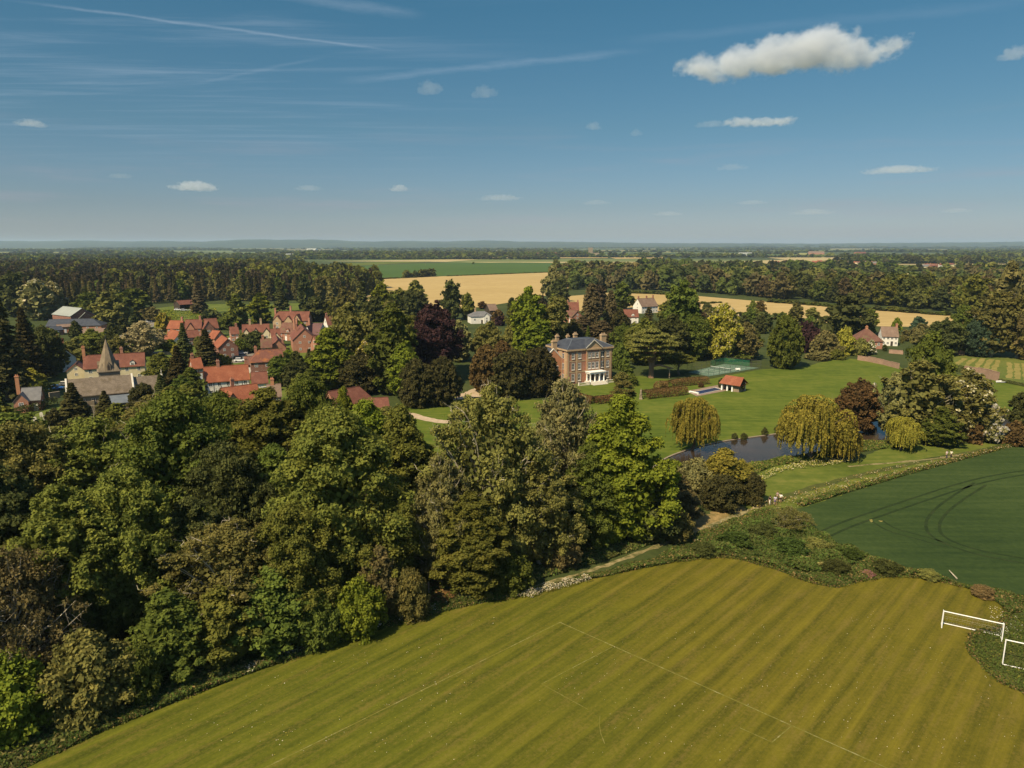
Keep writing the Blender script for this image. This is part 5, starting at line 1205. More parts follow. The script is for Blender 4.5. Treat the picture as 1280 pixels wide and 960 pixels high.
T('round', 553, 448, 506, 44, 'yew', 'brown green yew beside the gravel forecourt')
T('round', 628, 428, 470, 30, 'rust', 'small orange bronze bush top between the yews and the green lime')
T('oak', 546, 378, 468, 62, 'copper', 'large copper beech with deep purple leaves')
T('oak', 532, 410, 480, 60, 'copper', 'lower purple bough mass of copper beech beside the bright lime')
T('tall', 574, 402, 452, 32, 'pale', 'pale olive tree in front of the copper beech')
T('tall', 492, 384, 492, 60, 'green', 'tall fresh green lime left of the copper beech')
T('tall', 465, 420, 488, 40, 'yellow', 'yellowish chestnut bough edge in front of the fresh green lime', bloom='blossom')
T('maple', 508, 425, 498, 46, 'bright', 'bright green maple below the copper beech')
T('oak', 440, 382, 476, 62, 'olive', 'pale green lime behind the village on the right')
T('maple', 412, 412, 486, 60, 'bright', 'yellow green maple in front of the pale green lime')
T('oak', 452, 440, 492, 48, 'yew', 'shaded dark tree below the pale green lime')
T('oak', 610, 404, 452, 40, 'olive', 'olive tree right of the pale one below the white bungalow')
T('bush', 640, 410, 448, 36, 'olive', 'olive bush group below the white bungalow')
T('tall', 660, 362, 454, 46, 'bright', 'bright green lime with two domes left of the pines')
T('tall', 672, 400, 458, 40, 'bright', 'lower bright lime tucked beside the pine trunks')
T('pine', 697, 372, 452, 36, 'olive', 'Scots pine with two bare pinkish trunks above the mansion chimney', bark=REDBARK)
T('pine', 690, 378, 450, 26, 'olive', 'left hand of the twin bare trunked pines', bark=REDBARK)
T('redwood', 738, 353, 436, 26, 'spruce', 'tallest dark brown redwood behind the mansion')
T('redwood', 762, 362, 432, 20, 'spruce', 'shorter dark redwood right of the tallest one')
T('redwood', 728, 395, 440, 30, 'spruce', 'dark fir directly above the mansion roof')
T('redwood', 752, 400, 440, 30, 'spruce', 'dark fir behind the mansion roof centre')
T('round', 771, 388, 432, 36, 'yew', 'round topped holm oak above the mansion right chimney')
T('oak', 715, 400, 446, 36, 'yew', 'dark tree behind the left of the mansion roof')
T('oak', 765, 374, 410, 22, 'green', 'green tree just behind the round topped holm oak')
T('oak', 777, 354, 387, 28, 'green', 'broad green tree in front of the hay field behind the redwoods')
T('oak', 700, 348, 380, 26, 'dark', 'dark oak standing at the corner of the hay field')
T('oak', 690, 335, 378, 24, 'pale', 'pale brown tree at the right corner of the hay field')
T('tall', 640, 372, 400, 14, 'dark', 'small dark tree beside the white field gate')
T('oak', 565, 352, 400, 28, 'dark', 'dark oak standing up against the hay field')
T('oak', 585, 368, 400, 20, 'oak', 'smaller green oak right of the dark one against the hay field')
T('oak', 603, 377, 386, 12, 'rust', 'reddish tree beside the white bungalow')
T('bush', 623, 389, 404, 22, 'rust', 'round reddish shrub right of the white bungalow')
T('bush', 625, 396, 407, 16, 'copper', 'dark purple shrub in front of the white bungalow')
T('ash', 520, 352, 394, 34, 'olive', 'loose crowned ash against the left of the hay field')
T('oak', 500, 362, 400, 30, 'oak', 'oak left of the loose crowned ash')
T('oak', 478, 356, 396, 32, 'bright', 'light green oak at the left corner of the hay field')
T('bush', 975, 388, 402, 14, 'dark', 'dummy') if False else None
T('bush', 884, 379.5, 391, 14, 'dark', 'small dark tree in the hay field left of the candle chestnut')
T('oak', 940, 376, 394, 12, 'oak', 'left of two small oaks in the hay field')
T('oak', 950, 376, 394, 14, 'rust', 'right of two small oaks in the hay field, bronze leaved')
T('oak', 994, 380, 402, 20, 'olive', 'round hedgerow oak left of the large dark one')
T('oak', 1015, 385, 402, 17, 'olive', 'smaller hedgerow oak next to the large dark one')
T('oak', 1058, 370, 420, 54, 'dark', 'very large dark tree left of the white cottage')
T('tall', 1085, 386, 418, 20, 'oak', 'narrow oak touching the right of the very large dark tree')
T('bush', 1005, 404, 440, 40, 'copper', 'purplish dark thicket right of the rounded lawn tree')
T('bush', 1030, 415, 446, 36, 'brown', 'brown garden thicket below the very large dark tree')
T('bush', 1055, 412, 444, 26, 'yellow', 'yellow green shrub left of the hipped cottage')
T('bush', 1075, 424, 445, 22, 'olive', 'olive shrub below the hipped cottage')
T('sapling', 1088, 426, 443, 16, 'pale', 'white blossom tree below the white cottage', bloom='white')
T('bush', 1045, 437, 449, 22, 'oak', 'low green shrub at the lawn corner by the pink wall')
T('bush', 1022, 440, 450, 30, 'brown', 'low brown thicket along the top of the lawn')
T('round', 1147, 396, 418, 20, 'teal', 'blue green round tree right of the white cottage')
T('oak', 1120, 398, 416, 14, 'bright', 'bright small tree behind the white cottage')
T('oak', 1150, 405, 424, 22, 'brown', 'brown small tree below the blue green one')
# far right trees
T('oak', 1178, 398, 444, 40, 'dark', 'dark ivy clad tree left end of the far right row')
T('oak', 1200, 384, 442, 36, 'green', 'dark green tree second in the far right row')
T('oak', 1222, 395, 446, 34, 'teal', 'bluish dark tree in the far right row')
T('ash', 1240, 366, 446, 60, 'olive', 'tall olive willow in the far right row')
T('ash', 1272, 360, 448, 56, 'olive', 'tallest olive tree at the right edge')
T('tall', 1255, 330, 420, 40, 'brown', 'brown tree behind the tall olive ones at the right edge')
T('oak', 1215, 345, 400, 36, 'oak', 'oak behind the far right row')
T('oak', 1285, 380, 450, 40, 'brown', 'brown tree at the far right edge by the vineyard')
# left: village trees
T('conifer', 10, 355, 500, 66, 'yew', 'huge dark conifer at the left edge of the village')
T('conifer', 38, 384, 478, 44, 'yew', 'dark conifer right of the huge one at the left')
T('oak', 62, 410, 470, 44, 'dark', 'shaded tree beside the white half hidden house')
T('oak', 118, 412, 446, 40, 'oak', 'green tree behind the church spire on the left')
T('oak', 140, 416, 450, 24, 'dark', 'dark tree right behind the spire tip')
T('oak', 95, 424, 455, 36, 'olive', 'olive tree above the vicarage chimney')
T('bare', 181, 403, 444, 50, 'twig', 'round leafless pale tree in the middle of the village')
T('bush', 207, 394, 420, 24, 'yellow', 'yellow topped conifer by the bright orange roof')
T('column', 155, 397, 418, 14, 'dark', 'dark clipped yew column by the village road')
T('column', 168, 393, 414, 13, 'dark', 'second dark yew column by the village road')
T('conifer', 232, 403, 458, 28, 'dark', 'dark green conifer between the orange roofed cottages')
T('conifer', 260, 411, 466, 42, 'yew', 'wide dark fir in the village centre')
T('conifer', 226, 432, 500, 44, 'yew', 'tall dark fir right of the church chancel')
T('oak', 205, 442, 480, 40, 'oak', 'olive tree between the leafless tree and the chancel')
T('bush', 222, 430, 448, 16, 'yellow', 'small yellow flowering shrub among the firs')
T('conifer', 95, 478, 534, 48, 'yew', 'dark fir in front of the church nave')
T('bush', 70, 512, 538, 24, 'yew', 'round dark bush on the churchyard grass')
T('conifer', 133, 488, 522, 30, 'yew', 'dark yew under the church aisle')
T('round', 180, 480, 518, 34, 'yew', 'dark yew covering the corner of the chancel')
T('conifer', 205, 468, 524, 40, 'dark', 'shaggy dark cypress at the east end of the church')
T('conifer', 0, 470, 545, 44, 'dark', 'shadowed conifer at the left edge by the churchyard')
T('bush', 42, 463, 486, 30, 'yellow', 'pale green shrub behind the clipped hedge')
T('bush', 14, 466, 486, 26, 'pale', 'cream flowered shrub behind the clipped hedge', bloom='blossom')
T('oak', 300, 438, 478, 26, 'yellow', 'dummy') if False else None
T('bush', 277, 444, 462, 28, 'yellow', 'vivid yellow green tree behind the timber framed house')
T('bush', 281, 463, 487, 34, 'green', 'round green tree in front of the timber framed house')
T('oak', 352, 444, 482, 36, 'green', 'dark green tree right of the hipped brick house')
T('round', 320, 415, 440, 30, 'dark', 'dark round tree in front of the white gabled house')
T('bush', 302, 424, 442, 22, 'green', 'green round bush left of the dark round tree')
T('sapling', 372, 442, 470, 22, 'pale', 'pale yellow green sapling below the brick gable house')
T('conifer', 388, 436, 476, 26, 'dark', 'dark shaded conifer between the brick gable house and the maple')
T('oak', 395, 372, 402, 36, 'dark', 'dark oak right of the wide gabled house')
T('maple', 326, 366, 404, 32, 'bright', 'bright green round maple above the white gabled house')
T('maple', 297, 368, 410, 30, 'oak', 'yellow green maple left of the bright round one')
T('bush', 285, 395, 412, 30, 'green', 'green shrub right of the terrace')
T('conifer', 352, 352, 390, 22, 'dark', 'dark conifer behind the wide gabled house')
T('column', 380, 342, 388, 14, 'dark', 'tall dark poplar right of the conifer behind the village')
T('conifer', 250, 352, 392, 24, 'spruce', 'bluish fir right of the open cart shed')
T('round', 165, 362, 400, 50, 'green', 'big round green tree behind the village road')
T('oak', 140, 366, 408, 46, 'olive', 'dense olive tree in front of the conifer wood')
T('bare', 190, 384, 402, 26, 'brown', 'brown twiggy tree left of the paddock')
T('oak', 112, 366, 398, 34, 'green', 'dark green tree behind the grey barn')
T('oak', 50, 352, 400, 44, 'pale', 'cream blossomed chestnut behind the working yard', bloom='blossom')
T('oak', 70, 354, 398, 30, 'pale', 'second cream blossomed chestnut behind the working yard', bloom='blossom')
T('oak', 20, 342, 396, 40, 'dark', 'dark tree left of the cream chestnuts')
T('bush', 262, 388, 400, 26, 'dark', 'low dark hedge bush in the paddock')
T('oak', 432, 362, 408, 34, 'olive', 'olive oak behind the pale green lime')
T('conifer', 455, 352, 410, 26, 'dark', 'dark conifer left of the light green oak')
T('conifer', 415, 348, 392, 20, 'brown', 'brown larch behind the village')
T('oak', 470, 372, 420, 34, 'dark', 'dark oak behind the fresh green lime')

# ------------------------------------------------------------------ fillers: garden and park trees between the named ones
frng = np.random.default_rng(5)
MARKS = [(30, 486, 'slate lodge'), (140, 460, 'vicarage'), (140, 490, 'church'), (90, 400, 'grey workshops'), (222, 418, 'orange roofed cottage'), (250, 405, 'brick terrace'), (232, 384, 'open cart shed'), (318, 412, 'white gabled house'), (366, 394, 'wide gabled house'), (380, 430, 'tall brick gable'), (335, 450, 'hipped brick house'), (282, 470, 'timber framed house'), (300, 495, 'bright orange roof'), (430, 495, 'dark red roof'), (545, 440, 'copper beech'), (492, 470, 'fresh green lime'), (600, 398, 'white bungalow'), (660, 430, 'bright double lime'), (715, 390, 'rosy red roof'), (735, 460, 'mansion'), (787, 396, 'red roof with white dormer'), (807, 380, 'long farmhouse'), (815, 460, 'old cedar'), (851, 430, 'tallest green tree'), (902, 440, 'blossoming chestnut'), (905, 462, 'tennis court'), (980, 450, 'rounded lawn tree'), (1058, 410, 'very large dark tree'), (1083, 415, 'hipped cottage'), (1112, 415, 'white cottage'), (1147, 410, 'blue green tree'), (1240, 430, 'tall olive willow'),
         (45, 700, 'olive edge tree'), (50, 860, 'half bare brown tree'), (135, 650, 'wide left ash'), (235, 660, 'big dark dome'), (300, 770, 'low olive ash'), (428, 700, 'big round oak'), (505, 640, 'maple at the drive'), (612, 690, 'tall gnarled ash'), (702, 640, 'pale ash'), (772, 660, 'bright conical maple'), (345, 800, 'pale forked trunk'), (165, 390, 'big round green tree'), (50, 390, 'cream chestnuts'), (352, 380, 'conifer behind the village'), (430, 400, 'olive oak'), (706, 380, 'dark corner oak'), (640, 372, 'hay field gate'), (884, 385, 'lone hay field tree'), (945, 388, 'two small field oaks'), (1004, 396, 'hedgerow oaks'), (478, 370, 'light green oak'), (262, 392, 'paddock hedge'), (112, 380, 'grey barn'), (1190, 398, 'end of the hay field'), (1100, 390, 'far edge of the hay field')]
USED = set()
OPEN_VIEWS = [(584, 614, 385, 405), (604, 624, 378, 390), (774, 799, 384, 402), (794, 821, 369, 384), (704, 726, 375, 396), (1078, 1127, 406, 428), (340, 392, 386, 400), (300, 342, 402, 418), (213, 275, 396, 418), (406, 462, 481, 503), (250, 340, 454, 492)]
def placed_label(base, x, y):
    px = 640+x/y*F_PX; py = 480+F_PX*math.tan(math.atan2(CAM_H, y)-PITCH)
    ms = sorted(MARKS, key=lambda m: math.hypot(m[0]-px, (m[1]-py)*1.6))
    for mx, my, nm in ms[:4]:
        dx, dy = px-mx, (py-my)*1.6
        side = ('right of' if dx > 0 else 'left of') if abs(dx) > abs(dy) else ('in front of' if dy > 0 else 'behind')
        D = math.hypot(dx, dy); far_ = '' if D < 22 else ('well ' if D < 55 else 'far ')
        for w in (far_+side, {'right of': 'right and ', 'left of': 'left and ', 'in front of': 'directly ', 'behind': 'directly '}[side]+('behind' if dy < 0 else 'in front of')):
            lb = f"{base}, {w} {nm}"
            if lb not in USED and len(lb.split()) <= 16: USED.add(lb); return lb
    return f"{base}, {far_}{side} {ms[0][2]}"
def free(x, y, r, k=.75): return all((x-a)**2+(y-b)**2 > ((r+c)*k)**2 for a, b, c in TREES[-420:])
HOUSES = [(o.location.x, o.location.y) for o in col.objects if o.type == 'EMPTY' and o.get('category') in ('house', 'barn', 'building', 'church', 'mansion')]
def fill(poly_px, n, kinds, hs, cols, where, group, spacing=1.0, avoid=9.0):
    poly = W(poly_px); pts = scatter(frng, poly, n*30 if n < 40 else n*8); c = 0
    words = {'green': 'green', 'bright': 'bright green', 'dark': 'dark green', 'olive': 'olive', 'brown': 'brownish', 'yew': 'blackish green', 'oak': 'yellow green', 'copper': 'purple', 'pale': 'pale', 'rust': 'bronze', 'spruce': 'dark brownish', 'yellow': 'yellow', 'teal': 'bluish green'}
    for x, y in pts:
        if c >= n: break
        k = kinds[frng.integers(len(kinds))]; H = frng.uniform(*hs); R = H*{'conifer': .21, 'column': .16, 'redwood': .2, 'bush': .62, 'ash': .36, 'bare': .4}.get(k, .40)*frng.uniform(.85, 1.15)
        if not free(x, y, R, .62*spacing) or any((x-a)**2+(y-b)**2 < (avoid+R*.5)**2 for a, b in HOUSES): continue
        px = 640+x/y*F_PX; wpx = R/y*F_PX; tpy = 480+F_PX*math.tan(math.atan2(CAM_H-H, y)-PITCH); bpy_ = 480+F_PX*math.tan(math.atan2(CAM_H, y)-PITCH)
        if any(px+wpx > a and px-wpx < b and tpy < d2-2 and bpy_ > c2+4 for a, b, c2, d2 in OPEN_VIEWS): continue
        cl = cols[frng.integers(len(cols))]
        kind_word = {'conifer': 'conifer', 'bush': 'shrub', 'column': 'poplar', 'ash': 'loose crowned tree', 'bare': 'twiggy tree', 'redwood': 'fir'}.get(k, 'rounded tree')
        put_tree(k, x, y, H, R, cl, placed_label(f"{words[cl]} {kind_word} {where}", x, y), group=f"{words[cl]} {kind_word}s {where}")
        c += 1
fill([(225, 505), (260, 480), (440, 470), (500, 478), (470, 500), (400, 520), (300, 530), (230, 530)], 16, ['oak', 'maple', 'tall'], (9, 13), ['green', 'oak', 'dark'], 'below the village', 0)
fill([(0, 430), (150, 398), (190, 425), (200, 470), (100, 470), (0, 470)], 14, ['oak', 'bush', 'conifer'], (6, 12), ['green', 'oak', 'dark', 'olive'], 'in the gardens', 0)
fill([(210, 440), (250, 400), (420, 392), (470, 420), (460, 470), (330, 478), (215, 480)], 17, ['oak', 'bush', 'bush', 'sapling'], (3, 6), ['green', 'oak', 'bright', 'olive'], 'in the gardens', 0)
fill([(400, 400), (520, 392), (600, 400), (640, 430), (600, 450), (500, 470), (430, 470)], 16, ['oak', 'tall', 'maple'], (12, 19), ['green', 'oak', 'dark', 'olive'], 'in the park', 0)
fill([(600, 408), (700, 392), (800, 388), (860, 395), (870, 440), (780, 448), (650, 455)], 22, ['oak', 'conifer', 'tall', 'redwood'], (13, 20), ['green', 'dark', 'yew', 'oak', 'spruce'], 'behind the mansion', 0)
fill([(850, 396), (960, 398), (1040, 408), (1065, 440), (990, 446), (870, 448)], 26, ['oak', 'bush', 'tall'], (5, 10), ['green', 'dark', 'brown', 'olive'], 'behind the tennis court', 0)
fill([(1085, 425), (1180, 420), (1200, 436), (1170, 440), (1090, 440)], 10, ['bush', 'oak'], (3, 7), ['olive', 'dark', 'brown'], 'by the cottages', 0)
fill([(0, 620), (120, 560), (500, 560), (520, 720), (300, 810), (60, 880), (-40, 900)], 20, ['tall', 'oak'], (11, 16), ['olive', 'green', 'oak'], 'inside the wood', 0, .9)
fill([(520, 700), (560, 610), (700, 600), (820, 630), (800, 675), (640, 730)], 9, ['tall', 'oak', 'ash'], (8, 13), ['dark', 'olive', 'oak'], 'among the ashes', 0, .9)
fill([(-120, 700), (-10, 560), (0, 900), (-120, 1000)], 8, ['tall', 'oak'], (14, 20), ['dark', 'oak'], 'at the left rim', 0)
# conifer wood behind the village: the nearest as trees of their own, the depth of it as one mass
WOOD = W([(-60, 392), (60, 391), (130, 386), (190, 380), (260, 377), (330, 377), (400, 376), (440, 372), (470, 366), (480, 360), (420, 352), (385, 346), (300, 341), (200, 340), (60, 342), (-100, 344)])
def rows(poly, step, rng, ymax=None):
    a = np.array(poly); lo, hi = a.min(0), a.max(0)
    gx, gy = np.meshgrid(np.arange(lo[0], hi[0], step), np.arange(lo[1], hi[1], step)); P = np.stack([gx.ravel(), gy.ravel()], 1)+rng.uniform(-step*.42, step*.42, (gx.size, 2))
    P = P[inside(P, poly)]; return P[np.argsort(np.hypot(P[:, 0], P[:, 1]))]
def merged(name, items, mats, label=None):
    """a far wood as one object: every tree's leaf clumps in one mesh. items: (kind, x, y, H, R, material index)"""
    Qs, Ts, Ms = [], [], []
    r = np.random.default_rng(3); cache = {}
    for kind, x, y, H, R, mi in items:
        v = r.integers(0, 3)
        if (kind, v) not in cache:
            rg = np.random.default_rng(90+v+hash_(kind)); lod3 = {'oak': lambda: crown_lobed(rg, 20, 8, 1.5, DOME, 14, .22, .38, 2.0, 240, fill=.25)[:2], 'conifer': lambda: crown_conifer(rg, 22, 4.4, 1.5, CONE, 1.9, 190, 9)[:2],
                                                         'lump': lambda: crown_lobed(rg, 20, 8, 1.0, DOME, 8, .3, .45, 3.6, 60, fill=.3)[:2]}[kind]()
            cache[(kind, v)] = (lod3[0], lod3[1], 20 if kind != 'conifer' else 22, 8 if kind != 'conifer' else 4.4)
        Q, tn, H0, R0 = cache[(kind, v)]; a = r.random()*6.283; ca, sa = math.cos(a)*R/R0, math.sin(a)*R/R0
        X = Q[:, :, 0]*ca-Q[:, :, 1]*sa+x; Y = Q[:, :, 0]*sa+Q[:, :, 1]*ca+y; Z = Q[:, :, 2]*H/H0
        Qs.append(np.stack([X, Y, Z], 2).astype(np.float32)); Ts.append(np.clip(tn+(r.random()-.5)*.5, 0, 1)); Ms.append(np.full(len(tn), mi, np.int32))
    me = quads_mesh(name, np.concatenate(Qs), np.concatenate(Ts))
    for m in mats: me.materials.append(m)
    me.polygons.foreach_set('material_index', np.concatenate(Ms))
    return tag(link(name, me), kind='stuff')
wr = np.random.default_rng(21)
P = rows(WOOD, 9.5, wr); P = P[(P[:, 0]/P[:, 1]*F_PX+640 > -60)]
n_ind = 150; items = []
for i, (x, y) in enumerate(P):
    px = 640+x/y*F_PX; broad = wr.random() < (.12 if px < 330 else .45)
    if i < n_ind:
        k = 'oak' if broad else 'conifer'; H = wr.uniform(15, 20) if broad else wr.uniform(17, 22); cl = ['dark', 'olive', 'green'][wr.integers(3)] if broad else ['spruce', 'spruce', 'yew', 'brown'][wr.integers(4)]
        w_ = {'dark': 'dark green', 'olive': 'olive', 'green': 'green', 'spruce': 'dark brownish', 'yew': 'blackish', 'brown': 'brown'}[cl]
        put_tree(k, x, y, H, H*(.36 if broad else .19), cl, placed_label(f"{w_} {'broadleaf' if broad else 'spruce'} fronting the conifer wood", x, y), group=f"{w_} {'broadleaves' if broad else 'spruces'} at the front of the conifer wood", lod=2)
    else:
        H = wr.uniform(14, 23); far_r = y > 1000 and px > 120 and wr.random() < .7
        if broad or far_r: items.append(('oak', x, y, H*1.05, H*.36, int(wr.integers(2, 4))))
        else: items.append(('conifer', x, y, H, H*.2, int(wr.integers(0, 2))))
merged('conifer_wood', items, [LEAF['spruce'], LEAF['yew'], LEAF['oak'], LEAF['dark']])
# woods beyond the hay fields
WR = W([(700, 372), (705, 362), (760, 362), (860, 365), (960, 373), (1100, 383), (1200, 391), (1215, 400), (1330, 410), (1400, 380), (1400, 350), (1200, 352), (1100, 354), (1000, 352), (900, 347), (800, 345), (720, 343), (690, 346)])
P = rows(WR, 13, wr); items = []
for i, (x, y) in enumerate(P):
    H = wr.uniform(11, 19)*(1+.25*math.sin(x*.013+y*.007)); mi = int(wr.integers(0, 4))
    if i < 110:
        cl = ['dark', 'green', 'olive', 'brown', 'oak'][wr.integers(5)]; w_ = {'dark': 'dark green', 'green': 'green', 'olive': 'olive', 'brown': 'brownish', 'oak': 'yellow green'}[cl]
        put_tree('oak', x, y, H, H*.42, {'dark': 'wood1', 'green': 'wood2', 'olive': 'wood4', 'brown': 'wood3', 'oak': 'oak'}[cl], placed_label(f"{w_} tree of the far wood edge", x, y), group=f"{w_} trees at the edge of the wood beyond the right hay field", lod=2)
    else:
        if wr.random() < .10+.25*(math.sin(x*.006)+math.sin(y*.01+x*.004) < -1.0): continue
        items.append(('oak', x, y, H, H*.42, mi))
merged('woodland', items, [LEAF['wood1'], LEAF['wood2'], LEAF['wood3'], LEAF['wood4']])
# hedges and copses across the plain, thinning to the horizon
items = []
Y = 1060.0
while Y < 9300:
    half = Y*.80; step = 11+Y*.0022; dens = .18+.22*wr.random()
    x = -half; on = wr.random() < .5
    while x < half:
        run = wr.uniform(60, 420)*(1+Y/2500)
        if wr.random() < dens:
            depth_ = 1 if wr.random() < .6 else int(wr.integers(2, 6)); slope = wr.uniform(-.12, .12)
            for k in range(int(run/step)):
                for dd in range(depth_):
                    xx = x+k*step+wr.uniform(-4, 4); yy = Y+slope*(xx-x)+dd*(14+Y*.006)+wr.uniform(-5, 5); px = 640+xx/yy*F_PX
                    if not (-80 < px < 1360): continue
                    pyb = 480+F_PX*math.tan(math.atan2(CAM_H, yy)-PITCH)
                    if 385 < px < 795 and pyb > 326.5: continue
                    H = wr.uniform(6, 16) if depth_ == 1 else wr.uniform(11, 19)
                    items.append(('lump', xx, yy, H, step*wr.uniform(.5, .85), int(wr.integers(0, 4))))
        x += run
    Y *= 1+wr.uniform(.035, .085)
print('far lumps', len(items))
if len(items) > 9000: items = [items[i] for i in sorted(wr.choice(len(items), 9000, replace=False))]
merged('far_woodland', items, [LEAF['dark'], LEAF['green'], LEAF['oak'], LEAF['yew']])
def hedge_line(a, b, H, step, name='hedgerow', cols=('dark', 'green', 'oak')):
    A, B = G(*a), G(*b); L = (B-A).length; its = []
    for k in range(int(L/step)):
        t = (k+.5)/(L/step); its.append(('oak', A.x+(B.x-A.x)*t+wr.uniform(-1, 1), A.y+(B.y-A.y)*t+wr.uniform(-1, 1), H*wr.uniform(.6, 1.3), step*wr.uniform(.7, 1.1), int(wr.integers(0, len(cols)))))
    o = merged(name, its, [LEAF[c] for c in cols]); return o
hedge_line((505, 347.5), (545, 345.5), 9, 6); hedge_line((780, 366), (860, 369.5), 3, 3); hedge_line((860, 391.5), (930, 395.5), 3.2, 3); hedge_line((930, 395.5), (1010, 403), 3, 3)
hedge_line((430, 351), (520, 347), 1.6, 3); hedge_line((560, 345.3), (700, 340), 1.2, 3); hedge_line((960, 377.5), (1190, 395), 2.5, 4); hedge_line((900, 378.5), (812, 383.5), 1.5, 2.5)
hedge_line((590, 330), (594, 330), 6, 4); hedge_line((1090, 327), (1290, 326), 12, 9); hedge_line((930, 309.6), (1400, 309.5), 34, 60); hedge_line((905, 310.5), (1500, 311), 26, 60)
# ------------------------------------------------------------------ hedges, topiary, garden things
def hedge(label, pts, w, h, cl, name='clipped_hedge', leaf=.20, dens=38):
    """a clipped hedge: rounded box of leaf faces following a line"""
    l = [G(*p) for p in pts]; rg = np.random.default_rng(len(label)); Qs = []
    for a, b in zip(l[:-1], l[1:]):
        d = b-a; L = d.length; d.normalize(); nn = Vector((-d.y, d.x, 0)); n = int(L*dens*2.2)
        u = rg.random(n)*L; th = rg.uniform(-.25, math.pi+.25, n); e = 1-.12*rg.random(n)
        off = np.sign(np.cos(th))*np.abs(np.cos(th))**.45*w/2*e; zz = np.clip(np.sin(th), -.2, 1); zz = np.sign(zz)*np.abs(zz)**.45*h*e; zz = np.where(zz < .1, rg.random(n)*h*.7, zz)
        P = np.stack([a.x+d.x*u+nn.x*off, a.y+d.y*u+nn.y*off, zz], 1)
        no = nrm(np.stack([nn.x*off/w, nn.y*off/w, zz/h*.6], 1)+.28*rg.normal(size=(n, 3)))
        Qs.append(cards(rg, P, no, leaf*rg.uniform(.7, 1.3, n)))
    Q = np.concatenate(Qs); me = quads_mesh(name, Q, rg.random(len(Q)), LEAF[cl])
    core = MB()
    return tag(link(name, me), label, 'hedge')
hedge('long russet clipped hedge running right of the topiary pine', [(804, 498.5), (815, 497), (830, 495.5), (845, 494), (855, 492.5)], 3.4, 2.6, 'beech', dens=90)
hedge('russet clipped hedge curving behind the swimming pool', [(824, 485), (835, 485.5), (848, 482.5), (865, 480.5), (884, 479.5)], 3.2, 2.4, 'beech', dens=90)
hedge('short end of russet hedge beside the pool paving', [(824, 485), (822, 488), (828, 490)], 2.8, 2.3, 'beech', dens=90)
hedge('low russet hedge curving below the mansion lawn', [(716, 497), (728, 502), (742, 505), (758, 503), (775, 501.5)], 2.6, 2.2, 'beech', dens=90)
hedge('tall bright green clipped hedge behind the slate lodge', [(5, 489), (30, 489.5), (60, 489)], 2.0, 3.4, 'hedge', dens=80)
hedge('square topped green hedge at the churchyard gate', [(59, 492), (69, 492)], 2.2, 3.2, 'hedge', dens=90)
hedge('dark shaded hedge along the churchyard grass', [(-5, 527), (20, 522), (45, 513), (68, 506)], 3.0, 2.4, 'dark', dens=60)
hedge('dark hedge between the pink walls and the meadow', [(1175, 459), (1190, 462), (1205, 466)], 2.2, 2.2, 'dark', dens=60)
hedge('thin dark hedge across the right meadow', [(1249, 477), (1270, 481), (1300, 487)], 1.2, 1.0, 'dark', dens=50)
T('bush', 876, 478, 484, 8, 'rust', 'small clipped dome beside the russet hedge end')
T('bush', 901, 474, 484.5, 9, 'dark', 'dark bush left of the pool house')
T('bush', 924, 475.5, 488.5, 15, 'dark', 'ivy bush against the right end of the pool house')

# statue on its plinth at the hedge end
g = G(801, 499); st = empty('garden_statue', g); tag(st, 'pale stone figure on a plinth at the end of the russet hedge', 'statue')
MB().lathe([(.75, 0), (.75, .25), (.55, .35), (.5, 1.1), (.62, 1.2), (.62, 1.32)], 4, rot=.5).build('plinth', MT['stone'], st)
MB().lathe([(.30, 1.32), (.40, 1.5), (.30, 1.9), (.24, 2.2), (.30, 2.5), (.26, 2.7), (.10, 2.82), (.15, 2.95), (.14, 3.1), (.03, 3.2)], 10).build('figure', MT['stone'], st, True)

# cedar prop
g = G(836.5, 472.5); pr = empty('bough_prop', g); tag(pr, 'wooden post with crosspiece holding up the long low cedar bough', 'prop')
MB().box(-.14, .14, -.14, .14, 0, 3.2).build('post', MT['wood'], pr); MB().box(-1.0, 1.0, -.16, .16, 3.2, 3.42).build('crosspiece', MT['wood'], pr)
cb = [o for o in col.objects if o.get('label', '').startswith('old cedar')][0]
a = G(815, 472.5); tr = math.cos(-cb.rotation_euler.z)
def to_local(v): return Matrix.Rotation(-cb.rotation_euler.z, 3, 'Z') @ (Vector(v)-Vector((cb.location.x, cb.location.y, 0)))
mb = MB(); mb.tube([to_local((a.x, a.y, 0)), to_local((a.x-.2, a.y, 2.5)), to_local((a.x+.3, a.y, 6.5)), to_local((a.x+1.2, a.y+.5, 11.5))], [.75, .6, .55, .38], 9)
mb.tube([to_local((a.x, a.y, 5)), to_local((a.x-1.6, a.y-.6, 8)), to_local((a.x-2.4, a.y-.8, 11.5))], [.45, .4, .28], 8)
mb.tube([to_local((a.x+.2, a.y, 4.2)), to_local((a.x+2.2, a.y-.2, 4.6)), to_local((g.x-.5, g.y, 3.7)), to_local((g.x+1.4, g.y+.3, 3.3))], [.42, .34, .27, .16], 7)
mb.build('bare_bough', REDBARK, cb)

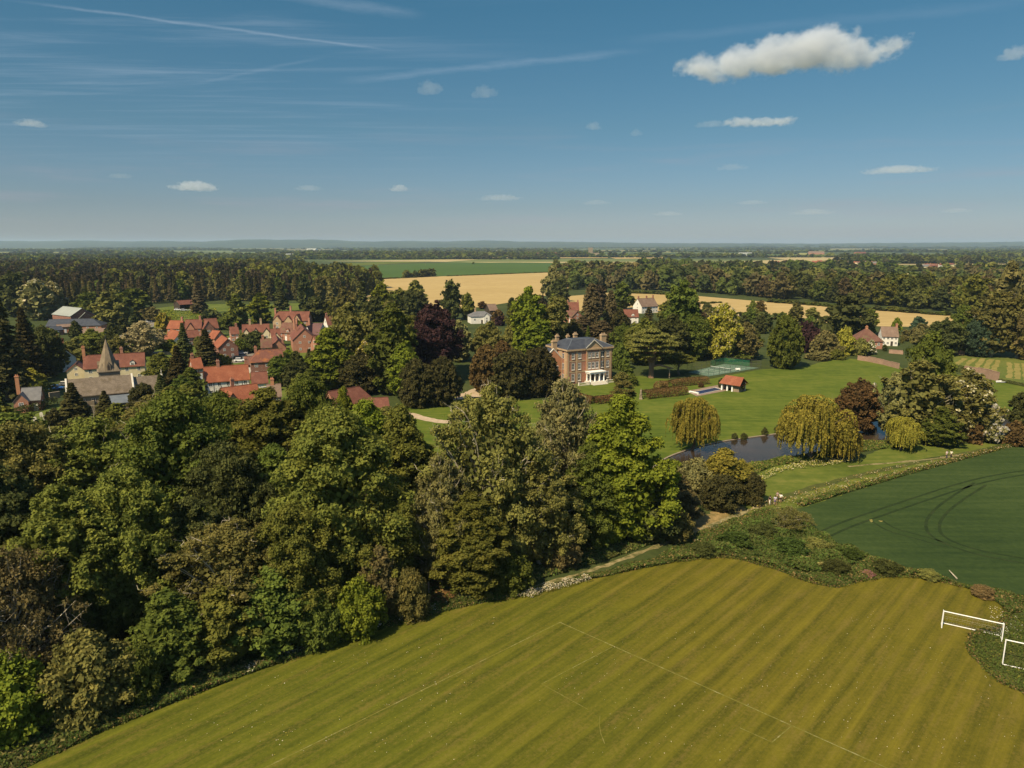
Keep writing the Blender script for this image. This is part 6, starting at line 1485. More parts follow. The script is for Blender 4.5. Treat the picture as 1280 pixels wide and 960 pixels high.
# swimming pool
c = [G(864.5, 491), G(893.5, 485), G(902.5, 487), G(874.5, 493)]
ctr = sum(c, Vector())/4; pr = empty('swimming_pool', (ctr.x, ctr.y, 0)); tag(pr, 'rectangular swimming pool with dark blue cover and white coping', 'pool')
mb = MB(); L2 = [v-ctr for v in c]; O = [v*1.03+v.normalized()*.30 for v in L2]
for i in range(4):
    j = (i+1) % 4; mb._add([(p.x, p.y, z) for z in (.03, .14) for p in (L2[i], L2[j], O[j], O[i])], [(4, 7, 6, 5), (0, 1, 5, 4), (2, 3, 7, 6)])
me = mb.build('coping', MT['pale_stone'], pr)
bm = bmesh.new(); bm.from_mesh(me.data); bmesh.ops.recalc_face_normals(bm, faces=bm.faces); bm.to_mesh(me.data); bm.free()
MB()._add([(p.x, p.y, .11) for p in L2], [(3, 2, 1, 0)]).build('cover', GM['pool'], pr)
dv = (c[0]-c[3]); dv.z = 0; yawp = math.atan2(dv.y, dv.x)
rl = empty('pool_cover_reel', c[0].lerp(c[3], .5)+Vector((-.5, 0, .03)), yawp); tag(rl, 'white roller and boxes at the near left end of the pool', 'pool cover reel')
r_ = MB(); r_.tube([(-1.5, 0, .4), (1.5, 0, .4)], .20, 10); r_.build('roller', MT['paint'], rl)
for s in (-1, 1): MB().box(s*1.55-.10, s*1.55+.10, -.3, .3, 0, .6).build('end_frame', MT['paint'], rl)
# pool house
ridge_a, ridge_b = G(905.5, 469, 4.4), G(930, 472.5, 4.4); yaw = math.atan2(ridge_b.y-ridge_a.y, ridge_b.x-ridge_a.x); L = (ridge_b-ridge_a).length
ph = empty('pool_house', (ridge_a.x, ridge_a.y, 0), yaw); tag(ph, 'small open fronted pool house with red tiled roof and white pillars', 'pool house')
w = MB(); w.box(.4, L-.4, 2.0, 2.2, 0, 2.6); w.box(.4, .6, -1.4, 2.0, 0, 2.6); w.build('wall', MT['white'], ph); MB().box(L-2.9, L-.5, -1.8, 1.98, 0, 2.55).build('timber_store', MT['wood'], ph)
for x in (.55, 2.4, 4.1): MB().box(x-.22, x+.22, -2.25, -1.8, 0, 2.6).build('pillar', MT['paint'], ph)
r = MB()
r._add([(-.1, -2.9, 2.15), (L+.2, -2.9, 2.15), (L-.3, 0, 4.4), (.5, 0, 4.4), (-.1, 2.9, 2.15), (L+.2, 2.9, 2.15), (-.1, -2.9, 2.3), (L+.2, -2.9, 2.3), (L-.3, 0, 4.55), (.5, 0, 4.55), (-.1, 2.9, 2.3), (L+.2, 2.9, 2.3)], [(6, 7, 8, 9), (9, 8, 11, 10), (0, 1, 7, 6), (10, 6, 9), (0, 6, 10, 4), (1, 5, 11, 7), (0, 4, 5, 1)])
r._add([(L-.25, 0, 4.62), (L+.2, -3.0, 2.3), (L+.2, -3.0, 2.12), (L-.25, 0, 4.44), (L+.45, -3.0, 2.3), (L+.0, 0, 4.62), (L+.45, -3.0, 2.12)], [(0, 1, 4, 5), (1, 2, 6, 4)])
r.build('roof', MT['orange_tile'], ph)

# tennis court with net, fence, back netting
q4 = [G(860, 465.5), G(905, 455), G(949, 460), G(886, 470.5)]
def bil(u, v, z=0):
    p = (q4[3]*(1-u)+q4[2]*u)*(1-v)+(q4[0]*(1-u)+q4[1]*u)*v; return Vector((p.x, p.y, z))
sheet('tennis_court', [tuple(bil(*a)[:2]) for a in ((0, 0), (1, 0), (1, 1), (0, 1))], 0.034, GM['court'])
def cl_(a, b, w=.12): A, B = bil(*a), bil(*b); ribbon('court_marking', [(A.x+(B.x-A.x)*i/6, A.y+(B.y-A.y)*i/6) for i in range(7)], w, .042, GM['courtline'])
for v in (.18, .27, .73, .82): cl_((.17, v), (.83, v))
for u in (.17, .83): cl_((u, .18), (u, .82))
for u in (.33, .67): cl_((u, .27), (u, .73))
cl_((.33, .5), (.67, .5))
net = empty('tennis_net', bil(.5, .5)); tag(net, 'dark net across the middle of the green tennis court', 'net')
a, b = bil(.5, .14)-bil(.5, .5), bil(.5, .86)-bil(.5, .5)
mb = MB(); 
for z in np.linspace(.15, .9, 6): mb.tube([a+Vector((0, 0, z)), b+Vector((0, 0, z))], .018, 3)
for t in np.linspace(0, 1, 30): p = a.lerp(b, t); mb.tube([p+Vector((0, 0, .1)), p+Vector((0, 0, .92))], .018, 3)
mb.build('mesh', MT['metal'], net); MB().tube([a+Vector((0, 0, .94)), b+Vector((0, 0, .94))], .05, 5).build('tape', MT['paint'], net)
for p in (a, b): MB().tube([p, p+Vector((0, 0, 1.05))], .06, 6).build('post', MT['metal'], net)
fe = empty('court_fence', bil(.5, .5)); tag(fe, 'wire fence on posts round the green tennis court', 'fence')
crn = [bil(-.02, -.02), bil(1.02, -.02), bil(1.02, 1.02), bil(-.02, 1.02)]; c0_ = bil(.5, .5); wire = MB(); n_p = 0
for i in range(4):
    A, B = crn[i]-c0_, crn[(i+1) % 4]-c0_; L = (B-A).length; n = int(L/3)
    for k in range(n):
        p = A.lerp(B, k/n); MB().tube([p, p+Vector((0, 0, 2.75))], .045, 5).build('post', MT['metal'], fe); n_p += 1
    for z in (.05, 1.4, 2.7): wire.tube([A+Vector((0, 0, z)), B+Vector((0, 0, z))], .022, 3)
    for k in range(int(L/.55)):
        p = A.lerp(B, (k+.5)/(L/.55)); wire.tube([p, p+Vector((0, 0, 2.7))], .010, 3, cap=False)
wire.build('wire', MT['metal'], fe)
MT['net_green'] = noisy('green_netting', [(0.3, (.02, .13, .075)), (0.7, (.035, .19, .11))], 6, 3, 0.9)
nb = MB(); A, B = bil(1.02, .30)-c0_, bil(1.02, 1.02)-c0_; C2 = bil(.62, 1.02)-c0_
for (p, q_) in ((A, B), (B, C2)):
    n = int((q_-p).length/.22)
    for k in range(n): s = p.lerp(q_, k/n); nb.tube([s+Vector((0, 0, .1)), s+Vector((0, 0, 2.3))], .026, 3, cap=False)
    for z in np.linspace(.2, 2.3, 9): nb.tube([p+Vector((0, 0, z)), q_+Vector((0, 0, z))], .024, 3, cap=False)
nb.build('green_netting', MT['net_green'], fe)
bk = empty('court_bench', bil(.62, .10)); tag(bk, 'white bench at the near side of the tennis court', 'bench')
MB().box(-.9, .9, -.2, .2, .42, .5).build('seat', MT['paint'], bk); MB().box(-.9, .9, .2, .26, .5, .95).build('backrest', MT['paint'], bk)
for s in (-.75, .75): MB().box(s-.05, s+.05, -.2, .2, 0, .42).build('leg', MT['paint'], bk)

# upturned boat by the pink wall
g = G(1252.5, 478.5); bt = empty('rowing_boat', g, .05); tag(bt, 'white rowing boat lying at the end of the pink garden wall', 'boat')
hb = MB(); S = 9; vs = []
for i in range(S):
    t = i/(S-1); x = -1.9+3.8*t; w_ = .75*math.sin(math.pi*min(.97, .12+t*.86))**.6 if t < 1 else .02
    for (u, z) in ((-1, .62), (-.85, .25), (0, .05), (.85, .25), (1, .62)): vs.append((x, u*w_, z+.12*abs(t-.5)))
hb._add(vs, [(i*5+k, i*5+k+1, (i+1)*5+k+1, (i+1)*5+k) for i in range(S-1) for k in range(4)]+[(0, 1, 2, 3, 4)])
hb.build('hull', MT['paint'], bt); tb = MB()
for x in (-.8, .3): tb.box(x-.13, x+.13, -.62, .62, .45, .5)
tb.build('thwart', MT['wood'], bt)

# stump, log, rail fence, posts
g = G(868, 621); sp = empty('tree_stump', g); tag(sp, 'tall broken pale tree stump among the pond side bushes', 'stump')
MB().tube([(0, 0, 0), (.1, 0, 1.2), (0, .1, 2.3), (.25, 0, 3.1)], [.55, .42, .40, .33], 9).build('bole', PALEBARK, sp); MB().tube([(0, 0, 2.4), (.5, .1, 2.7), (.95, .1, 2.6)], [.3, .26, .18], 7).build('snag', PALEBARK, sp)
a, b = G(1186, 717), G(1196, 725); lg = MB().tube([(a.x, a.y, .5), (a.x*.5+b.x*.5, a.y*.5+b.y*.5, .35), (b.x, b.y, .2)], [.05, .09, .11], 7).build('fallen_log', PALEBARK); tag(lg, 'pale fallen log on the verge above the goals', 'log')
def rail_fence(label, pts, h=1.15, every=2.4):
    l = [G(*p) for p in pts]; root = empty('rail_fence', l[0]); tag(root, label, 'fence'); rails = MB()
    for a, b in zip(l[:-1], l[1:]):
        n = max(1, int((b-a).length/every))
        for k in range(n+1): p = a.lerp(b, k/n)-l[0]; MB().tube([p, p+Vector((0, 0, h))], .07, 6).build('post', MT['wood'], root)
        for z in (.45, .95): rails.tube([a-l[0]+Vector((0, .08, z)), b-l[0]+Vector((0, .08, z))], .045, 4)
    rails.build('rail', MT['wood'], root)
rail_fence('short weathered rail fence in the gap of the foreground wood', [(482, 768), (508, 759)])
rail_fence('wooden rail fence between the churchyard grass and the dark hedge', [(8, 538), (30, 530), (52, 524)], .95, 3)
for i, (px, py, h) in enumerate([(536, 744, 1.9)]):
    p = MB().tube([(0, 0, 0), (.04, 0, h)], [.09, .07], 6).build('wooden_post', MT['wood']); p.location = G(px, py)
    tag(p, ['tall pale post standing in the rusty undergrowth of the foreground wood', 'short post on the verge between field and crop', 'short post at the thorn tree corner of the crop', 'short post above the left goal'][i], 'post')
# headstones
for i, (px, py) in enumerate([(57, 526), (60.5, 527), (36, 532), (18, 534), (44, 527), (52, 521), (8, 540), (64, 519)]):
    m = MB(); m._add([(-.32, -.07, 0), (.32, -.07, 0), (.32, -.07, .85), (.18, -.07, 1.05), (-.18, -.07, 1.05), (-.32, -.07, .85), (-.32, .07, 0), (.32, .07, 0), (.32, .07, .85), (.18, .07, 1.05), (-.18, .07, 1.05), (-.32, .07, .85)], [(0, 1, 2, 3, 4, 5), (11, 10, 9, 8, 7, 6), (1, 7, 8, 2), (2, 8, 9, 3), (3, 9, 10, 4), (4, 10, 11, 5), (5, 11, 6, 0)])
    o = m.build('headstone', MT['pale_stone']); o.location = G(px, py); o.rotation_euler.z = .5+.2*math.sin(i); o.scale = (1.2+.3*(i == 0),)*3
    tag(o, 'grey headstone standing in the churchyard grass' if i else 'largest pale headstone in the churchyard grass', 'headstone', 'headstones in the churchyard' if i else None)

# cars
def car_proto(paint, name='parked_car', estate=True):
    root = empty(name); b = MB()
    prof_ = [(-2.1, .35), (-2.15, .75), (-1.95, .95), (-1.1, .98), (1.35, .98), (2.0, .9), (2.12, .6), (2.05, .35)]
    prof_ = [(-2.1, .32), (-2.16, .70), (-2.05, .93), (-.95, .97), (1.30, .90), (2.02, .76), (2.14, .5), (2.08, .32)]
    n = len(prof_); vs = [(x, s*.86*(1 if z < .9 else .95), z) for s in (-1, 1) for x, z in prof_]
    b._add(vs, [tuple(range(n)), tuple(range(2*n-1, n-1, -1))]+[(i, i+n, (i+1) % n+n, (i+1) % n) for i in range(n)]); bo = b.build('body', paint, root)
    c = MB(); c._add([(-1.95, -.76, .95), (1.05, -.76, .94), (.35, -.62, 1.44), (-1.55, -.62, 1.46), (-1.95, .76, .95), (1.05, .76, .94), (.35, .62, 1.44), (-1.55, .62, 1.46)], [(0, 1, 2, 3), (7, 6, 5, 4), (1, 5, 6, 2), (0, 3, 7, 4)]); c.build('window', MT['glass'], root)
    MB()._add([(-1.6, -.64, 1.455), (.38, -.64, 1.445), (.38, .64, 1.445), (-1.6, .64, 1.455), (-1.55, -.6, 1.51), (.3, -.6, 1.50), (.3, .6, 1.50), (-1.55, .6, 1.51)], [(4, 5, 6, 7), (0, 1, 5, 4), (1, 2, 6, 5), (2, 3, 7, 6), (3, 0, 4, 7)]).build('car_roof', paint, root)
    for x in (-1.3, 1.3):
        for s in (-1, 1): MB().tube([(x, s*.70, .32), (x, s*.90, .32)], .32, 12).build('wheel', MT['rubber'], root)
    for s in (-1, 1): MB().box(2.06, 2.15, s*.6-.16, s*.6+.16, .56, .70).build('headlight', MT['paint'], root)
    return root
CP = {'silver': plain('silver_paint', (.45, .46, .48), .3, .5), 'white': plain('white_car_paint', (.75, .75, .75), .3, .5), 'black': plain('black_car_paint', (.02, .02, .022), .25, .5), 'red': plain('red_car_paint', (.30, .03, .02), .3, .5), 'blue': plain('blue_car_paint', (.03, .12, .35), .3, .5), 'grey': plain('grey_car_paint', (.12, .125, .13), .3, .5)}
for c_, px, py, rz, lb in [('silver', 138, 409.5, -.3, 'silver car parked furthest left beside the village road'), ('black', 144, 410.5, -.3, 'dark car between silver and white ones beside the village road'), ('white', 148, 411.5, -.3, 'white car parked right of the dark one beside the village road'), ('red', 124, 409, .3, 'dark red car beside the end of the brown tiled range'),
                          ('grey', 151, 418, 1.2, 'grey car half under the tree on the village road'), ('silver', 186, 403, .1, 'silver car in the small car park left of the paddock'), ('white', 193, 402, .1, 'white car in the small car park left of the paddock'), ('grey', 200, 401, .1, 'grey car in the small car park left of the paddock'),
                          ('silver', 286, 446, .5, 'silver car in the yard beside the hipped brick house'), ('white', 300, 452, .2, 'white car by the timber framed house chimney'), ('black', 296, 449, .9, 'dark car in the yard beside the hipped brick house'), ('white', 292, 424.5, .2, 'white car under the dark brick gable cottage'), ('silver', 303, 443, .4, 'silver car behind the hipped brick house corner'),
                          ('white', 222, 388, .2, 'white car parked in front of the open cart shed'), ('silver', 230, 388.5, .3, 'silver car parked in front of the open cart shed'), ('blue', 71, 487, .1, 'blue car seen over the churchyard gate wall'), ('grey', 84, 482, .1, 'grey car parked beside the small cream gable')]:
    g = G(px, py); r_ = car_proto(CP[c_]); r_.location = (g.x, g.y, .03); r_.rotation_euler.z = rz; tag(r_, lb, 'car')
for i, (px, py) in enumerate([(237, 388.5), (243, 388)]):
    g = G(px, py); t_ = empty('garden_table', g); tag(t_, ['left white table on the paddock grass by the cart shed', 'right white table on the paddock grass by the cart shed'][i], 'table')
    MB().box(-1.2, 1.2, -.5, .5, .72, .78).build('tabletop', MT['paint'], t_)
    for x in (-1, 1): MB().box(x-.05, x+.05, -.4, .4, 0, .72).build('leg', MT['paint'], t_)

# ------------------------------------------------------------------ goals
def goal(label, a, b, h, back, gb_, netting=True):
    A = Vector((a[0], a[1], 0)); B = Vector((b[0], b[1], 0)); L = (B-A).length; yaw = math.atan2(B.y-A.y, B.x-A.x)
    r = empty('football_goal', A, yaw); tag(r, label, 'goal'); w = MT['paint']; t = .062
    for x in (0, L): MB().tube([(x, 0, 0), (x, 0, h+t)], t, 10).build('post', w, r)
    MB().tube([(t, 0, h), (L-t, 0, h)], t, 10).build('crossbar', w, r)
    MB().tube([(0, back, .05), (L, back, .05)], .055, 8).build('ground_bar', w, r)
    for x in (0, L):
        MB().tube([(x, t*np.sign(back), .05), (x, back-.05*np.sign(back), .05)], .045, 8).build('side_bar', w, r)
        MB().tube([(x, t*np.sign(back), h-.05), (x, back*.45, h-.1), (x, back, .1)], .028, 6).build('stay', w, r)
    if netting:
        m = MB(); 
        for k in range(int(L/.5)+1): x = min(L, k*.5); m.tube([(x, 0, h-.1), (x, back*.35, h*.62), (x, back*.8, .45), (x, back, .06)], .006, 3, cap=False)
        for s, z in ((.15, h*.85), (.35, h*.62), (.6, h*.45), (.8, .4)): m.tube([(0, back*s, z), (L, back*s, z)], .006, 3, cap=False)
        m.build('net', MT['pale_stone'], r)
    return r
A = G(1177, 785); B = G(1252, 802)
goal('full width white football goal standing on the mown field edge', (A.x, A.y), (B.x, B.y), 2.2, 1.35, 0)
A = G(1253, 830.5); B = G(1279.5, 836.5); d = (B-A).normalized(); B2 = A+d*5.0
goal('nearer white football goal cut off by the right edge of the picture', (A.x, A.y), (B2.x, B2.y), 2.95, -.06, 0, False)
B3 = A+d*2.55

# ------------------------------------------------------------------ people on the path
def person(px, py, label, top, legs, hair, face, stride=.2, arm=.1, shorts=False, dress=False, h=1.72):
    g = G(px, py); root = empty('person', g, face); tag(root, label, 'person'); s = h/1.75
    def skin(name, V, E_, Rr, m, sub=1):
        me = bpy.data.meshes.new(name); me.from_pydata([tuple(c*s for c in v) for v in V], E_, []); o = bpy.data.objects.new(name, me); col.objects.link(o)
        md = o.modifiers.new('s', 'SKIN'); 
        for i, rr in enumerate(Rr): me.skin_vertices[0].data[i].radius = ((rr if not isinstance(rr, tuple) else rr[0])*s, (rr if not isinstance(rr, tuple) else rr[1])*s)
        me.skin_vertices[0].data[0].use_root = True
        sb = o.modifiers.new('b', 'SUBSURF'); sb.levels = sub; sb.render_levels = sub
        dg = bpy.context.evaluated_depsgraph_get(); ev = bpy.data.meshes.new_from_object(o.evaluated_get(dg)); bpy.data.objects.remove(o)
        ev.materials.clear(); ev.materials.append(m); ev.shade_smooth(); ev.name = name
        return link(name, ev, root)
    f, k = stride, arm
    V = [(0, 0, .95), (0, 0, 1.15), (0, .01, 1.38), (0, 0, 1.48), (0, .02, 1.56), (0, .03, 1.66), (0, .02, 1.73),
         (.09, 0, .90), (.10, f*.5, .50), (.10, f, .08), (.10, f+.16, .04), (-.09, 0, .90), (-.10, -f*.4, .50), (-.10, -f*1.1, .10), (-.10, -f*1.1+.15, .04),
         (.19, 0, 1.40), (.25, -k*.6, 1.13), (.26, k*.8, .90), (-.19, 0, 1.40), (-.25, k*.6, 1.13), (-.26, -k*.2+.12, .90)]
    E_ = [(0, 1), (1, 2), (2, 3), (3, 4), (4, 5), (5, 6), (0, 7), (7, 8), (8, 9), (9, 10), (0, 11), (11, 12), (12, 13), (13, 14), (2, 15), (15, 16), (16, 17), (2, 18), (18, 19), (19, 20)]
    Rr = [(.13, .10), (.12, .09), (.15, .10), .055, .075, (.085, .10), .05, .085, .060, .042, .035, .085, .060, .042, .035, .055, .042, .030, .055, .042, .030]
    for hi, sx in ((17, 1), (20, -1)):            # palm, four unequal curled fingers and a thumb from the side
        bx_, by_, bz_ = V[hi]; V.append((bx_, by_+.01, bz_-.07)); Rr.append((.022, .032)); E_.append((hi, len(V)-1)); p = len(V)-1
        for q_, (dy, ln) in enumerate(((-.030, .055), (-.010, .068), (.010, .074), (.028, .064))):
            V += [(bx_, by_+dy, bz_-.09-ln*.4), (bx_-sx*.015, by_+dy+.008, bz_-.09-ln)]; Rr += [.009, .008]; E_ += [(p, len(V)-2), (len(V)-2, len(V)-1)]
        V.append((bx_-sx*.012, by_+.055, bz_-.085)); Rr.append(.010); E_.append((p, len(V)-1))
    V.append((0, .125, 1.645)); Rr.append(.014); E_.append((5, len(V)-1))      # nose
    SK = MT['skin']; skin('body', V, E_, Rr, SK)
    skin('shirt', [(0, 0, .93), (0, 0, 1.15), (0, .01, 1.37), (0, 0, 1.46), (.20, 0, 1.40), (.255, -k*.5, 1.18), (-.20, 0, 1.40), (-.255, k*.5, 1.18)], [(0, 1), (1, 2), (2, 3), (2, 4), (4, 5), (2, 6), (6, 7)], [(.165, .125), (.15, .115), (.175, .125), .075, .08, .062, .08, .062], top)
    zk = .52 if shorts else .12; ff = f*.5 if shorts else f
    skin('trousers', [(0, 0, .98), (0, 0, .92), (.09, 0, .86), (.10, f*.5 if not shorts else f*.35, .52 if not shorts else .62), (.10, ff, zk), (-.09, 0, .86), (-.10, -f*.4, .52 if not shorts else .62), (-.10, -(f*1.05 if not shorts else f*.45), zk)],
         [(0, 1), (1, 2), (2, 3), (3, 4), (1, 5), (5, 6), (6, 7)], [(.16, .12), (.16, .125), .105, .082, .068, .105, .082, .068], legs)
    hm_ = MB(); hm_.lathe([(.02, 1.555), (.10, 1.58), (.115, 1.66), (.10, 1.74), (.05, 1.785), (.01, 1.79)], 12, (0, -.005, 0)); 
    hh = hm_.build('hair', hair, root, True); hh.scale = (s*.92, s*1.0, s); hh.location = (0, -.028, 0)
    e = MB()
    for sx in (-1, 1): e.lathe([(.001, -.012), (.011, 0), (.001, .012)], 6, (sx*.034, .112, 1.668))
    e.build('eyes', MT['rubber'], root).scale = (s, s, s)
    for sx, yy in ((.10, f), (-.10, -f*1.1)):
        sh = MB(); sh._add([(sx-.05, yy-.07, 0), (sx+.05, yy-.07, 0), (sx+.055, yy+.19, 0), (sx-.055, yy+.19, 0), (sx-.045, yy-.06, .11), (sx+.045, yy-.06, .11), (sx+.04, yy+.17, .055), (sx-.04, yy+.17, .055)], [(0, 3, 2, 1), (4, 5, 6, 7), (0, 1, 5, 4), (1, 2, 6, 5), (2, 3, 7, 6), (3, 0, 4, 7)]); sh.build('shoe', MT['rubber'], root).scale = (s, s, s)
MT['skin'] = plain('skin', (.50, .32, .23), .6, .3)
cloth = lambda n, c: plain(n, c, .9, .1)
dkh = cloth('dark_hair', (.03, .02, .015)); brh = cloth('brown_hair', (.10, .06, .035))
person(962, 631, 'person in dark top and white trousers, leftmost walker of the near group', cloth('dark_top', (.03, .03, .035)), cloth('white_trousers', (.72, .70, .66)), dkh, .3)
person(968.5, 631, 'person in lavender top and violet shorts in the middle of the near group', cloth('lavender_top', (.42, .42, .55)), cloth('violet_shorts', (.10, .08, .22)), dkh, -.2, shorts=True)
person(971.5, 625.5, 'person in pinkish grey coat walking just behind the near group', cloth('grey_pink_coat', (.33, .24, .23)), cloth('brown_trousers', (.14, .10, .06)), brh, .1)
person(975.5, 628, 'person in white top and black shorts at the right of the near group', cloth('white_top', (.75, .73, .71)), cloth('black_shorts', (.02, .02, .02)), dkh, -.5, arm=.25, shorts=True)
person(1183, 573, 'person in pale pink top with dark trousers on the far path', cloth('pink_white_top', (.62, .52, .52)), cloth('navy_trousers', (.04, .04, .07)), brh, .4, h=1.8)
person(1188.5, 572.5, 'person in cream top and black trousers on the far path', cloth('cream_top', (.70, .68, .52)), cloth('black_trousers', (.02, .02, .02)), dkh, -.2)

# ------------------------------------------------------------------ undergrowth, flowers, tussocks
ur = np.random.default_rng(77)
def cover(name, poly_px, n, leaf, hmin, hmax, mats, shares, patch=.12, thr=None, asp=1.0, upn=.8, world=False):
    poly = poly_px if world else W(poly_px); P = scatter(ur, poly, n)
    h = .5+.25*np.sin(P[:, 0]*patch*6.1+P[:, 1]*patch*3.3)+.25*np.sin(P[:, 1]*patch*7.7-P[:, 0]*patch*4.1+1)
    if thr is not None:
        keep = h+.25*ur.random(len(P)) > thr; P = P[keep]; h = h[keep]
    n = len(P); z = (hmin+(hmax-hmin)*h)*(.25+.75*ur.random(n)**.6)
    C = np.stack([P[:, 0], P[:, 1], z], 1); no = nrm(np.array([0, 0, upn])+.75*ur.normal(size=(n, 3)))
    me = quads_mesh(name, cards(ur, C, no, leaf*ur.uniform(.6, 1.4, n), asp), np.clip(.25+.35*h+.5*ur.random(n), 0, 1))
    for m in mats: me.materials.append(LEAF[m])
    mi = ur.choice(len(mats), n, p=shares)
    me.polygons.foreach_set('material_index', mi.astype(np.int32)); return tag(link(name, me), kind='stuff')
VERGE = [(640, 745), (700, 728), (760, 713), (820, 697), (870, 672), (905, 656), (945, 640), (985, 636), (1005, 645), (1010, 662), (1045, 684), (1090, 700), (1140, 714), (1190, 727), (1245, 739), (1300, 752), (1400, 775), (1400, 800), (1290, 765), (1262, 768), (1240, 748), (1200, 732), (1150, 721), (1095, 721), (1060, 731), (1040, 733), (1005, 724), (960, 707), (905, 695), (850, 702), (780, 716), (700, 733)]
sheet('verge', W(VERGE), 0.008, GM['rough'], .1)
cover('undergrowth', VERGE, 95000, .16, .05, .9, ['herb', 'scrub', 'straw', 'dark'], [.42, .30, .12, .16], .11)
cover('undergrowth', [(985, 640), (1010, 662), (1045, 684), (1085, 699), (1050, 720), (1000, 716), (950, 700), (900, 694), (880, 690), (930, 655)], 60000, .20, .3, 1.5, ['herb', 'scrub', 'dark'], [.5, .4, .1], .16)
cover('dead_brambles', W([(998, 700), (1030, 694), (1052, 704), (1040, 712), (1010, 710)]), 2600, .15, .2, 1.0, ['pale', 'straw'], [.6, .4], .2, world=True)
cover('red_dock', W([(1070, 720), (1084, 716), (1096, 721), (1082, 726)]), 900, .14, .1, .6, ['pink', 'rust'], [.5, .5], .2, world=True)
cover('edge_grass', [(0, 962), (130, 905), (230, 862), (310, 831), (400, 800), (480, 774), (560, 752), (640, 736), (640, 746), (560, 763), (480, 786), (400, 813), (310, 843), (230, 874), (130, 914), (0, 975)], 52000, .16, .05, .7, ['herb', 'scrub', 'straw'], [.55, .35, .10], .1)
cover('wood_floor', [(-60, 1010), (-60, 860), (200, 800), (400, 740), (560, 690), (700, 680), (840, 655), (850, 668), (760, 700), (640, 735), (400, 800), (230, 866), (60, 938)], 66000, .26, .05, .7, ['scrub', 'herb', 'brown'], [.6, .25, .15], .08)
cover('rusty_undergrowth', [(505, 762), (520, 735), (555, 728), (575, 745), (540, 764)], 4500, .18, .1, .7, ['rust', 'straw', 'herb'], [.45, .25, .3], .2)
FL = W([(640, 747), (660, 738), (695, 728), (730, 722), (740, 728), (700, 738), (660, 750)])
cover('cow_parsley', FL, 2600, .075, .3, .9, ['blossom', 'white', 'herb'], [.5, .3, .2], .3, .5, upn=2, world=True)
cover('cow_parsley', [(290, 845), (340, 824), (400, 803), (460, 784), (520, 766), (560, 755), (560, 762), (520, 772), (460, 790), (400, 809), (340, 830), (300, 850)], 2000, .08, .3, .8, ['blossom', 'white'], [.6, .4], .25, .6, upn=2)
cover('cow_parsley', [(860, 674), (900, 655), (940, 638), (985, 620), (1040, 604), (1100, 589), (1160, 577), (1230, 562), (1290, 548), (1290, 553), (1210, 574), (1130, 594), (1060, 615), (1003, 634), (960, 642), (900, 664), (870, 680)], 5200, .12, .25, .8, ['blossom', 'straw', 'yellow'], [.35, .35, .3], .2, .55, upn=2)
cover('edge_grass', [(1003, 634), (1060, 616), (1130, 595), (1210, 573), (1290, 552), (1290, 548), (1205, 570), (1125, 591), (1055, 611), (995, 630)], 16000, .22, .1, .7, ['herb', 'scrub', 'straw'], [.5, .35, .15], .1)
cover('cow_parsley', [(940, 600), (965, 588), (1000, 578), (1050, 574), (1075, 576), (1040, 582), (980, 590), (950, 604)], 2600, .12, .3, .8, ['blossom', 'yellow'], [.5, .5], .3, .5, upn=2)
cover('bank_grass', [(905, 592), (940, 581), (972, 575), (1020, 568), (1080, 554), (1150, 550), (1230, 547), (1300, 535), (1300, 541), (1235, 553), (1150, 556), (1090, 563), (1020, 576), (970, 582), (920, 602)], 26000, .24, .1, .8, ['herb', 'oak', 'straw'], [.55, .3, .15], .1)
cover('paddock_weeds', [(195, 400), (200, 388), (270, 386), (270, 400)], 5000, .45, .1, .5, ['bright', 'yellow', 'herb'], [.4, .2, .4], .05, .5)
cover('dandelion_heads', [(560, 950), (760, 800), (1100, 760), (1270, 870), (1270, 955)], 520, .045, .05, .08, ['white', 'yellow'], [.8, .2], .05, .45, upn=3)
cover('dandelion_heads', [(100, 950), (330, 850), (620, 770), (560, 940)], 380, .05, .05, .08, ['yellow', 'white'], [.5, .5], .05, .45, upn=3)
cover('daisies', [(1235, 755), (1278, 770), (1278, 800), (1240, 790)], 260, .08, .05, .12, ['white', 'yellow'], [.7, .3], .2, .4, upn=3)
# ragged grass along the edge of the mown field
pp = np.array(pitch_poly[:-3]); seg = np.linalg.norm(np.diff(pp, axis=0), axis=1); cum = np.concatenate([[0], np.cumsum(seg)])
n = 26000; u = ur.random(n)*cum[-1]; k_ = np.clip(np.searchsorted(cum, u)-1, 0, len(seg)-1); t_ = (u-cum[k_])/np.maximum(seg[k_], 1e-6)
d_v = (pp[k_+1]-pp[k_])/np.maximum(seg[k_], 1e-6)[:, None]; Pp = pp[k_]+(pp[k_+1]-pp[k_])*t_[:, None]+np.stack([-d_v[:, 1], d_v[:, 0]], 1)*(ur.normal(size=(n, 1))*.22+.16+.25*np.sin(u*.9)[:, None]*np.sin(u*.23)[:, None])
zz = ur.uniform(.02, .22, n)
me = quads_mesh('field_edge_grass', cards(ur, np.stack([Pp[:, 0], Pp[:, 1], zz], 1), nrm(np.array([0, 0, .8])+.8*ur.normal(size=(n, 3))), .11*ur.uniform(.6, 1.5, n)), ur.random(n))
for m in ('herb', 'straw', 'oak'): me.materials.append(LEAF[m])
me.polygons.foreach_set('material_index', ur.choice(3, n, p=[.5, .22, .28]).astype(np.int32)); tag(link('field_edge_grass', me), kind='stuff')
LONG = W([(1258, 766), (1250, 780), (1228, 789), (1212, 797), (1211, 812), (1228, 833), (1262, 858), (1330, 892), (1500, 960), (1500, 800), (1330, 775)])
sheet('uncut_grass', LONG, 0.016, GM['rough'], .08)
cover('uncut_grass_blades', LONG, 30000, .11, .03, .26, ['herb', 'scrub', 'oak'], [.7, .2, .1], .15, world=True)

